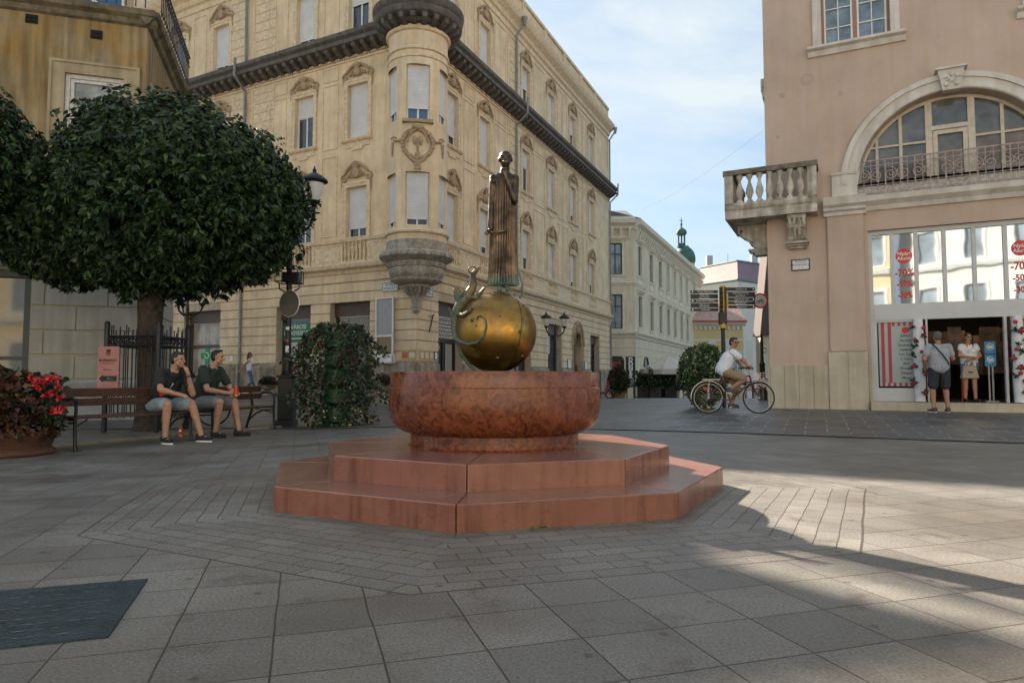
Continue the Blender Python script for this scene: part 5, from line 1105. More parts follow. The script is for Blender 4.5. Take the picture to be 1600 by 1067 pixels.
b = MB(); b.quad(tuple(B_), tuple(D_), tuple(rD), tuple(rB)); b.quad(tuple(rB), tuple(rD), (rD.x, rD.y+8, rD.z-.5), (rB.x, rB.y+8, rB.z-.5)); b.build('purple_roof', mat('purple_tin', (.20, .12, .15), .6, var=.2, vs=.5), BB)
b = MB()
for p, q in ((A_, B_), (B_, D_), (rA, rB), (rB, rD)): b.tube([p, q], .22, 6)
b.build('gutter', mat('bluegreen_tin', (.10, .16, .17), .6), BB)
b = MB()
for px_ in (1108, 1178): q = bp(px_, 409, 116); b.box(q.x-.5, q.x+.5, q.y-.5, q.y+.5, q.z-1.5, q.z+1.0)
q = bp(1137, 405, 112); b.tube([(q.x, q.y, q.z-1), (q.x, q.y, q.z+.8)], .1, 5); b.build('chimney', mat('chimney_grey', (.4, .4, .4), .8), BB)
CT = thing('church_tower', 'green copper onion dome and lantern of a church tower behind the white building', 'tower', P(1068, 594, 104)); o0 = CT.location.copy(); q = 104/1067
COP = mat('green_copper', (.055, .15, .12), .7, var=.4, vs=1.2, streak=.4, bump=.3, bs=4)
zz = lambda py: (594-py)*q
b = MB(); b.lathe([(1.5, -6), (1.5, zz(412))], (.45, 0, 0), 16); b.build('tower_drum', WPL, CT)
b = MB(); b.lathe([(1.45, zz(412)), (1.62, zz(407)), (1.6, zz(400)), (1.4, zz(393)), (1.05, zz(388)), (.7, zz(385)), (.6, zz(383))], (.45, 0, 0), 24); b.build('dome', COP, CT, smooth=True)
b = MB(); b.lathe([(.75, zz(385)), (.75, zz(383)), (.55, zz(382.5)), (.55, zz(379))], (.0, 0, 0), 12); b.lathe([(.55, zz(366)), (.8, zz(364)), (.85, zz(361)), (.72, zz(358)), (.35, zz(355)), (.12, zz(353)), (.1, zz(350)), (.22, zz(348)), (.1, zz(346.5)), (.05, zz(338))], (0, 0, 0), 16)
for k in range(6): a = 2*pi*k/6+.3; b.tube([(.52*cos(a), .52*sin(a), zz(382)), (.52*cos(a), .52*sin(a), zz(364))], .13, 6)
b.box(-.3, .3, -.03, .03, zz(342.5), zz(341.8)); b.build('lantern', COP, CT, smooth=True)
RH = thing('side_street_house', 'narrow pale house with dark steep roof edge close to the salmon building', 'building', P(1190, 594, 40)); b = MB(); b.box(.0, 4, -.0, .8, -2.5, 2.6); b.build('wall', WPL, RH)
b = MB(); b.prism([(-.1, 2.6), (4.2, 2.6), (4.2, 7.6), (.45, 7.6)], -.2, 1); b.build('roof', mat('dark_roof', (.10, .07, .065), .8), RH)

# buildings across the square, behind the viewer; they light and reflect in the shop glass
for nm, lab, x0_, x1_, y_, h_, col in (('yellow_townhouse', 'pale yellow townhouse across the square behind the viewer', -16, -3, -13, 12.5, (.62, .50, .30)), ('white_townhouse', 'white townhouse across the square behind the viewer', -2.9, 9, -14, 13.5, (.66, .64, .58)), ('cream_townhouse', 'cream townhouse with dark roof across the square behind the viewer', 9.1, 24, -12, 10.5, (.60, .46, .26))):
    t = thing(nm, lab, 'building', Vector((x0_, y_, 0))); F_ = frame((0, 0, 0), (1, 0), (0, 1)); ww = x1_-x0_; o_ = [(q, q+1.1, z_, z_+1.9) for q in np.arange(1, ww-1.5, 2.6) for z_ in (1, 4.6, 8.2) if z_+2 < h_]
    b = MB(F_); wall(b, 0, ww, -.3, h_, o_, .2); b.build('wall', mat(nm+'_plaster', col, .85, var=.1, vs=1), t)
    b = MB(F_); [b.profile([(0, z_), (.2, z_), (.3, z_+.25), (0, z_+.3)], 0, ww) for z_ in (4, 7.6, h_-.3)]
    for o in o_: rects(b, o[0]-.15, o[1]+.15, o[2]-.15, o[3]+.15, .14, 0, .05)
    b.build('trim', WHITE, t)
    for o in o_: b = MB(F_); b.box(o[0], o[1], -.2, -.15, o[2], o[3]); b.build('window', MC['far_glass'], t)
    b = MB(F_); b.profile([(.3, h_), (-4, h_+3), (-8, h_)], 0, ww); b.build('roof', mat('dark_roof'), t) if False else b.build('roof', MC['dark_roof'], t)

# ---------------- trees ----------------
LEAF = mat('tree_leaf', (.020, .040, .015), .48, isl=.55, spec=.35); LEAF2 = mat('tree_leaf_light', (.045, .085, .02), .5, isl=.4, spec=.35)
BARK = mat('bark', (.055, .042, .03), .9, var=.4, vs=14, bump=.9, bs=18)
def tree(c, rx, ry, rz, base, nros, lab, seed, lobes=()):
    c0_ = c
    t = thing('round_tree', lab, 'tree', base, 'clipped round trees by the ochre building'); r_ = np.random.default_rng(seed)
    b = MB(); cz = c.z-base.z; dx, dy = c.x-base.x, c.y-base.y; pts = [(0, 0, 0), (.01, 0, .5), (-.02, .02, 1.1), (.0, 0, cz-rz*.85)]
    b.tube(pts, [.24, .19, .18, .23], 14)
    rr = random.Random(seed)
    for k in range(13):
        a = 2*pi*k/13+rr.uniform(-.2, .2); e = rr.uniform(.3, 1.1); st = Vector((0, 0, cz-rz*.9)); en = Vector((dx+rx*.8*cos(a)*cos(e), dy+ry*.8*sin(a)*cos(e), cz+rz*(.75*sin(e)-.3))); md = st.lerp(en, .45)+Vector((0, 0, .15)); b.tube([st, md, en], [.10, .055, .015], 6)
        for j in range(3): q = md.lerp(en, rr.random()); b.tube([q, q+Vector((rr.uniform(-.5, .5), rr.uniform(-.5, .5), rr.uniform(-.1, .5)))], [.02, .006], 5)
    b.build('trunk', BARK, t, smooth=True)
    P_ = []; D_ = []; L_ = []
    def bump(u): return 1+.17*noise.noise(Vector((u[0]*2.4+seed, u[1]*2.4, u[2]*2.4)))+.10*noise.noise(Vector((u[0]*6+seed, u[1]*6, u[2]*6)))
    n = nros; U = r_.normal(size=(n, 3)); U /= np.linalg.norm(U, axis=1)[:, None]
    f = np.where(r_.random(n) < .72, 1-.13*r_.random(n)**1.5, r_.random(n)**.6*.9)
    for u, q in zip(U, f):
        k = bump(u)*q; zz_ = u[2]; fl = 1.0
        if zz_ < 0: zz_ = -abs(zz_)**.8*.86
        p = np.array([dx+rx*u[0]*k, dy+ry*u[1]*k, cz+rz*zz_*k]); nm = np.array([u[0]/rx, u[1]/ry, u[2]/rz]); nm /= np.linalg.norm(nm)
        tw = nm*.5+r_.normal(size=3)*.35+np.array([0, 0, .25])
        if q > .9 and r_.random() < .22: p = p+nm*r_.random()*.26
        for j in range(10):
            a = r_.normal(size=3); a -= nm*np.dot(a, nm); a /= np.linalg.norm(a)+1e-6
            dd = a*.9+nm*.45+np.array([0, 0, -.65]); P_.append(p+tw*.04*j*.35+a*.012); D_.append(dd); L_.append(r_.uniform(.095, .155) if q > .6 else r_.uniform(.14, .22))
    for lc, lr, ln_ in lobes:
        U = r_.normal(size=(ln_, 3)); U /= np.linalg.norm(U, axis=1)[:, None]
        for u in U:
            k = bump(u)*(1-.25*r_.random()**1.5); p = np.array(lc-base)+u*np.array(lr)*k
            for j in range(10):
                a = r_.normal(size=3); a -= u*np.dot(a, u); a /= np.linalg.norm(a)+1e-6; P_.append(p+a*.012); D_.append(a*.9+u*.45+np.array([0, 0, -.65])); L_.append(r_.uniform(.095, .155))
    o = leafmesh('crown', P_, D_, np.array(L_), .22, [LEAF, LEAF, LEAF, LEAF2], t, fold=.35)
    return t
tb = PG(232, 12.3)
tree(P(278, 324, 12.3), 2.03, 2.05, 1.72, tb, 7000, 'round clipped tree with dense dark crown in the iron tree guard beside the bench', 3, [(P(125, 368, 12.4), (1.12, 1.2, .92), 1700), (P(62, 392, 12.4), (.55, .8, .42), 600), (P(240, 375, 12.2), (1.7, 1.5, .95), 1600), (P(398, 322, 12.3), (.80, 1.0, 1.05), 1100)])
c2 = P(-100, 240, 11.0); tree(c2, 1.28, 1.4, 1.18, PG(-90, 11.0), 2600, 'second clipped tree whose dark crown enters at the left photo edge', 5)
# tree guard
TG = thing('tree_guard', 'black iron tree guard with spiked rails around the trunk of the round tree', 'tree guard', Vector((tb.x, tb.y, tb.z)))
b = MB(); cor = [(-.5, -.46), (.42, -.50), (.50, .42), (-.42, .46)]
for x, y in cor: b.tube([(x, y, 0), (x, y, 1.86)], .045, 8); b.ball((x, y, 1.88), .05, 8, 6)
b.build('corner_post', IRON, TG)
b = MB()
for (x, y), (u, v) in zip(cor, cor[1:]+cor[:1]):
    for z_ in (1.50, 1.66, .3): b.tube([(x, y, z_), (u, v, z_)], .02, 6)
    for i in range(1, 8): q = i/8; X, Y = x+(u-x)*q, y+(v-y)*q; b.tube([(X, Y, .25), (X, Y, 1.78+.08*(i % 2))], [.011, .011], 5); b.torus((X, Y, 1.58), .05, .01, 'y' if abs(u-x) > abs(v-y) else 'x', 10, 4)
b.build('rail_panel', IRON, TG)
t = thing('pink_poster', 'faded pink poster with a black arrow pointing left, fixed to the tree guard', 'poster', None); t.matrix_world = Matrix.Translation(tb+Vector((-.43, -.545, .0))) @ Matrix.Rotation(R(-2), 4, 'Z')
b = MB(); b.box(-.16, .21, -.01, .01, .74, 1.48); b.build('board', mat('faded_pink', (.42, .185, .155), .6, var=.12, vs=5), t); TM = lambda x, z: tmat(x, -.012, z) @ Matrix.Diagonal((1, 1, -1, 1))
b = MB(); b.prism([(-.13, .93), (-.06, .86), (-.06, .885), (.18, .885), (.18, .975), (-.06, .975), (-.06, 1.0)], -.016, -.01); b.build('arrow', BLACK, t)
b = MB(); b.ball((.02, -.012, 1.405), (.045, .006, .03), 12, 8); b.box(-.03, .06, -.018, -.008, 1.35, 1.37); b.box(-.01, .045, -.018, -.008, 1.32, 1.335); b.build('emblem', BLACK, t)
text('BORBARÁT', .062, TM(.02, 1.24), BLACK, t, bold=.002, ex=.001); text('Bisztró & Borbár', .032, TM(.02, 1.19), INK, t, ex=.001); text('BORFALU', .034, TM(.02, 1.08), INK, t, ex=.001); text('20 m', .05, TM(.06, .93), SIGNW, t, ex=.004)

# ---------------- benches ----------------
WOOD = mat('bench_wood', (.085, .038, .022), .45, var=.35, vs=14, bump=.3, bs=30)
def bench(ln):
    t = thing('park_bench', '', 'bench', None, 'wood and iron benches in a row'); zs_ = .44
    for i, (y0, y1) in enumerate(((-.02, .11), (.125, .25), (.265, .40))): b = MB(); b.box(-ln/2, ln/2, y0, y1, zs_-.035, zs_); b.build('seat_plank', WOOD, t, bevel=.006)
    for z0, z1, y_ in ((.60, .70, -.085), (.715, .83, -.12)): b = MB(Matrix.Rotation(R(-10), 4, 'X')); b.box(-ln/2, ln/2, y_+.1, y_+.13, z0-.02, z1-.02); b.build('back_plank', WOOD, t, bevel=.006)
    for sx in (-1, 1):
        x = sx*(ln/2-.02); b = MB()
        b.tube([(x, -.14, 0), (x, -.11, .12), (x, -.03, .36), (x, -.02, .42), (x, -.05, .6), (x, -.10, .84)], .024, 7)
        b.tube([(x, .44, 0), (x, .42, .12), (x, .41, .3), (x, .41, .43)], .022, 7); b.tube([(x, -.03, .41), (x, .41, .41)], .022, 7)
        b.tube([(x, -.06, .56), (x, .05, .63), (x, .2, .68), (x, .34, .675), (x, .41, .62), (x, .42, .52), (x, .41, .42)], .02, 7)
        b.tube([(x, -.1, .15), (x, .05, .29), (x, .2, .35), (x, .41, .36)], .014, 6); b.tube([(x, .42, .66), (x, .45, .64), (x, .46, .6)], .018, 6)
        b.box(x-.05, x+.05, -.19, -.09, 0, .012); b.box(x-.05, x+.05, .39, .49, 0, .012); b.tube([(x, .41, .3), (x-sx*.3, .2, .40)], .009, 5); b.build('end_frame', IRON, t, smooth=True)
    return t
def put(t, a, c, lab=None, yoff=-.44):
    a = Vector(a); c = Vector(c); m_ = (a+c)/2; ang = math.atan2(a.y-c.y, a.x-c.x); n = Vector((-sin(ang), cos(ang)))
    if n.x < 0: ang += pi; n = -n
    p = Vector((m_.x, m_.y))+n*yoff; t.matrix_world = TR(p.x, p.y, gz(p.x, p.y)-.005, ang); return t
b1 = bench(1.75); b1['label'] = 'near bench of dark planks beside the flower tub, its left half empty'; put(b1, (-5.53, 8.73), (-4.79, 10.25))
b2 = bench(1.95); b2['label'] = 'far bench of dark planks by the lamp post, its right half empty'; put(b2, (-4.72, 10.85), (-4.40, 12.75))
BX = lambda t_, x, y, z: t_.matrix_world @ Vector((x, y, z))
# ---------------- flower tub ----------------
def scatter_shell(c, r, n, rr_, squash=1, jitter=.08):
    U = rr_.normal(size=(n, 3)); U /= np.linalg.norm(U, axis=1)[:, None]; U[:, 2] = np.where(U[:, 2] < -.25, -U[:, 2]*.4, U[:, 2])
    return np.array(c)+U*np.array(r)*(1-jitter*2*rr_.random((n, 1))), U
d_ = 8.3; pb = PG(10, d_); r_ = np.random.default_rng(11)
FTB = thing('flower_tub', 'big round brown planter overflowing with rust-coloured foliage and red begonias', 'planter', pb)
TERR = mat('brown_tub', (.085, .036, .02), .7, var=.25, vs=6, bump=.3)
b = MB(); b.lathe([(.52, 0), (.54, .03), (.52, .06), (.48, .09), (.52, .2), (.56, .24), (.57, .28), (.53, .30), (.5, .26), (0, .26)], n=48); b.build('tub', TERR, FTB, smooth=True)
p, u = scatter_shell((0, 0, .42), (.57, .57, .60), 5000, r_); dd = u*.55+r_.normal(size=u.shape)*.35+np.array([0, 0, -.45])
leafmesh('foliage', p, dd, r_.uniform(.06, .13, len(p)), .36, [mat('rust_leaf', (.055, .016, .010), .6, isl=.6), mat('rust_leaf', (0, 0, 0)), mat('olive_leaf', (.10, .055, .018), .6, isl=.5), mat('dark_leaf', (.018, .03, .012), .5, isl=.5)], FTB)
P_ = []; D_ = []
for (px, py) in ((55, 600), (63, 592), (70, 598), (78, 590), (88, 590), (92, 605), (72, 617), (80, 612), (93, 620), (90, 640), (98, 637), (48, 590), (60, 606), (84, 642)):
    q = P(px, py, d_-.25)-pb
    for k in range(13): v = r_.normal(size=3); v /= np.linalg.norm(v); P_.append(np.array(q)+v*.02*r_.random()); D_.append(v+np.array([0, 0, -.3]))
leafmesh('begonia_flowers', P_, D_, r_.uniform(.035, .06, len(P_)), .42, [mat('begonia_red', (.44, .014, .014), .5, isl=.3)], FTB)
P_ = []; D_ = []
for k in range(260): q = P(55+45*r_.random(), 585+75*r_.random(), d_-.1)-pb; P_.append(q); D_.append(r_.normal(size=3)+np.array([.3, 0, -.5]))
leafmesh('begonia_leaves', P_, D_, r_.uniform(.06, .10, len(P_)), .36, [MC['dark_leaf']], FTB)

# ---------------- street lamps ----------------
FROST = mat('frosted_glass', (.62, .60, .57), .35, var=.05, vs=6, spec=.5)
def lantern(t, M, s=1):
    o = bpy.data.objects.new('lantern', None)
    b = MB(M @ Matrix.Scale(s, 4)); b.lathe([(.03, -.12), (.05, -.06), (.10, -.02), (.115, 0), (.10, .015)], n=12); b.lathe([(.185, .35), (.25, .37), (.24, .40), (.14, .48), (.06, .52), (.03, .55), (.04, .58), (.02, .61), (.008, .66), (0, .66)], n=16); b.lathe([(.175, .33), (.19, .36)], n=16)
    h = b.build('lantern', IRON, t, smooth=True); b = MB(M @ Matrix.Scale(s, 4)); b.lathe([(.10, .01), (.13, .12), (.16, .24), (.175, .35), (0, .36)], n=16); b.build('glass_shade', FROST, h, smooth=True); return h
LP = thing('street_lamp', 'tall black cast-iron street lamp with square base beside the benches', 'street lamp', PG(449, 13.6)); S_ = 13.6/1067
b = MB(); b.prismz([(-.17, -.17), (.17, -.17), (.17, .17), (-.17, .17)], 0, .12); b.prismz([(-.145, -.145), (.145, -.145), (.145, .145), (-.145, .145)], .12, .95); b.prismz([(-.17, -.17), (.17, -.17), (.17, .17), (-.17, .17)], .95, 1.0); b.build('base', IRON, LP, bevel=.012)
b = MB(); b.lathe([(.14, 1.0), (.10, 1.06), (.085, 1.3), (.10, 1.34), (.07, 1.40), (.055, 2.0), (.055, 3.3), (.07, 3.35), (.045, 3.4), (.04, 4.0), (.05, 4.05), (.03, 4.3)], n=14)
for sx in (-1, 1): b.tube([(0, 0, 3.95), (sx*.18, 0, 3.86), (sx*.38, 0, 3.98), (sx*.47, 0, 4.25)], [.035, .03, .028, .03], 7); b.tube(spiral(sx*.28, 3.76, .11, .03, 0, 4.5, 0, 14, sx), .014, 5); b.tube([(sx*.47, 0, 4.1), (sx*.47, 0, 4.4)], .035, 7); b.box(sx*.47-.12, sx*.47+.12, -.02, .02, 4.25, 4.28)
b.build('post', IRON, LP, smooth=True)
for sx in (-1, 1): lantern(LP, Matrix.Translation((sx*.47, 0, 4.50)), 1.10)
b = MB(); z_ = 2.85
for x in (-.22, .22): b.tube([(x, -.2, z_), (x, -.2, z_+.24)], .01, 5); b.tube([(x, .2, z_), (x, .2, z_+.24)], .01, 5)
for q in (z_, z_+.24): b.tube([(-.22, -.2, q), (.22, -.2, q), (.22, .2, q), (-.22, .2, q), (-.22, -.2, q)], .012, 5)
b.box(-.10, .22, -.12, .12, z_, z_+.2)
for sx in (-1, 1): b.tube([(sx*.05, 0, z_-.2), (sx*.2, 0, z_-.12), (sx*.2, 0, z_)], .015, 5)
b.build('cable_box', IRON, LP)
b = MB(Matrix.Rotation(R(34), 4, 'Z')); b.lathe([(0, -.012), (.26, -.012), (.26, .012), (0, .012)], n=36); dsc = b.build('sign_disc', mat('disc_grey', (.16, .16, .14), .6, .3), LP); dsc.matrix_local = Matrix.Translation((0.04, -.09, 2.42)) @ Matrix.Rotation(R(-27), 4, 'Z') @ Matrix.Rotation(pi/2, 4, 'X')
b = MB(); b.torus((0, 0, .0), .26, .012, 'z', 36, 5); b.build('disc_rim', WHITE, dsc)
b = MB()
for z0, z1, a in ((1.90, 1.96, 0), (1.45, 1.58, .1)): b.lathe([(.068, z0), (.068, z1)], n=14, a0=-2.1, a1=-1.0)
b.build('sticker', SIGNW, LP); b = MB(); b.lathe([(.068, 1.66), (.068, 1.71)], n=14, a0=-2.2, a1=-1.2); b.build('red_sticker', REDP, LP)
def small_lamp(px, d, lab, ztop, arms, sc_=1):
    t = thing('street_lamp', lab, 'street lamp', PG(px, d)); b = MB(); h = ztop
    b.lathe([(.16, 0), (.16, .3), (.11, .4), (.09, 1.2), (.11, 1.25), (.06, 1.35), (.05, h-.1), (.06, h), (.02, h+.35)], n=12)
    for k in range(arms):
        a = 2*pi*k/arms+.25; c, s2 = cos(a), sin(a); r2 = .48*sc_
        b.tube([(0, 0, h-.15), (c*r2*.4, s2*r2*.4, h-.22), (c*r2*.85, s2*r2*.85, h-.08), (c*r2, s2*r2, h+.08)], .032, 6); b.tube([(c*(.1+.08*cos(q)), s2*(.1+.08*cos(q)), h-.25+.08*sin(q)) for q in np.linspace(0, 5.5, 12)], .014, 4)
    b.build('post', IRON, t, smooth=True)
    for k in range(arms): a = 2*pi*k/arms+.25; lantern(t, Matrix.Translation((cos(a)*.48*sc_, sin(a)*.48*sc_, h+.22)), 1.15*sc_)
small_lamp(290, 24, 'black lamp post seen behind the tree guard with lanterns on scrolled arms', 3.05, 3)
small_lamp(868, 31, 'black twin-lantern lamp post in front of the cream facade beside the globe', 3.1, 2, .9)
small_lamp(1191.5, 24, 'single-lantern lamp post at the end of the street near the salmon corner', 2.0, 1, .02)

# ---------------- flower tower ----------------
d_ = 13.3; pb = PG(527, d_); TW = thing('flower_tower', 'tall green tiered planter covered in dark foliage and small red flowers', 'planter', pb); r_ = np.random.default_rng(21)
b = MB(); 
for k in range(5): b.lathe([(.20, .05+.36*k), (.27, .10+.36*k), (.25, .36+.36*k), (.20, .40+.36*k)], n=20)
b.lathe([(.3, 0), (.3, .06)], n=20); b.build('tiered_pot', mat('pot_green', (.006, .055, .018), .45), TW, smooth=True)
n = 5200; a = r_.random(n)*2*pi; z = r_.random(n)**.9*2.0; rad = np.interp(z, [0, .4, 1.25, 1.7, 2.0], [.48, .70, .78, .60, .34])*(1+.33*np.array([noise.noise(Vector((cos(q)*2.2, sin(q)*2.2, w_*4.2))) for q, w_ in zip(a, z)])*2); rad *= np.where(r_.random(n) < .6, 1-.12*r_.random(n), .4+.6*r_.random(n)); keep = ~((np.abs(np.mod(a-(-pi/2)+pi, 2*pi)-pi) < .22) & (rad > .28)); 
keep |= r_.random(n) < .5
p = np.stack([rad*np.cos(a), rad*np.sin(a), z], 1)[keep]; dd = np.stack([np.cos(a), np.sin(a), -.6+0*a], 1)[keep]+r_.normal(size=p.shape)*.6
leafmesh('foliage', p, dd, r_.uniform(.055, .105, len(p)), .36, [mat('tower_leaf', (.028, .054, .018), .5, isl=.5), MC['tower_leaf'], MC['tower_leaf'], MC['tower_leaf'], mat('tower_leaf_red', (.045, .018, .014), .5, isl=.4)], TW)
b = MB()
for k in range(40): q = random.uniform(0, 2*pi); z_ = random.uniform(.3, 1.9); e = random.uniform(.75, 1.12)*np.interp(z_, [0, .9, 1.4, 2.05], [.6, .85, .8, .3]); b.tube([(.25*cos(q), .25*sin(q), z_), (e*cos(q), e*sin(q), z_-.05+random.uniform(-.1, .1))], .006, 4)
b.build('stems', mat('stem', (.05, .04, .02), .7), TW)
def flowers(p, n_, rad_, ln, m, t, nm='flowers', per=7):
    P_ = []; D_ = []
    for q in p[r_.choice(len(p), n_, replace=False)]:
        for k in range(per): v = r_.normal(size=3); P_.append(q*np.array([rad_, rad_, 1])+v*.012); D_.append(v)
    leafmesh(nm, P_, D_, r_.uniform(ln*.7, ln*1.2, len(P_)), .45, [m], t)
out = p[np.hypot(p[:, 0], p[:, 1]) > .5]
flowers(out, 250, 1.02, .028, mat('small_red', (.22, .012, .016), .5, isl=.3), TW); low = out[out[:, 2] < .35]; flowers(low, 60, 1.0, .035, mat('pale_yellow', (.5, .48, .25), .5), TW, 'pale_flowers', 5)
# hanging flower baskets of the far wall
for px, py, dd_, lab in ((690-250+0, 0, 0, ''),)[:0]: pass
for px, py, rr2, lab, dist in ((280, 588, .42, 'flower bowl with dark red blooms seen behind the two seated men', 21), (419, 600, .34, 'flower bowl with dark red blooms right of the walking woman', 25.3), (598, 600, .42, 'flower bowl with dark red blooms beside the flower tower', 23)):
    c = P(px, py, dist); t = thing('flower_bowl', lab, 'planter', Vector((c.x, dist, gz(c.x, dist)))); z_ = c.z-gz(c.x, dist)
    b = MB(); b.lathe([(.28, 0), (.26, .08), (.09, .16), (.08, z_-.25), (.30, z_-.12), (.34, z_-.02), (.0, z_-.04)], n=18); b.build('pedestal_bowl', PLINTH, t, smooth=True)
    p, u = scatter_shell((0, 0, z_+.0), (rr2, rr2, rr2*.8), 900, r_, jitter=.3); leafmesh('foliage', p, u+r_.normal(size=u.shape)*.6, .09, .4, [MC['dark_leaf']], t); leafmesh('flowers', p[:260]*np.array([1.04, 1.04, 1]), u[:260]+r_.normal(size=(260, 3)), .07, .45, [MC['small_red']], t)

# ---------------- big shrub, terrace ----------------
def shrub(px, d, w_, h_, lab, cat, n, mats, flw=None, pot=True, potm=None, ln=.09, taper=.3, name='shrub'):
    pb = PG(px, d); t = thing(name, lab, cat, pb); z0 = .0
    if pot: b = MB(); b.lathe([(w_*.32, 0), (w_*.40, .38), (w_*.42, .42), (0, .40)], n=20); b.build('pot', potm or TERR, t, smooth=True); z0 = .25
    b = MB(); [b.tube([(0, 0, z0), (w_*.3*cos(k), w_*.3*sin(k), h_*.8)], [.03, .01], 5) for k in range(5)]; b.build('stem', BARK, t)
    U = r_.normal(size=(n, 3)); U /= np.linalg.norm(U, axis=1)[:, None]; f = np.where(r_.random(n) < .65, 1-.15*r_.random(n), r_.random(n)); bm_ = np.array([1+.28*noise.noise(Vector(u*2.2)+Vector((px, 0, 0))) for u in U]); f = f*bm_
    c = (h_-z0)/2; zc = U[:, 2]*c*f; wd = w_/2*(1-taper*(zc/c)*.6); p = np.stack([U[:, 0]*wd*f, U[:, 1]*wd*f, zc+c+z0], 1)
    leafmesh('foliage', p, U*.7+r_.normal(size=U.shape)*.6+np.array([0, 0, -.1]), r_.uniform(ln*.7, ln*1.3, n), .34, mats, t)
    if flw: flowers(p[f > .85], flw[0], 1.02, flw[2] if len(flw) > 2 else .05, flw[1], t, per=5)
    return t
G1 = mat('shrub_leaf', (.030, .065, .016), .5, isl=.5); G2 = mat('shrub_leaf_light', (.075, .12, .025), .5, isl=.4)
shrub(1100, 17.6, 1.15, 1.62, 'bushy green shrub with small white flowers beside the cyclist', 'shrub', 6500, [G1, G1, G2], (150, mat('cream_flower', (.6, .55, .38), .6), .045), pot=False, ln=.075, taper=-.25)
shrub(966, 40.5, 1.15, 1.9, 'potted green shrub with red flowers by the cream building corner', 'shrub', 2600, [G1, MC['dark_leaf']], (170, mat('geranium', (.35, .01, .015), .5), .09), ln=.16, potm=mat('wood_tub', (.25, .12, .06), .7))
pb = PG(1044, 42); UM = thing('cafe_parasol', 'large cream cafe parasol over the terrace', 'parasol', pb); top = P(1045, 556, 42).z-pb.z; edge = P(1045, 577, 42).z-pb.z; rw = 40/1067*42
b = MB(); vs_ = [(0, 0, top)]; n = 8
cs = [(rw*cos(pi/8+2*pi*k/n)*1.12, rw*.9*sin(pi/8+2*pi*k/n)*1.12, edge) for k in range(n)]; b.add(vs_+cs+[(x, y, z-.32) for x, y, z in cs]+[(0, 0, top-.03)], [(0, 1+k, 1+(k+1) % n) for k in range(n)]+[(1+k, 1+n+k, 1+n+(k+1) % n, 1+(k+1) % n) for k in range(n)])
b.build('canopy', mat('canvas', (.56, .51, .45), .8, var=.05, vs=2), UM); b = MB(); b.tube([(0, 0, 0), (0, 0, top)], .04, 8); [b.tube([(0, 0, top-.1), (x, y, z)], .015, 4) for x, y, z in cs]; b.build('pole', IRON, UM)
for i, (px, d_) in enumerate(((1008, 41.5), (1026, 41.2), (1044, 41.2), (1088, 41.0))):
    w_ = .9; lab = ['leafy terrace planter box nearest the vertical sign', 'leafy terrace planter box left of the parasol pole', 'leafy terrace planter box under the parasol centre', 'leafy terrace planter box behind the big shrub'][i]
    pb = PG(px, d_); t = thing('planter_box', lab, 'planter', pb, 'planter boxes around the cafe terrace'); b = MB(); b.box(-w_/2, w_/2, -.22, .22, 0, .75)
    for k in range(9): b.box(-w_/2+k*w_/9+.01, -w_/2+(k+1)*w_/9-.01, -.24, -.22, .03, .72)
    b.build('box', mat('dark_planter', (.035, .028, .022), .7, var=.2, vs=9), t); n = 1500; p = r_.random((n, 3))*np.array([w_*1.15, .6, .95+.2*(i % 2)])+np.array([-w_*.575, -.3, .65]); p[:, 2] += .12*np.sin(p[:, 0]*9)
    leafmesh('foliage', p, r_.normal(size=p.shape), r_.uniform(.10, .18, n), .34, [G1, MC['dark_leaf']], t)
def fence(px0, px1, d, lab):
    a, c = PG(px0, d), PG(px1, d); t = thing('terrace_fence', lab, 'fence', a); b = MB(); L_ = c.x-a.x; n = int(L_/.14)
    for i in range(n+1): b.box(i*L_/n-.02, i*L_/n+.02, -.02, .02, .05, 1.0)
    b.box(0, L_, -.025, .025, 1.0, 1.06); b.box(0, L_, -.025, .025, .1, .16); b.build('railings', BLACK, t)
fence(990, 1058, 42.5, 'dark slatted terrace fence under the parasol')
def chair(px, d, rz, lab, m):
    t = thing('cafe_chair', lab, 'chair', None, 'cafe chairs on the terrace'); t.matrix_world = Matrix.Translation(PG(px, d)) @ Matrix.Rotation(rz, 4, 'Z'); b = MB(); b.box(-.22, .22, -.22, .22, .43, .47); b.build('seat', m, t)
    b = MB(); b.box(-.22, .22, .2, .24, .6, .9); b.build('backrest', m, t)
    for x, y in ((-.2, -.2), (.2, -.2), (-.2, .22), (.2, .22)): b = MB(); b.tube([(x*1.1, y*1.1, 0), (x, y, .45)]+([(x, y, .88)] if y > 0 else []), .016, 5); b.build('leg', m, t)
for i, (px, d, rz, lab) in enumerate(((1165, 30, .4, 'dark cafe chair left of the standing table in the street'), (1186, 30.5, -2.2, 'dark cafe chair closest to the salmon corner'), (1172, 34, 2.6, 'dark cafe chair farthest down the street'), (1030, 43.6, .3, 'dark cafe chair behind the terrace fence'))): chair(px, d, rz, lab, BLACK)
t = thing('cafe_table', 'round cafe table with pale top between the chairs in the street', 'table', PG(1176, 31)); b = MB(); b.lathe([(0, .72), (.42, .72), (.42, .75), (0, .75)], n=24); b.build('tabletop', WHITE, t); b = MB(); b.lathe([(.25, 0), (.04, .04), (.04, .72)], n=12); b.build('pedestal', BLACK, t)
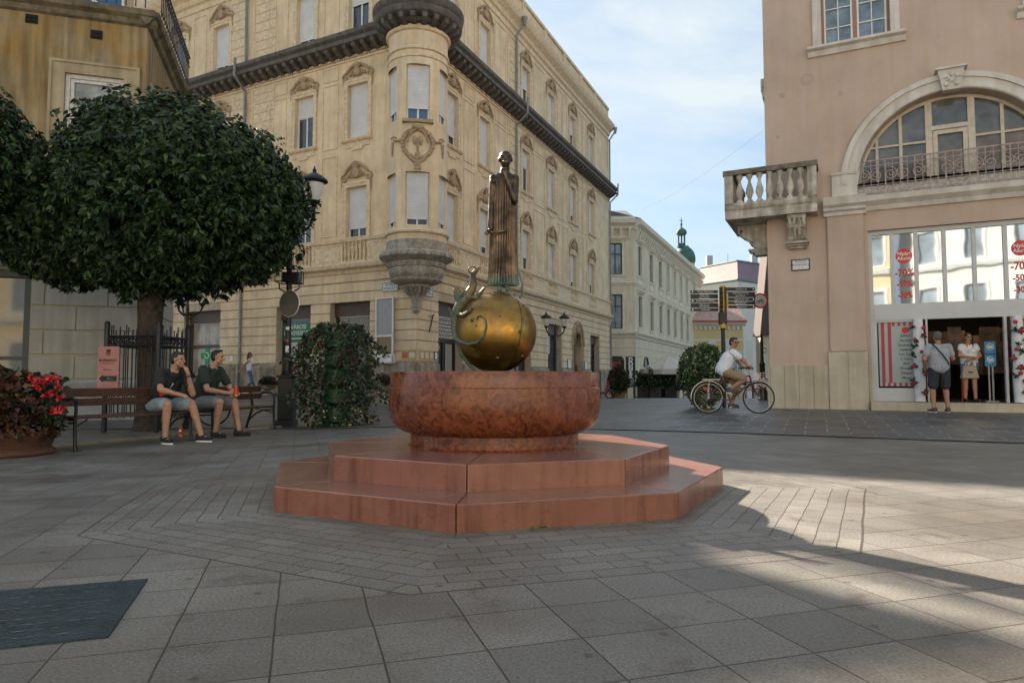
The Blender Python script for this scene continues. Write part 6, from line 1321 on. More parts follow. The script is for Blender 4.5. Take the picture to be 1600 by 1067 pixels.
pb = PG(1178, 36); t = thing('cafe_parasol', 'low white cafe parasol seen behind the cyclist handlebars', 'parasol', pb); top = P(1175, 582, 36).z-pb.z; b = MB(); cs = [(1.3*cos(2*pi*k/8), 1.3*sin(2*pi*k/8), top-.4) for k in range(8)]; b.add([(0, 0, top)]+cs, [(0, 1+k, 1+(k+1) % 8) for k in range(8)]); b.build('canopy', mat('canvas'), t) if False else b.build('canopy', MC['canvas'], t); b = MB(); b.tube([(0, 0, 0), (0, 0, top)], .03, 6); b.build('pole', IRON, t)

# ---------------- signpost, road signs ----------------
d_ = 17.6; pb = PG(1131, d_); SP = thing('fingerpost', 'black fingerpost with direction boards on both sides and yellow accents', 'signpost', pb); k_ = d_/1067; Z = lambda py: P(1131, py, d_).z-pb.z
YEL = mat('accent_yellow', (.60, .34, .02), .5); b = MB(); b.lathe([(.05, 0), (.05, Z(515)), (.07, Z(514)), (.07, Z(505))], n=12); b.box(-.09, .09, -.07, .07, Z(507), Z(488)); b.box(-.06, -.0, -.06, .06, Z(489), Z(449)); b.box(.03, .09, -.06, .06, Z(489), Z(449)); b.build('post', BLACK, SP)
b = MB(); b.lathe([(.078, Z(513)), (.078, Z(505.5))], n=12); b.box(-.045, .055, -.075, .075, Z(449), Z(446.5)); b.box(.07, .135, -.045, .045, Z(482), Z(458)); b.box(.0, .03, -.055, .055, Z(489), Z(449)); b.build('yellow_band', YEL, SP)
LT = (('Városi Tájmúzeum', 'Magyar Ispita', 'Xántus János Múzeum', 'Széchenyi tér', 'Várkerület'), ('Széchenyi tér', 'Győri Nemzeti Színház', 'Liszt Ferenc utca', 'Rába Quelle Fürdő', 'Egyetem tér'))
for si, (pa, pc, ys_) in enumerate(((1082, 1124, ((453.5, 458), (459.5, 466.5), (468, 472), (473.5, 480), (482, 486))), (1136, 1183.5, ((449, 454.5), (456, 464), (465, 470), (471, 475.5), (477, 481.5))))):
    for j, (ya, yb_) in enumerate(ys_):
        x0_, x1_ = (pa-1131)*k_, (pc-1131)*k_; b = MB(); sl_ = .0; b.box(x0_, x1_, -.02, .02, Z(yb_), Z(ya)); bd = b.build('direction_board', BLACK, SP); bd.rotation_euler = (0, 0, R(4) if si else R(-4))
        if j in (1, 3):
            for q, s_ in enumerate((LT[si][j], 'Győr Belváros')): text(s_, .045, tmat((x0_+x1_)/2, -.022, Z(ya+(yb_-ya)*(.27+.46*q))) @ Matrix.Diagonal((1, 1, -1, 1)), SIGNW, bd, ex=.001)
        else: text(LT[si][j], .055, tmat((x0_+x1_)/2+.03, -.022, Z((ya+yb_)/2)) @ Matrix.Diagonal((1, 1, -1, 1)), SIGNW, bd, ex=.001)
        if j in (0, 2, 4): b = MB(); xx = x0_+.03 if si == 0 else x1_-.06; b.box(xx, xx+.03, -.024, -.02, Z((ya+yb_)/2)-.02, Z((ya+yb_)/2)+.02); b.build('pictogram', SIGNW, bd)
for j in range(5):
    b = MB(); b.box(-.30, 0, -.015, .015, Z(459+7*j), Z(454.5+7*j)); bd = b.build('direction_board', BLACK, SP); bd.matrix_local = Matrix.Translation((-.02, -.08, 0)) @ Matrix.Rotation(R(62), 4, 'Z')
    b = MB(); b.box(-.28, -.06, -.018, -.015, Z(458+7*j), Z(457+7*j)); b.build('board_accent', YEL, bd)
def roadsign(px, py, d, r, lab, pole, bike=True):
    c = P(px, py, d); g = gz(c.x, d); t = thing('road_sign', lab, 'road sign', Vector((c.x, d, g))); zc = c.z-g
    o = None; b = MB(); b.lathe([(0, -.01), (r, -.01), (r, .01), (0, .01)], n=32); o = b.build('disc', SIGNW, t); o.matrix_local = Matrix.Translation((0, 0, zc)) @ Matrix.Rotation(pi/2, 4, 'X')
    b = MB(); 
    for a, e in zip(np.linspace(0, 2*pi, 33), np.linspace(0, 2*pi, 33)[1:]): b.quad((r*cos(a), r*sin(a), .013), (r*cos(e), r*sin(e), .013), (r*.8*cos(e), r*.8*sin(e), .013), (r*.8*cos(a), r*.8*sin(a), .013))
    b.build('red_ring', REDP, o)
    b = MB()
    for sx in (-1, 1): b.torus((sx*r*.3, -r*.15, .014), r*.2, r*.03, 'z', 16, 4)
    b.tube([(-r*.3, -r*.15, .014), (-r*.05, r*.2, .014), (r*.2, r*.2, .014), (r*.3, -r*.15, .014)], r*.035, 4); b.tube([(-r*.05, -r*.15, .014), (r*.2, r*.2, .014), (r*.25, r*.35, .014)], r*.03, 4); b.build('bicycle_symbol', BLACK, o)
    b = MB()
    if pole: b.tube([(0, .04, 0), (0, .04, zc+r)], .03, 8)
    else: b.tube([(0, .03, zc), (.35, .10, zc)], .02, 6)
    b.build('pole' if pole else 'bracket', ZINC, t)
roadsign(1188, 470, 18.2, .205, 'large no-cycling sign behind the right direction boards', False); roadsign(1193, 598, 23.5, .20, 'small round red-rimmed sign low on the street lamp post', True)
# wall lamp on yellow house + cables
t = thing('overhead_cable', 'thin dark cable crossing the sky to the salmon building', 'cable', P(1003, 327, 45)); b = MB(); a, c = P(1003, 327, 45), P(1192, 205, 18.0); b.tube([Vector((0, 0, 0))]+[a.lerp(c, k/12)-a-Vector((0, 0, .25*sin(pi*k/12)))for k in range(1, 13)], .0025, 4); b.build('wire', BLACK, t)
b = None
# scooter by the corner
pb = PG(938, 37); t = thing('parked_scooter', 'dark red scooter parked at the corner of the cream building', 'scooter', pb); 
b = MB(); b.torus((-.5, 0, .25), .2, .05, 'y', 20, 6); b.build('wheel', BLACK, t); b = MB(); b.torus((.5, 0, .25), .2, .05, 'y', 20, 6); b.build('wheel', BLACK, t)
b = MB(); b.tube([(-.6, 0, .5), (-.2, 0, .55), (0, 0, .35), (.3, 0, .35), (.42, 0, .9)], [.12, .16, .1, .1, .06], 8); b.tube([(.5, 0, .25), (.40, 0, .95)], .035, 6); b.build('body', mat('scooter_red', (.22, .015, .025), .3, coat=.5), t, smooth=True)
b = MB(); b.tube([(-.6, 0, .70), (-.1, 0, .70)], [.09, .1], 8); b.build('saddle', BLACK, t); b = MB(); b.tube([(.38, -.3, 1.0), (.40, 0, .95), (.38, .3, 1.0)], .02, 6); b.build('handlebar', ZINC, t)

# edging between the plaza slabs and the bench ground, weeds at the fountain
pts = []
for px, py in ((-60, 712), (0, 706), (80, 699), (160, 691), (250, 683), (330, 674.5), (440, 667.5)):
    d_ = .9*1067/(py-594); pts.append(PG(px, d_))
b = MB()
for p, q in zip(pts, pts[1:]):
    t_ = (q-p); t_.z = 0; t_.normalize(); n_ = Vector((-t_.y, t_.x, 0))*.05
    b.add([tuple(v) for v in (p-n_+Vector((0, 0, -.02)), q-n_+Vector((0, 0, -.02)), q+n_+Vector((0, 0, -.02)), p+n_+Vector((0, 0, -.02)), p-n_+Vector((0, 0, .03)), q-n_+Vector((0, 0, .03)), q+n_+Vector((0, 0, .03)), p+n_+Vector((0, 0, .03)))], [(4, 5, 6, 7), (0, 1, 5, 4), (2, 3, 7, 6), (1, 2, 6, 5), (3, 0, 4, 7)])
tag(b.build('kerb_edging', mat('edging', (.30, .235, .15), .8, var=.3, vs=8)), kind='structure')
r_ = np.random.default_rng(9); P_ = []; D_ = []
for px, py, n in ((845, 821, 40), (836, 823, 20), (716, 834, 10), (1010, 813, 8)):
    c_ = PG(px, .8*1067/(py-594))
    for k in range(n): P_.append(np.array(c_)+np.array([r_.normal()*.02, r_.normal()*.01, 0])); D_.append(r_.normal(size=3)*.6+np.array([0, -.2, 1]))
tag(leafmesh('weeds', P_, D_, r_.uniform(.008, .022, len(P_)), .2, [MC['shrub_leaf_light']]), kind='stuff')
# ---------------- bicycles ----------------
TYRE = mat('tyre', (.02, .02, .02), .7); CHROME = mat('chrome', (.36, .36, .37), .3, .9)
def bicycle(name, lab, M, col, basket=False, guards=True):
    t = thing(name, lab, 'bicycle', None); t.matrix_world = M; r = .335; wb = .525
    PT = mat(name+'_paint', col, .35, coat=.4)
    for sx in (-1, 1):
        x = sx*wb; b = MB(); b.torus((0, 0, 0), r-.018, .018, 'y', 48, 8); w_ = b.build('wheel', TYRE, t, smooth=True); w_.location = (x, 0, r)
        b = MB(); b.torus((0, 0, 0), r-.040, .0065, 'y', 48, 6); b.lathe([(0, -.04), (.02, -.04), (.02, .04), (0, .04)], n=10) if False else b.tube([(0, -.05, 0), (0, .05, 0)], .018, 8); b.build('rim', CHROME, w_, smooth=True)
        b = MB()
        for k in range(28): a = 2*pi*k/28; b.tube([(.015*cos(a+1.2*(-1)**k), .02*(-1)**k, .015*sin(a+1.2*(-1)**k)), ((r-.045)*cos(a), 0, (r-.045)*sin(a))], .0011, 3)
        b.build('spokes', CHROME, w_)
        if guards: b = MB(); a0_, a1_ = (R(20), R(185)) if sx < 0 else (R(35), R(165)); b.torus((0, 0, 0), r+.025, .011, 'y', 26, 6, a0_, a1_); g = b.build('mudguard', CHROME, t, smooth=True); g.location = (x, 0, r)
    C_ = (-.07, 0, .285); ST_ = (-.20, 0, .72); HT = (.345, 0, .80); HB = (.375, 0, .66); b = MB()
    for p, q, rr_ in ((C_, ST_, .016), (C_, HB, .02), (ST_, HT, .016), (C_, (-wb, .04, r), .01), (C_, (-wb, -.04, r), .01), (ST_, (-wb, .04, r), .008), (ST_, (-wb, -.04, r), .008), (HB, HT, .02)): b.tube([p, q], rr_, 8)
    for s_ in (-1, 1): b.tube([HB, (.40, .045*s_, .60), (.46, .05*s_, .46), (wb, .05*s_, r)], [.014, .014, .012, .008], 8)
    b.build('frame', PT, t, smooth=True)
    b = MB(); b.tube([ST_, (-.225, 0, .84)], .013, 8); b.tube([HT, (.33, 0, .93)], .014, 8); b.tube([(.20, -.27, .96), (.30, -.22, .97), (.36, -.08, .94), (.36, .08, .94), (.30, .22, .97), (.20, .27, .96)], .012, 8); b.build('handlebar', CHROME, t, smooth=True)
    b = MB(); b.tube([(.20, -.28, .96), (.31, -.215, .97)], .018, 8); b.tube([(.20, .28, .96), (.31, .215, .97)], .018, 8); b.build('grip', TYRE, t)
    b = MB(); b.tube([(-.34, 0, .86), (-.27, 0, .865), (-.12, 0, .85), (-.05, 0, .84)], [.06, .085, .035, .02], 10); b.build('saddle', TYRE, t, smooth=True)
    b = MB(); b.torus((C_[0], -.045, C_[2]), .085, .006, 'y', 24, 4); b.tube([(C_[0], -.05, C_[2]), (C_[0]-.06, -.09, C_[2]+.155)], .011, 6); b.tube([(C_[0], .05, C_[2]), (C_[0]+.06, .09, C_[2]-.155)], .011, 6); b.box(C_[0]-.11, C_[0]-.01, -.17, -.09, C_[2]+.145, C_[2]+.165); b.box(C_[0]+.01, C_[0]+.11, .09, .17, C_[2]-.165, C_[2]-.145)
    b.tube([(C_[0], -.045, C_[2]+.085), (-wb, -.045, r+.035)], .004, 4); b.tube([(C_[0], -.045, C_[2]-.085), (-wb, -.045, r-.035)], .004, 4); b.build('crank', CHROME, t)
    b = MB(); b.box(-wb-.12, -.28, -.06, .06, .715, .73); b.tube([(-wb, -.05, r), (-wb+.02, -.05, .71)], .006, 5); b.tube([(-wb, .05, r), (-wb+.02, .05, .71)], .006, 5); b.build('rear_rack', CHROME if not basket else IRON, t)
    return t
d_ = 14.5; bc = PG(1145.5, d_)
BK = bicycle('city_bicycle', 'silver and red city bicycle being ridden past the shrub', TR(bc.x, bc.y, bc.z+.012, R(-4)), (.13, .02, .03))
b = MB(); b.box(-.62, -.55, -.03, .03, .50, .56); b.build('rear_light', REDP, BK); b = MB(); b.box(-.56, -.50, -.05, -.03, .12, .15) ; b.build('reflector', mat('orange_reflector', (.7, .2, .02), .4), BK)
b = MB()
for k in range(4): rects(b, .38, .60, .70+.05*k, .705+.05*k, .003, -.14, .14)
for x in (.38, .45, .52, .6): b.box(x, x+.006, -.14, -.134, .70, .88); b.box(x, x+.006, .134, .14, .70, .88)
b.box(.38, .6, -.14, .14, .70, .706); b.build('front_basket', CHROME, BK)
pb = PG(290, 13.45); bicycle('parked_bicycle', 'dark bicycle parked behind the benches', TR(pb.x, pb.y, pb.z, R(8)), (.03, .03, .035), True)
# ---------------- people ----------------
SKIN = mat('skin_tan', (.42, .22, .135), .55, var=.08, vs=20); SKIN2 = mat('skin_warm', (.36, .175, .10), .55, var=.08, vs=20); SKIN3 = mat('skin_pale', (.50, .29, .20), .55, var=.06, vs=20)
HAIR = mat('dark_hair', (.018, .012, .009), .6, isl=.2); EYE = mat('eye_dark', (.012, .01, .01), .2)
V = Vector
def head(pr, c, yaw, s=1, tilt=0):
    Rm = Matrix.Rotation(yaw, 3, 'Z') @ Matrix.Rotation(tilt, 3, 'X'); f = lambda x, y, z: c+Rm @ (V((x, y, z))*s)
    pr += [(f(0, -.012, .03), (.074*s, .092*s, .086*s), Rm), (f(0, .012, -.035), (.058*s, .070*s, .072*s), Rm), (f(0, .048, -.086), (.028*s, .026*s, .022*s), Rm), (f(-.035, .02, -.06), f(.035, .02, -.06), .03*s, .03*s),
           (f(0, .084, .012), f(0, .106, -.026), .009*s, .014*s), (f(-.038, .072, .026), f(.038, .072, .026), .012*s, .012*s), (f(-.014, .088, -.052), f(.014, .088, -.052), .008*s, .008*s), (f(-.012, .085, -.062), f(.012, .085, -.062), .009*s, .009*s),
           (f(-.04, .06, -.02), f(-.042, .05, -.03), .018*s, .016*s), (f(.04, .06, -.02), f(.042, .05, -.03), .018*s, .016*s),
           (f(-.074, -.005, .012), f(-.074, -.002, -.022), .013*s, .009*s), (f(.074, -.005, .012), f(.074, -.002, -.022), .013*s, .009*s)]
    return f, Rm
def hand(pr, w, d, n, curl=.5, s=1, side=1):
    d = V(d).normalized(); n = V(n); n = (n-d*n.dot(d)).normalized(); a = d.cross(n)*side
    pr += [(w, w+d*.045*s, .026*s, .033*s), (w+d*.03*s+a*.018*s, w+d*.075*s+a*.022*s, .02*s, .017*s), (w+d*.03*s-a*.018*s, w+d*.075*s-a*.024*s, .02*s, .016*s)]
    for k, L_ in enumerate((.038, .044, .041, .032)):
        b0 = w+d*.082*s+a*(.028-.0188*k)*s; c1 = (d*cos(curl)+n*sin(curl)); c2 = (d*cos(curl*2.1)+n*sin(curl*2.1)); b1 = b0+c1*L_*s; pr += [(b0, b1, .0095*s, .0088*s), (b1, b1+c2*L_*.85*s, .0088*s, .0075*s)]
    t0 = w+d*.025*s+a*.03*s; t1 = t0+(d*.6+a*.7+n*.3).normalized()*.035*s; pr += [(t0, t1, .012*s, .0105*s), (t1, t1+(d*.85+n*.5).normalized()*.03*s, .0105*s, .008*s)]
def person(label, M, J, top, top_m, bot, bot_m, skin, hair_kind='short', hair_m=None, shoe_m=None, sole_m=None, vox=.0075, female=False, hands=None, headyaw=0, headtilt=0, sleeve=.6, shoes=True, eyes=True, wide=1):
    t = thing('person', label, 'person', None); t.matrix_world = M
    J = {k: V(v) for k, v in J.items()}; pr = []; w = wide
    f, Rm = head(pr, J['head'], headyaw, 1, headtilt)
    tx = (J['sr']-J['sl']).normalized()
    pr += [(J['neck'], J['head']+V((0, 0, -.04)), .052, .050), (J['neck']+V((0, 0, -.02)), J['sr'].lerp(J['sl'], .3), .05, .05), (J['neck']+V((0, 0, -.02)), J['sr'].lerp(J['sl'], .7), .05, .05), (J['sl'], J['sr'], .05, .05),
           (J['pel']+tx*.05, J['chest']+tx*.06, .105*w, .11*w), (J['pel']-tx*.05, J['chest']-tx*.06, .105*w, .11*w), (J['chest'], J['neck']+V((0, 0, -.06)), .10, .07)]
    for q in 'lr':
        s_ = 1.0 if not female else .86
        pr += [(J['s'+q], J['e'+q], .051*s_*w, .042*s_), (J['e'+q], J['w'+q], .042*s_, .028*s_), (J['e'+q].lerp(J['w'+q], .05), J['e'+q].lerp(J['w'+q], .35), .044*s_, .042*s_),
               (J['h'+q], J['k'+q], .088*w, .060), (J['k'+q], J['a'+q], .056, .038), (J['k'+q].lerp(J['a'+q], .12), J['k'+q].lerp(J['a'+q], .42), .060, .054)]
        hd = (hands or {}).get(q); dd = (J['w'+q]-J['e'+q]).normalized()
        if hd: hand(pr, J['w'+q], hd[0], hd[1], hd[2], 1 if not female else .88, hd[3] if len(hd) > 3 else 1)
        else: hand(pr, J['w'+q], dd, V((0, .2, 0))+(V((1, 0, 0)) if q == 'l' else V((-1, 0, 0))), .35, 1, 1 if q == 'l' else -1)
        td = (J['t'+q]-J['a'+q]); td.z = 0; td.normalize(); hl = J['a'+q]-td*.05; hl.z = J['t'+q].z
        pr += [(J['a'+q], hl+V((0, 0, .005)), .036, .034), (J['a'+q]-V((0, 0, .03)), J['t'+q], .036, .028), (hl, J['t'+q], .032, .028)]
    if female: pr += [(J['chest']+tx*.07+V((0, .09, .02)), (.055, .05, .06)), (J['chest']-tx*.07+V((0, .09, .02)), (.055, .05, .06))]
    blob('body', pr, vox, skin, t, 3)
    # top
    c = []; e = .014; tw = w*(1 if not female else .9)
    c += [(J['pel']+tx*.062+V((0, 0, .0)), J['chest']+tx*.068, .138*tw, .118*tw+e), (J['pel']-tx*.062, J['chest']-tx*.068, .138*tw, .118*tw+e), (J['chest'], J['neck']+V((0, 0, -.075)), .115, .075), (J['sl'], J['sr'], .062 if not female else .05, .062 if not female else .05),
          (J['sl'].lerp(J['sr'], .3), J['neck']+V((0, 0, -.035)), .055, .045), (J['sl'].lerp(J['sr'], .7), J['neck']+V((0, 0, -.035)), .055, .045)]
    if female: c += [(J['chest']+tx*.07+V((0, .095, .02)), (.062, .055, .068)), (J['chest']-tx*.07+V((0, .095, .02)), (.062, .055, .068))]
    for q in 'lr':
        if sleeve > 0: c.append((J['s'+q], J['s'+q].lerp(J['e'+q], sleeve), .070*w, .066*w))
    if top == 'dress':
        for q in 'lr': c.append((J['h'+q], J['h'+q].lerp(J['k'+q], .75), .12, .13))
    blob('shirt' if top != 'dress' else 'dress', c, vox, top_m, t, 4, .010, 11)
    if bot:
        c = [(J['pel']+tx*.06, J['pel']-tx*.06, .122*w, .122*w)]
        for q in 'lr':
            ln = {'shorts': .82, 'short_shorts': .45, 'jeans': 1}[bot]; g = {'shorts': (.108, .100), 'short_shorts': (.10, .095), 'jeans': (.096, .068)}[bot]
            c.append((J['h'+q], J['h'+q].lerp(J['k'+q], ln), g[0]*w, g[1]))
            if bot == 'shorts': c.append((J['h'+q].lerp(J['k'+q], .3), J['h'+q].lerp(J['k'+q], ln), .105, .098))
            if bot == 'jeans': c.append((J['k'+q], J['a'+q]+V((0, 0, .04)), .066, .052))
        blob('shorts' if bot != 'jeans' else 'jeans', c, vox, bot_m, t, 4, .009, 12)
    if shoes:
        for q in 'lr':
            td = (J['t'+q]-J['a'+q]); td.z = 0; td.normalize(); zb = J['t'+q].z-.032; hl = J['a'+q]-td*.045; hl.z = J['t'+q].z+.008; tt = J['t'+q]+td*.015
            s_ = blob('shoe', [(hl, tt, .044, .036), (hl+V((0, 0, .03)), (hl+tt)/2+V((0, 0, .015)), .042, .038)], .008, shoe_m or BLACK, t, 3)
            b = MB(); sd_ = V((-td.y, td.x, 0)); pts = []
            for k in range(16): a = 2*pi*k/16; m_ = (hl+tt)/2; L_ = (tt-hl).length/2+.042; p_ = m_+td*cos(a)*L_+sd_*sin(a)*.044; pts.append((p_.x, p_.y))
            b.prismz(pts, zb-.014, zb+.014); b.build('sole', sole_m or SIGNW, s_)
    # hair
    hm = hair_m or HAIR; h = []
    if hair_kind == 'short': h = [(f(0, -.02, .042), (.078, .090, .084), Rm), (f(0, -.05, .0), (.070, .060, .07), Rm), (f(-.03, .055, .098), f(.03, .055, .098), .018, .018)]
    elif hair_kind == 'buzz': h = [(f(0, -.020, .040), (.0765, .090, .083), Rm), (f(0, -.05, .0), (.069, .058, .07), Rm)]
    elif hair_kind == 'bun': h = [(f(0, -.018, .042), (.079, .090, .086), Rm), (f(0, -.05, .0), (.072, .060, .08), Rm), (f(0, -.11, .03), (.035, .035, .035), Rm)]
    elif hair_kind == 'long': h = [(f(0, -.018, .042), (.080, .090, .086), Rm), (f(0, -.06, .0), (.074, .058, .09), Rm), (f(0, -.07, -.02), f(0, -.09, -.20), .06, .035)]
    blob('hair', h, .0065, hm, t, 1, .004, 60)
    if eyes:
        for sx in (-1, 1): b = MB(Matrix.Translation(f(sx*.030, .074, .008))); b.ball((0, 0, 0), .0105, 8, 6); b.build('eye', EYE, t, smooth=True)
    return t, f, J
def sit_matrix(bench_t, a, c, q, yoff=-.44):
    a = V(a); c = V(c); p = a.lerp(c, q); mw = bench_t.matrix_world.copy(); l = mw.inverted() @ V((p.x, p.y, mw.translation.z)); return mw @ Matrix.Translation((l.x, 0, 0))
bpy.context.view_layer.update()
M1 = sit_matrix(b1, (-5.53, 8.73), (-4.79, 10.25), .82)
J1 = dict(head=(-.0, .50, 1.20), neck=(0, .43, 1.06), chest=(0, .31, .88), pel=(0, .10, .56), sr=(.185, .37, 1.01), sl=(-.185, .39, 1.01), er=(.27, .50, .77), wr=(.07, .69, .69), el=(-.20, .58, .70), wl=(-.09, .60, 1.02),
          hr=(.10, .13, .54), hl=(-.10, .13, .54), kr=(.20, .56, .56), kl=(-.17, .60, .56), ar=(.22, .56, .11), al=(-.25, .72, .11), tr=(.24, .70, .045), tl=(-.27, .86, .045))
BLK = mat('black_tee', (.018, .018, .02), .85); OLV = mat('dark_green_tee', (.022, .030, .022), .85); DEN = mat('pale_denim', (.24, .30, .33), .85, var=.15, vs=20); GSH = mat('grey_shorts', (.17, .165, .165), .85)
t, f, J = person('seated man in black t-shirt and pale blue shorts resting his chin on his hand', M1, J1, 'tee', BLK, 'shorts', DEN, SKIN, 'short', shoe_m=BLK, vox=.0065, hands={'r': ((-.8, .5, -.35), (0, -.2, -1), .35, -1), 'l': ((.25, -.35, .9), (.3, -.9, -.2), .55, -1)}, headyaw=R(-26) if False else R(20))
b = MB(); b.add([(.05, .445, .80), (.17, .40, .80), (.17, .42, .72), (.08, .46, .70), (.0, .47, .73)], [(0, 1, 2, 3, 4)])
pr = [((.06, .36, .74), (.13, .30, .70), .035, .03)]; 
def decal(name, J_, m, parent, pts, r=.02):
    b = MB(); [b.ball(p, r, 10, 6) for p in pts]; return b.build(name, m, parent, smooth=True)
decal('red_print', J, REDP, t, [(.12-.03*k, .325+.012*k, .70+.012*k) for k in range(4)], .035)
decal('white_print', J, SIGNW, t, [(.05-.012*k, .385+.012*k, .78+.024*k) for k in range(4)], .014)
b = MB(Matrix.Translation((-.10, .615, .955)) @ Matrix.Rotation(R(20), 4, 'X')); b.torus((0, 0, 0), .031, .008, 'z', 16, 6); b.build('wristband', BLACK, t)
TAT = mat('tattoo_ink', (.07, .065, .06), .6)
def tattoo(parent, a, c, r0, r1, seed, n=14):
    rr_ = random.Random(seed); a, c = V(a), V(c); b = MB(); d = (c-a).normalized(); u = d.cross(V((0, 1, .2))).normalized(); v = d.cross(u)
    for i in range(n):
        q = rr_.random(); p = a.lerp(c, q); r = r0+(r1-r0)*q; an = rr_.uniform(-1.4, 1.4)+pi*.75; pts = []
        for k in range(5): an += rr_.uniform(-.3, .3); pts.append(p+(u*cos(an)+v*sin(an))*(r+.0)+d*.018*k)
        b.tube(pts, .004, 4)
    b.build('tattoo', TAT, parent)
tattoo(t, J['kr'].lerp(J['ar'], .3), J['kr'].lerp(J['ar'], .85), .058, .044, 1, 16); tattoo(t, J['er'].lerp(J['wr'], .35), J['er'].lerp(J['wr'], .9), .041, .032, 2, 12)
def can(lab, M):
    t = thing('drink_can', lab, 'can', None); t.matrix_world = M; b = MB(); b.lathe([(.026, 0), (.033, .012), (.033, .145), (.026, .165), (0, .163)], n=20); b.build('can_body', REDP, t, smooth=True)
    b = MB(); b.lathe([(.0335, .014), (.0335, .045)], n=20); b.lathe([(.0265, .158), (.027, .166)], n=20); b.build('gold_band', mat('gold_band', (.55, .38, .12), .35, .6), t); b = MB(); b.lathe([(.034, .085), (.034, .12)], n=20, a0=-2.4, a1=-1.0); b.build('white_mark', SIGNW, t); return t
cp = PG(285, 10.9); can('tall red and gold drink can standing on the paving between the feet', Matrix.Translation(cp))
M2 = sit_matrix(b2, (-4.72, 10.85), (-4.40, 12.75), .05)
J2 = dict(head=(0, .43, 1.27), neck=(0, .36, 1.12), chest=(0, .27, .92), pel=(0, .13, .57), sr=(.205, .31, 1.06), sl=(-.205, .33, 1.06), er=(.29, .44, .76), wr=(.06, .66, .70), el=(-.27, .50, .75), wl=(-.10, .66, .69),
          hr=(.10, .15, .55), hl=(-.10, .15, .55), kr=(.19, .60, .56), kl=(-.18, .62, .56), ar=(.16, .52, .11), al=(-.20, .70, .11), tr=(.17, .66, .045), tl=(-.22, .84, .045))
t2, f2, JJ = person('seated man in dark green t-shirt and grey shorts holding a red can', M2, J2, 'tee', OLV, 'shorts', GSH, SKIN, 'buzz', shoe_m=BLK, sole_m=BLK, vox=.0065, hands={'r': ((-.8, .5, .1), (.1, .9, -.1), .9, 1), 'l': ((.6, .6, .1), (.2, .9, -.1), .9, -1)}, headyaw=R(12), wide=1.08)
can('red drink can held by the man in the dark green shirt', M2 @ Matrix.Translation((-.02, .745, .64)))
tattoo(t2, JJ['kl'].lerp(JJ['al'], .25), JJ['kl'].lerp(JJ['al'], .8), .058, .046, 5, 16)
b = MB(); c_ = f2(0, .045, .105); b.M = Matrix.Translation(c_) @ Matrix.Rotation(R(12), 4, 'Z'); [b.ball((sx*.035, 0, 0), (.028, .012, .02), 10, 6) for sx in (-1, 1)]; b.tube([(-.08, -.06, -.02), (-.06, 0, 0), (.06, 0, 0), (.08, -.06, -.02)], .004, 4); o = b.build('sunglasses', BLACK, t2, smooth=True)
# cyclist (bicycle frame: x forward)
MCY = BK.matrix_world @ Matrix.Rotation(-pi/2, 4, 'Z')   # person faces local +Y = bicycle +x ; local +X = towards the viewer
def cj(x, z, y=0): return (y, x, z)
J3 = dict(head=cj(.035, 1.495), neck=cj(-.02, 1.35), chest=cj(-.09, 1.18), pel=cj(-.215, .93), sr=cj(-.04, 1.29, .18), sl=cj(-.02, 1.29, -.18), er=cj(.16, 1.12, .24), wr=cj(.25, 1.0, .24), el=cj(.18, 1.12, -.24), wl=cj(.25, 1.0, -.25),
          hr=cj(-.20, .90, .09), hl=cj(-.20, .90, -.09), kr=cj(.21, .735, .13), kl=cj(.13, .62, -.11), ar=cj(-.07, .54, .13), al=cj(.0, .22, -.13), tr=cj(.06, .48, .13), tl=cj(.10, .155, -.13))
t3, f3, _ = person('cyclist in white t-shirt and khaki shorts riding a bicycle and looking at the viewer', MCY, J3, 'tee', mat('white_tee', (.66, .68, .72), .85), 'shorts', mat('khaki', (.27, .205, .125), .85), SKIN2, 'short', shoe_m=mat('grey_shoe', (.05, .06, .06), .7), sole_m=BLACK, vox=.008, hands={'r': ((0, 1, -.2), (0, -.2, -1), .8, -1), 'l': ((0, 1, -.2), (0, -.2, -1), .8, 1)}, headyaw=R(-52), wide=1.04)
b = MB(Matrix.Translation(f3(0, .083, .010)) @ Matrix.Rotation(R(-52), 4, 'Z')); [b.ball((sx*.034, 0, 0), (.028, .010, .02), 10, 6) for sx in (-1, 1)]; b.tube([(-.075, -.07, .005), (-.06, 0, .005), (.06, 0, .005), (.075, -.07, .005)], .004, 4); b.build('sunglasses', BLACK, t3, smooth=True)
def facing(px, d, ang, z=None, s=1):
    p = PG(px, d)
    if z is not None: p.z = z
    return Matrix.Translation(p) @ Matrix.Rotation(ang, 4, 'Z') @ Matrix.Scale(s, 4)
STAND = dict(head=(0, .02, 1.635), neck=(0, -.01, 1.47), chest=(0, 0, 1.27), pel=(0, 0, .98), sr=(.195, -.01, 1.42), sl=(-.195, -.01, 1.42), er=(.27, -.06, 1.14), wr=(.27, .03, .90), el=(-.27, -.04, 1.14), wl=(-.27, .04, .90),
             hr=(.10, 0, .93), hl=(-.10, 0, .93), kr=(.13, .02, .51), kl=(-.13, .02, .51), ar=(.14, -.02, .10), al=(-.14, -.02, .10), tr=(.17, .11, .045), tl=(-.17, .11, .045))
J4 = dict(STAND); J4.update(er=(.29, .0, 1.16), wr=(.20, .22, 1.20), el=(-.31, -.06, 1.15), wl=(-.25, .10, .98))
t4, f4, J = person('man seen from behind in grey t-shirt and dark shorts outside the shop', facing(1468, 14.75, R(-8)), J4, 'tee', mat('grey_tee', (.30, .32, .34), .85), 'shorts', mat('dark_shorts', (.022, .026, .032), .85), SKIN2, 'buzz', mat('grey_hair', (.10, .095, .09), .7), shoe_m=mat('brown_shoe', (.08, .05, .045), .7), vox=.008, headyaw=R(-8), wide=1.08, eyes=False)
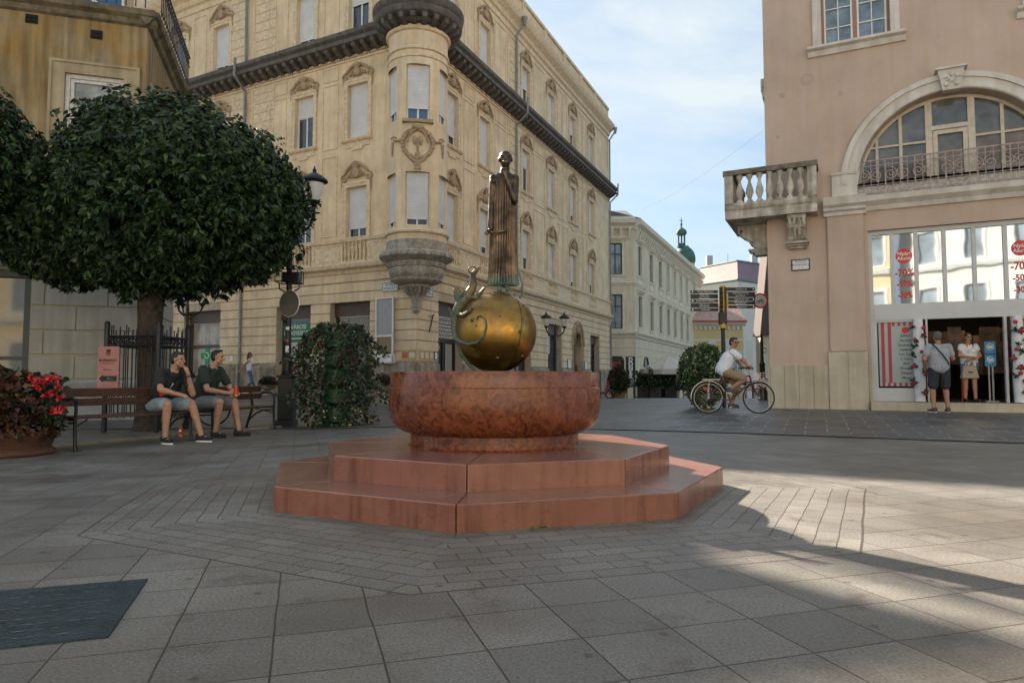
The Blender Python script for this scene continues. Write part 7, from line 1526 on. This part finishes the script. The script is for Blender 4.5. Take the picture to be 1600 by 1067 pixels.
b = MB(); b.tube([(-.12, .09, 1.46), (-.14, 0, 1.505), (-.11, -.12, 1.42), (0, -.165, 1.26), (.12, -.16, 1.08), (.19, -.05, .96), (.18, .08, .98)], .014, 6); b.build('shoulder_strap', BLACK, t4, smooth=True)
J5 = dict(STAND); J5.update(sr=(.165, 0, 1.41), sl=(-.165, 0, 1.41), er=(.24, .06, 1.17), wr=(.04, .25, 1.13), el=(-.23, .08, 1.17), wl=(.10, .26, 1.05), ar=(.10, -.02, .10), al=(-.13, .0, .10), kr=(.11, .03, .51), kl=(-.10, .02, .51), tr=(.13, .10, .04), tl=(-.17, .10, .04))
t5, f5, J = person('woman in white top and denim shorts standing in the shop doorway with a bag', facing(1515, 15.55, R(172), .30, .90), J5, 'tee', mat('white_top', (.68, .68, .70), .85), 'short_shorts', mat('denim_short', (.10, .17, .27), .85, var=.15, vs=30), SKIN, 'bun', mat('brown_hair', (.07, .04, .025), .6), shoe_m=BLACK, sole_m=BLACK, vox=.0075, female=True, sleeve=.3, wide=1.05)
b = MB(Matrix.Translation(f5(0, .080, .010))); [b.torus((sx*.032, 0, 0), .022, .003, 'y', 14, 4) for sx in (-1, 1)]; b.tube([(-.012, 0, 0), (.012, 0, 0)], .003, 4); b.build('eyeglasses', mat('pink_frame', (.25, .05, .08), .4), t5)
t = thing('handbag', 'beige handbag hanging from the arm of the woman in the doorway', 'bag', None); t.matrix_world = t5.matrix_world @ Matrix.Translation((.14, .30, .60))
b = MB(); b.add([(-.20, -.07, 0), (.20, -.07, 0), (.20, .07, 0), (-.20, .07, 0), (-.14, -.04, .32), (.14, -.04, .32), (.14, .04, .32), (-.14, .04, .32)], [(3, 2, 1, 0), (4, 5, 6, 7), (0, 1, 5, 4), (1, 2, 6, 5), (2, 3, 7, 6), (3, 0, 4, 7)]); b.build('bag_body', mat('beige_canvas', (.34, .27, .20), .8, var=.1, vs=10), t, bevel=.02)
b = MB(); b.tube([(-.08, .03, .31), (-.07, .02, .46), (0, .0, .52), (.07, .02, .46), (.08, .03, .31)], .009, 6); b.build('handle', mat('beige_strap', (.26, .19, .13), .7), t); b = MB(); b.box(-.05, .05, .065, .072, .14, .17); b.build('clasp', INK, t)
J6 = dict(STAND); J6.update(sr=(.16, 0, 1.42), sl=(-.16, 0, 1.42), er=(.20, -.20, 1.20), wr=(.22, -.34, 1.0), el=(-.20, .08, 1.17), wl=(-.17, .28, 1.24), kr=(.09, .12, .52), kl=(-.08, .10, .52), ar=(.09, -.16, .16), al=(-.08, .30, .12), tr=(.09, -.05, .06), tl=(-.08, .42, .10), pel=(0, .0, .97))
person('woman in white tank top and blue jeans walking past the pharmacy', facing(389, 27.6, R(-72), None, .95), J6, 'tee', MC['white_top'], 'jeans', mat('jeans_blue', (.08, .16, .28), .85, var=.2, vs=15), SKIN2, 'long', mat('brown_hair2', (.05, .03, .02), .6), shoe_m=SIGNW, vox=.011, female=True, sleeve=0, wide=.92)
person('person in black dress seen from behind beside the terrace planters', facing(1064, 40.2, R(-15), None, .98), dict(STAND), 'dress', BLK, None, None, SKIN2, 'bun', vox=.014, female=True, sleeve=0, eyes=False, shoe_m=BLACK, sole_m=BLACK)
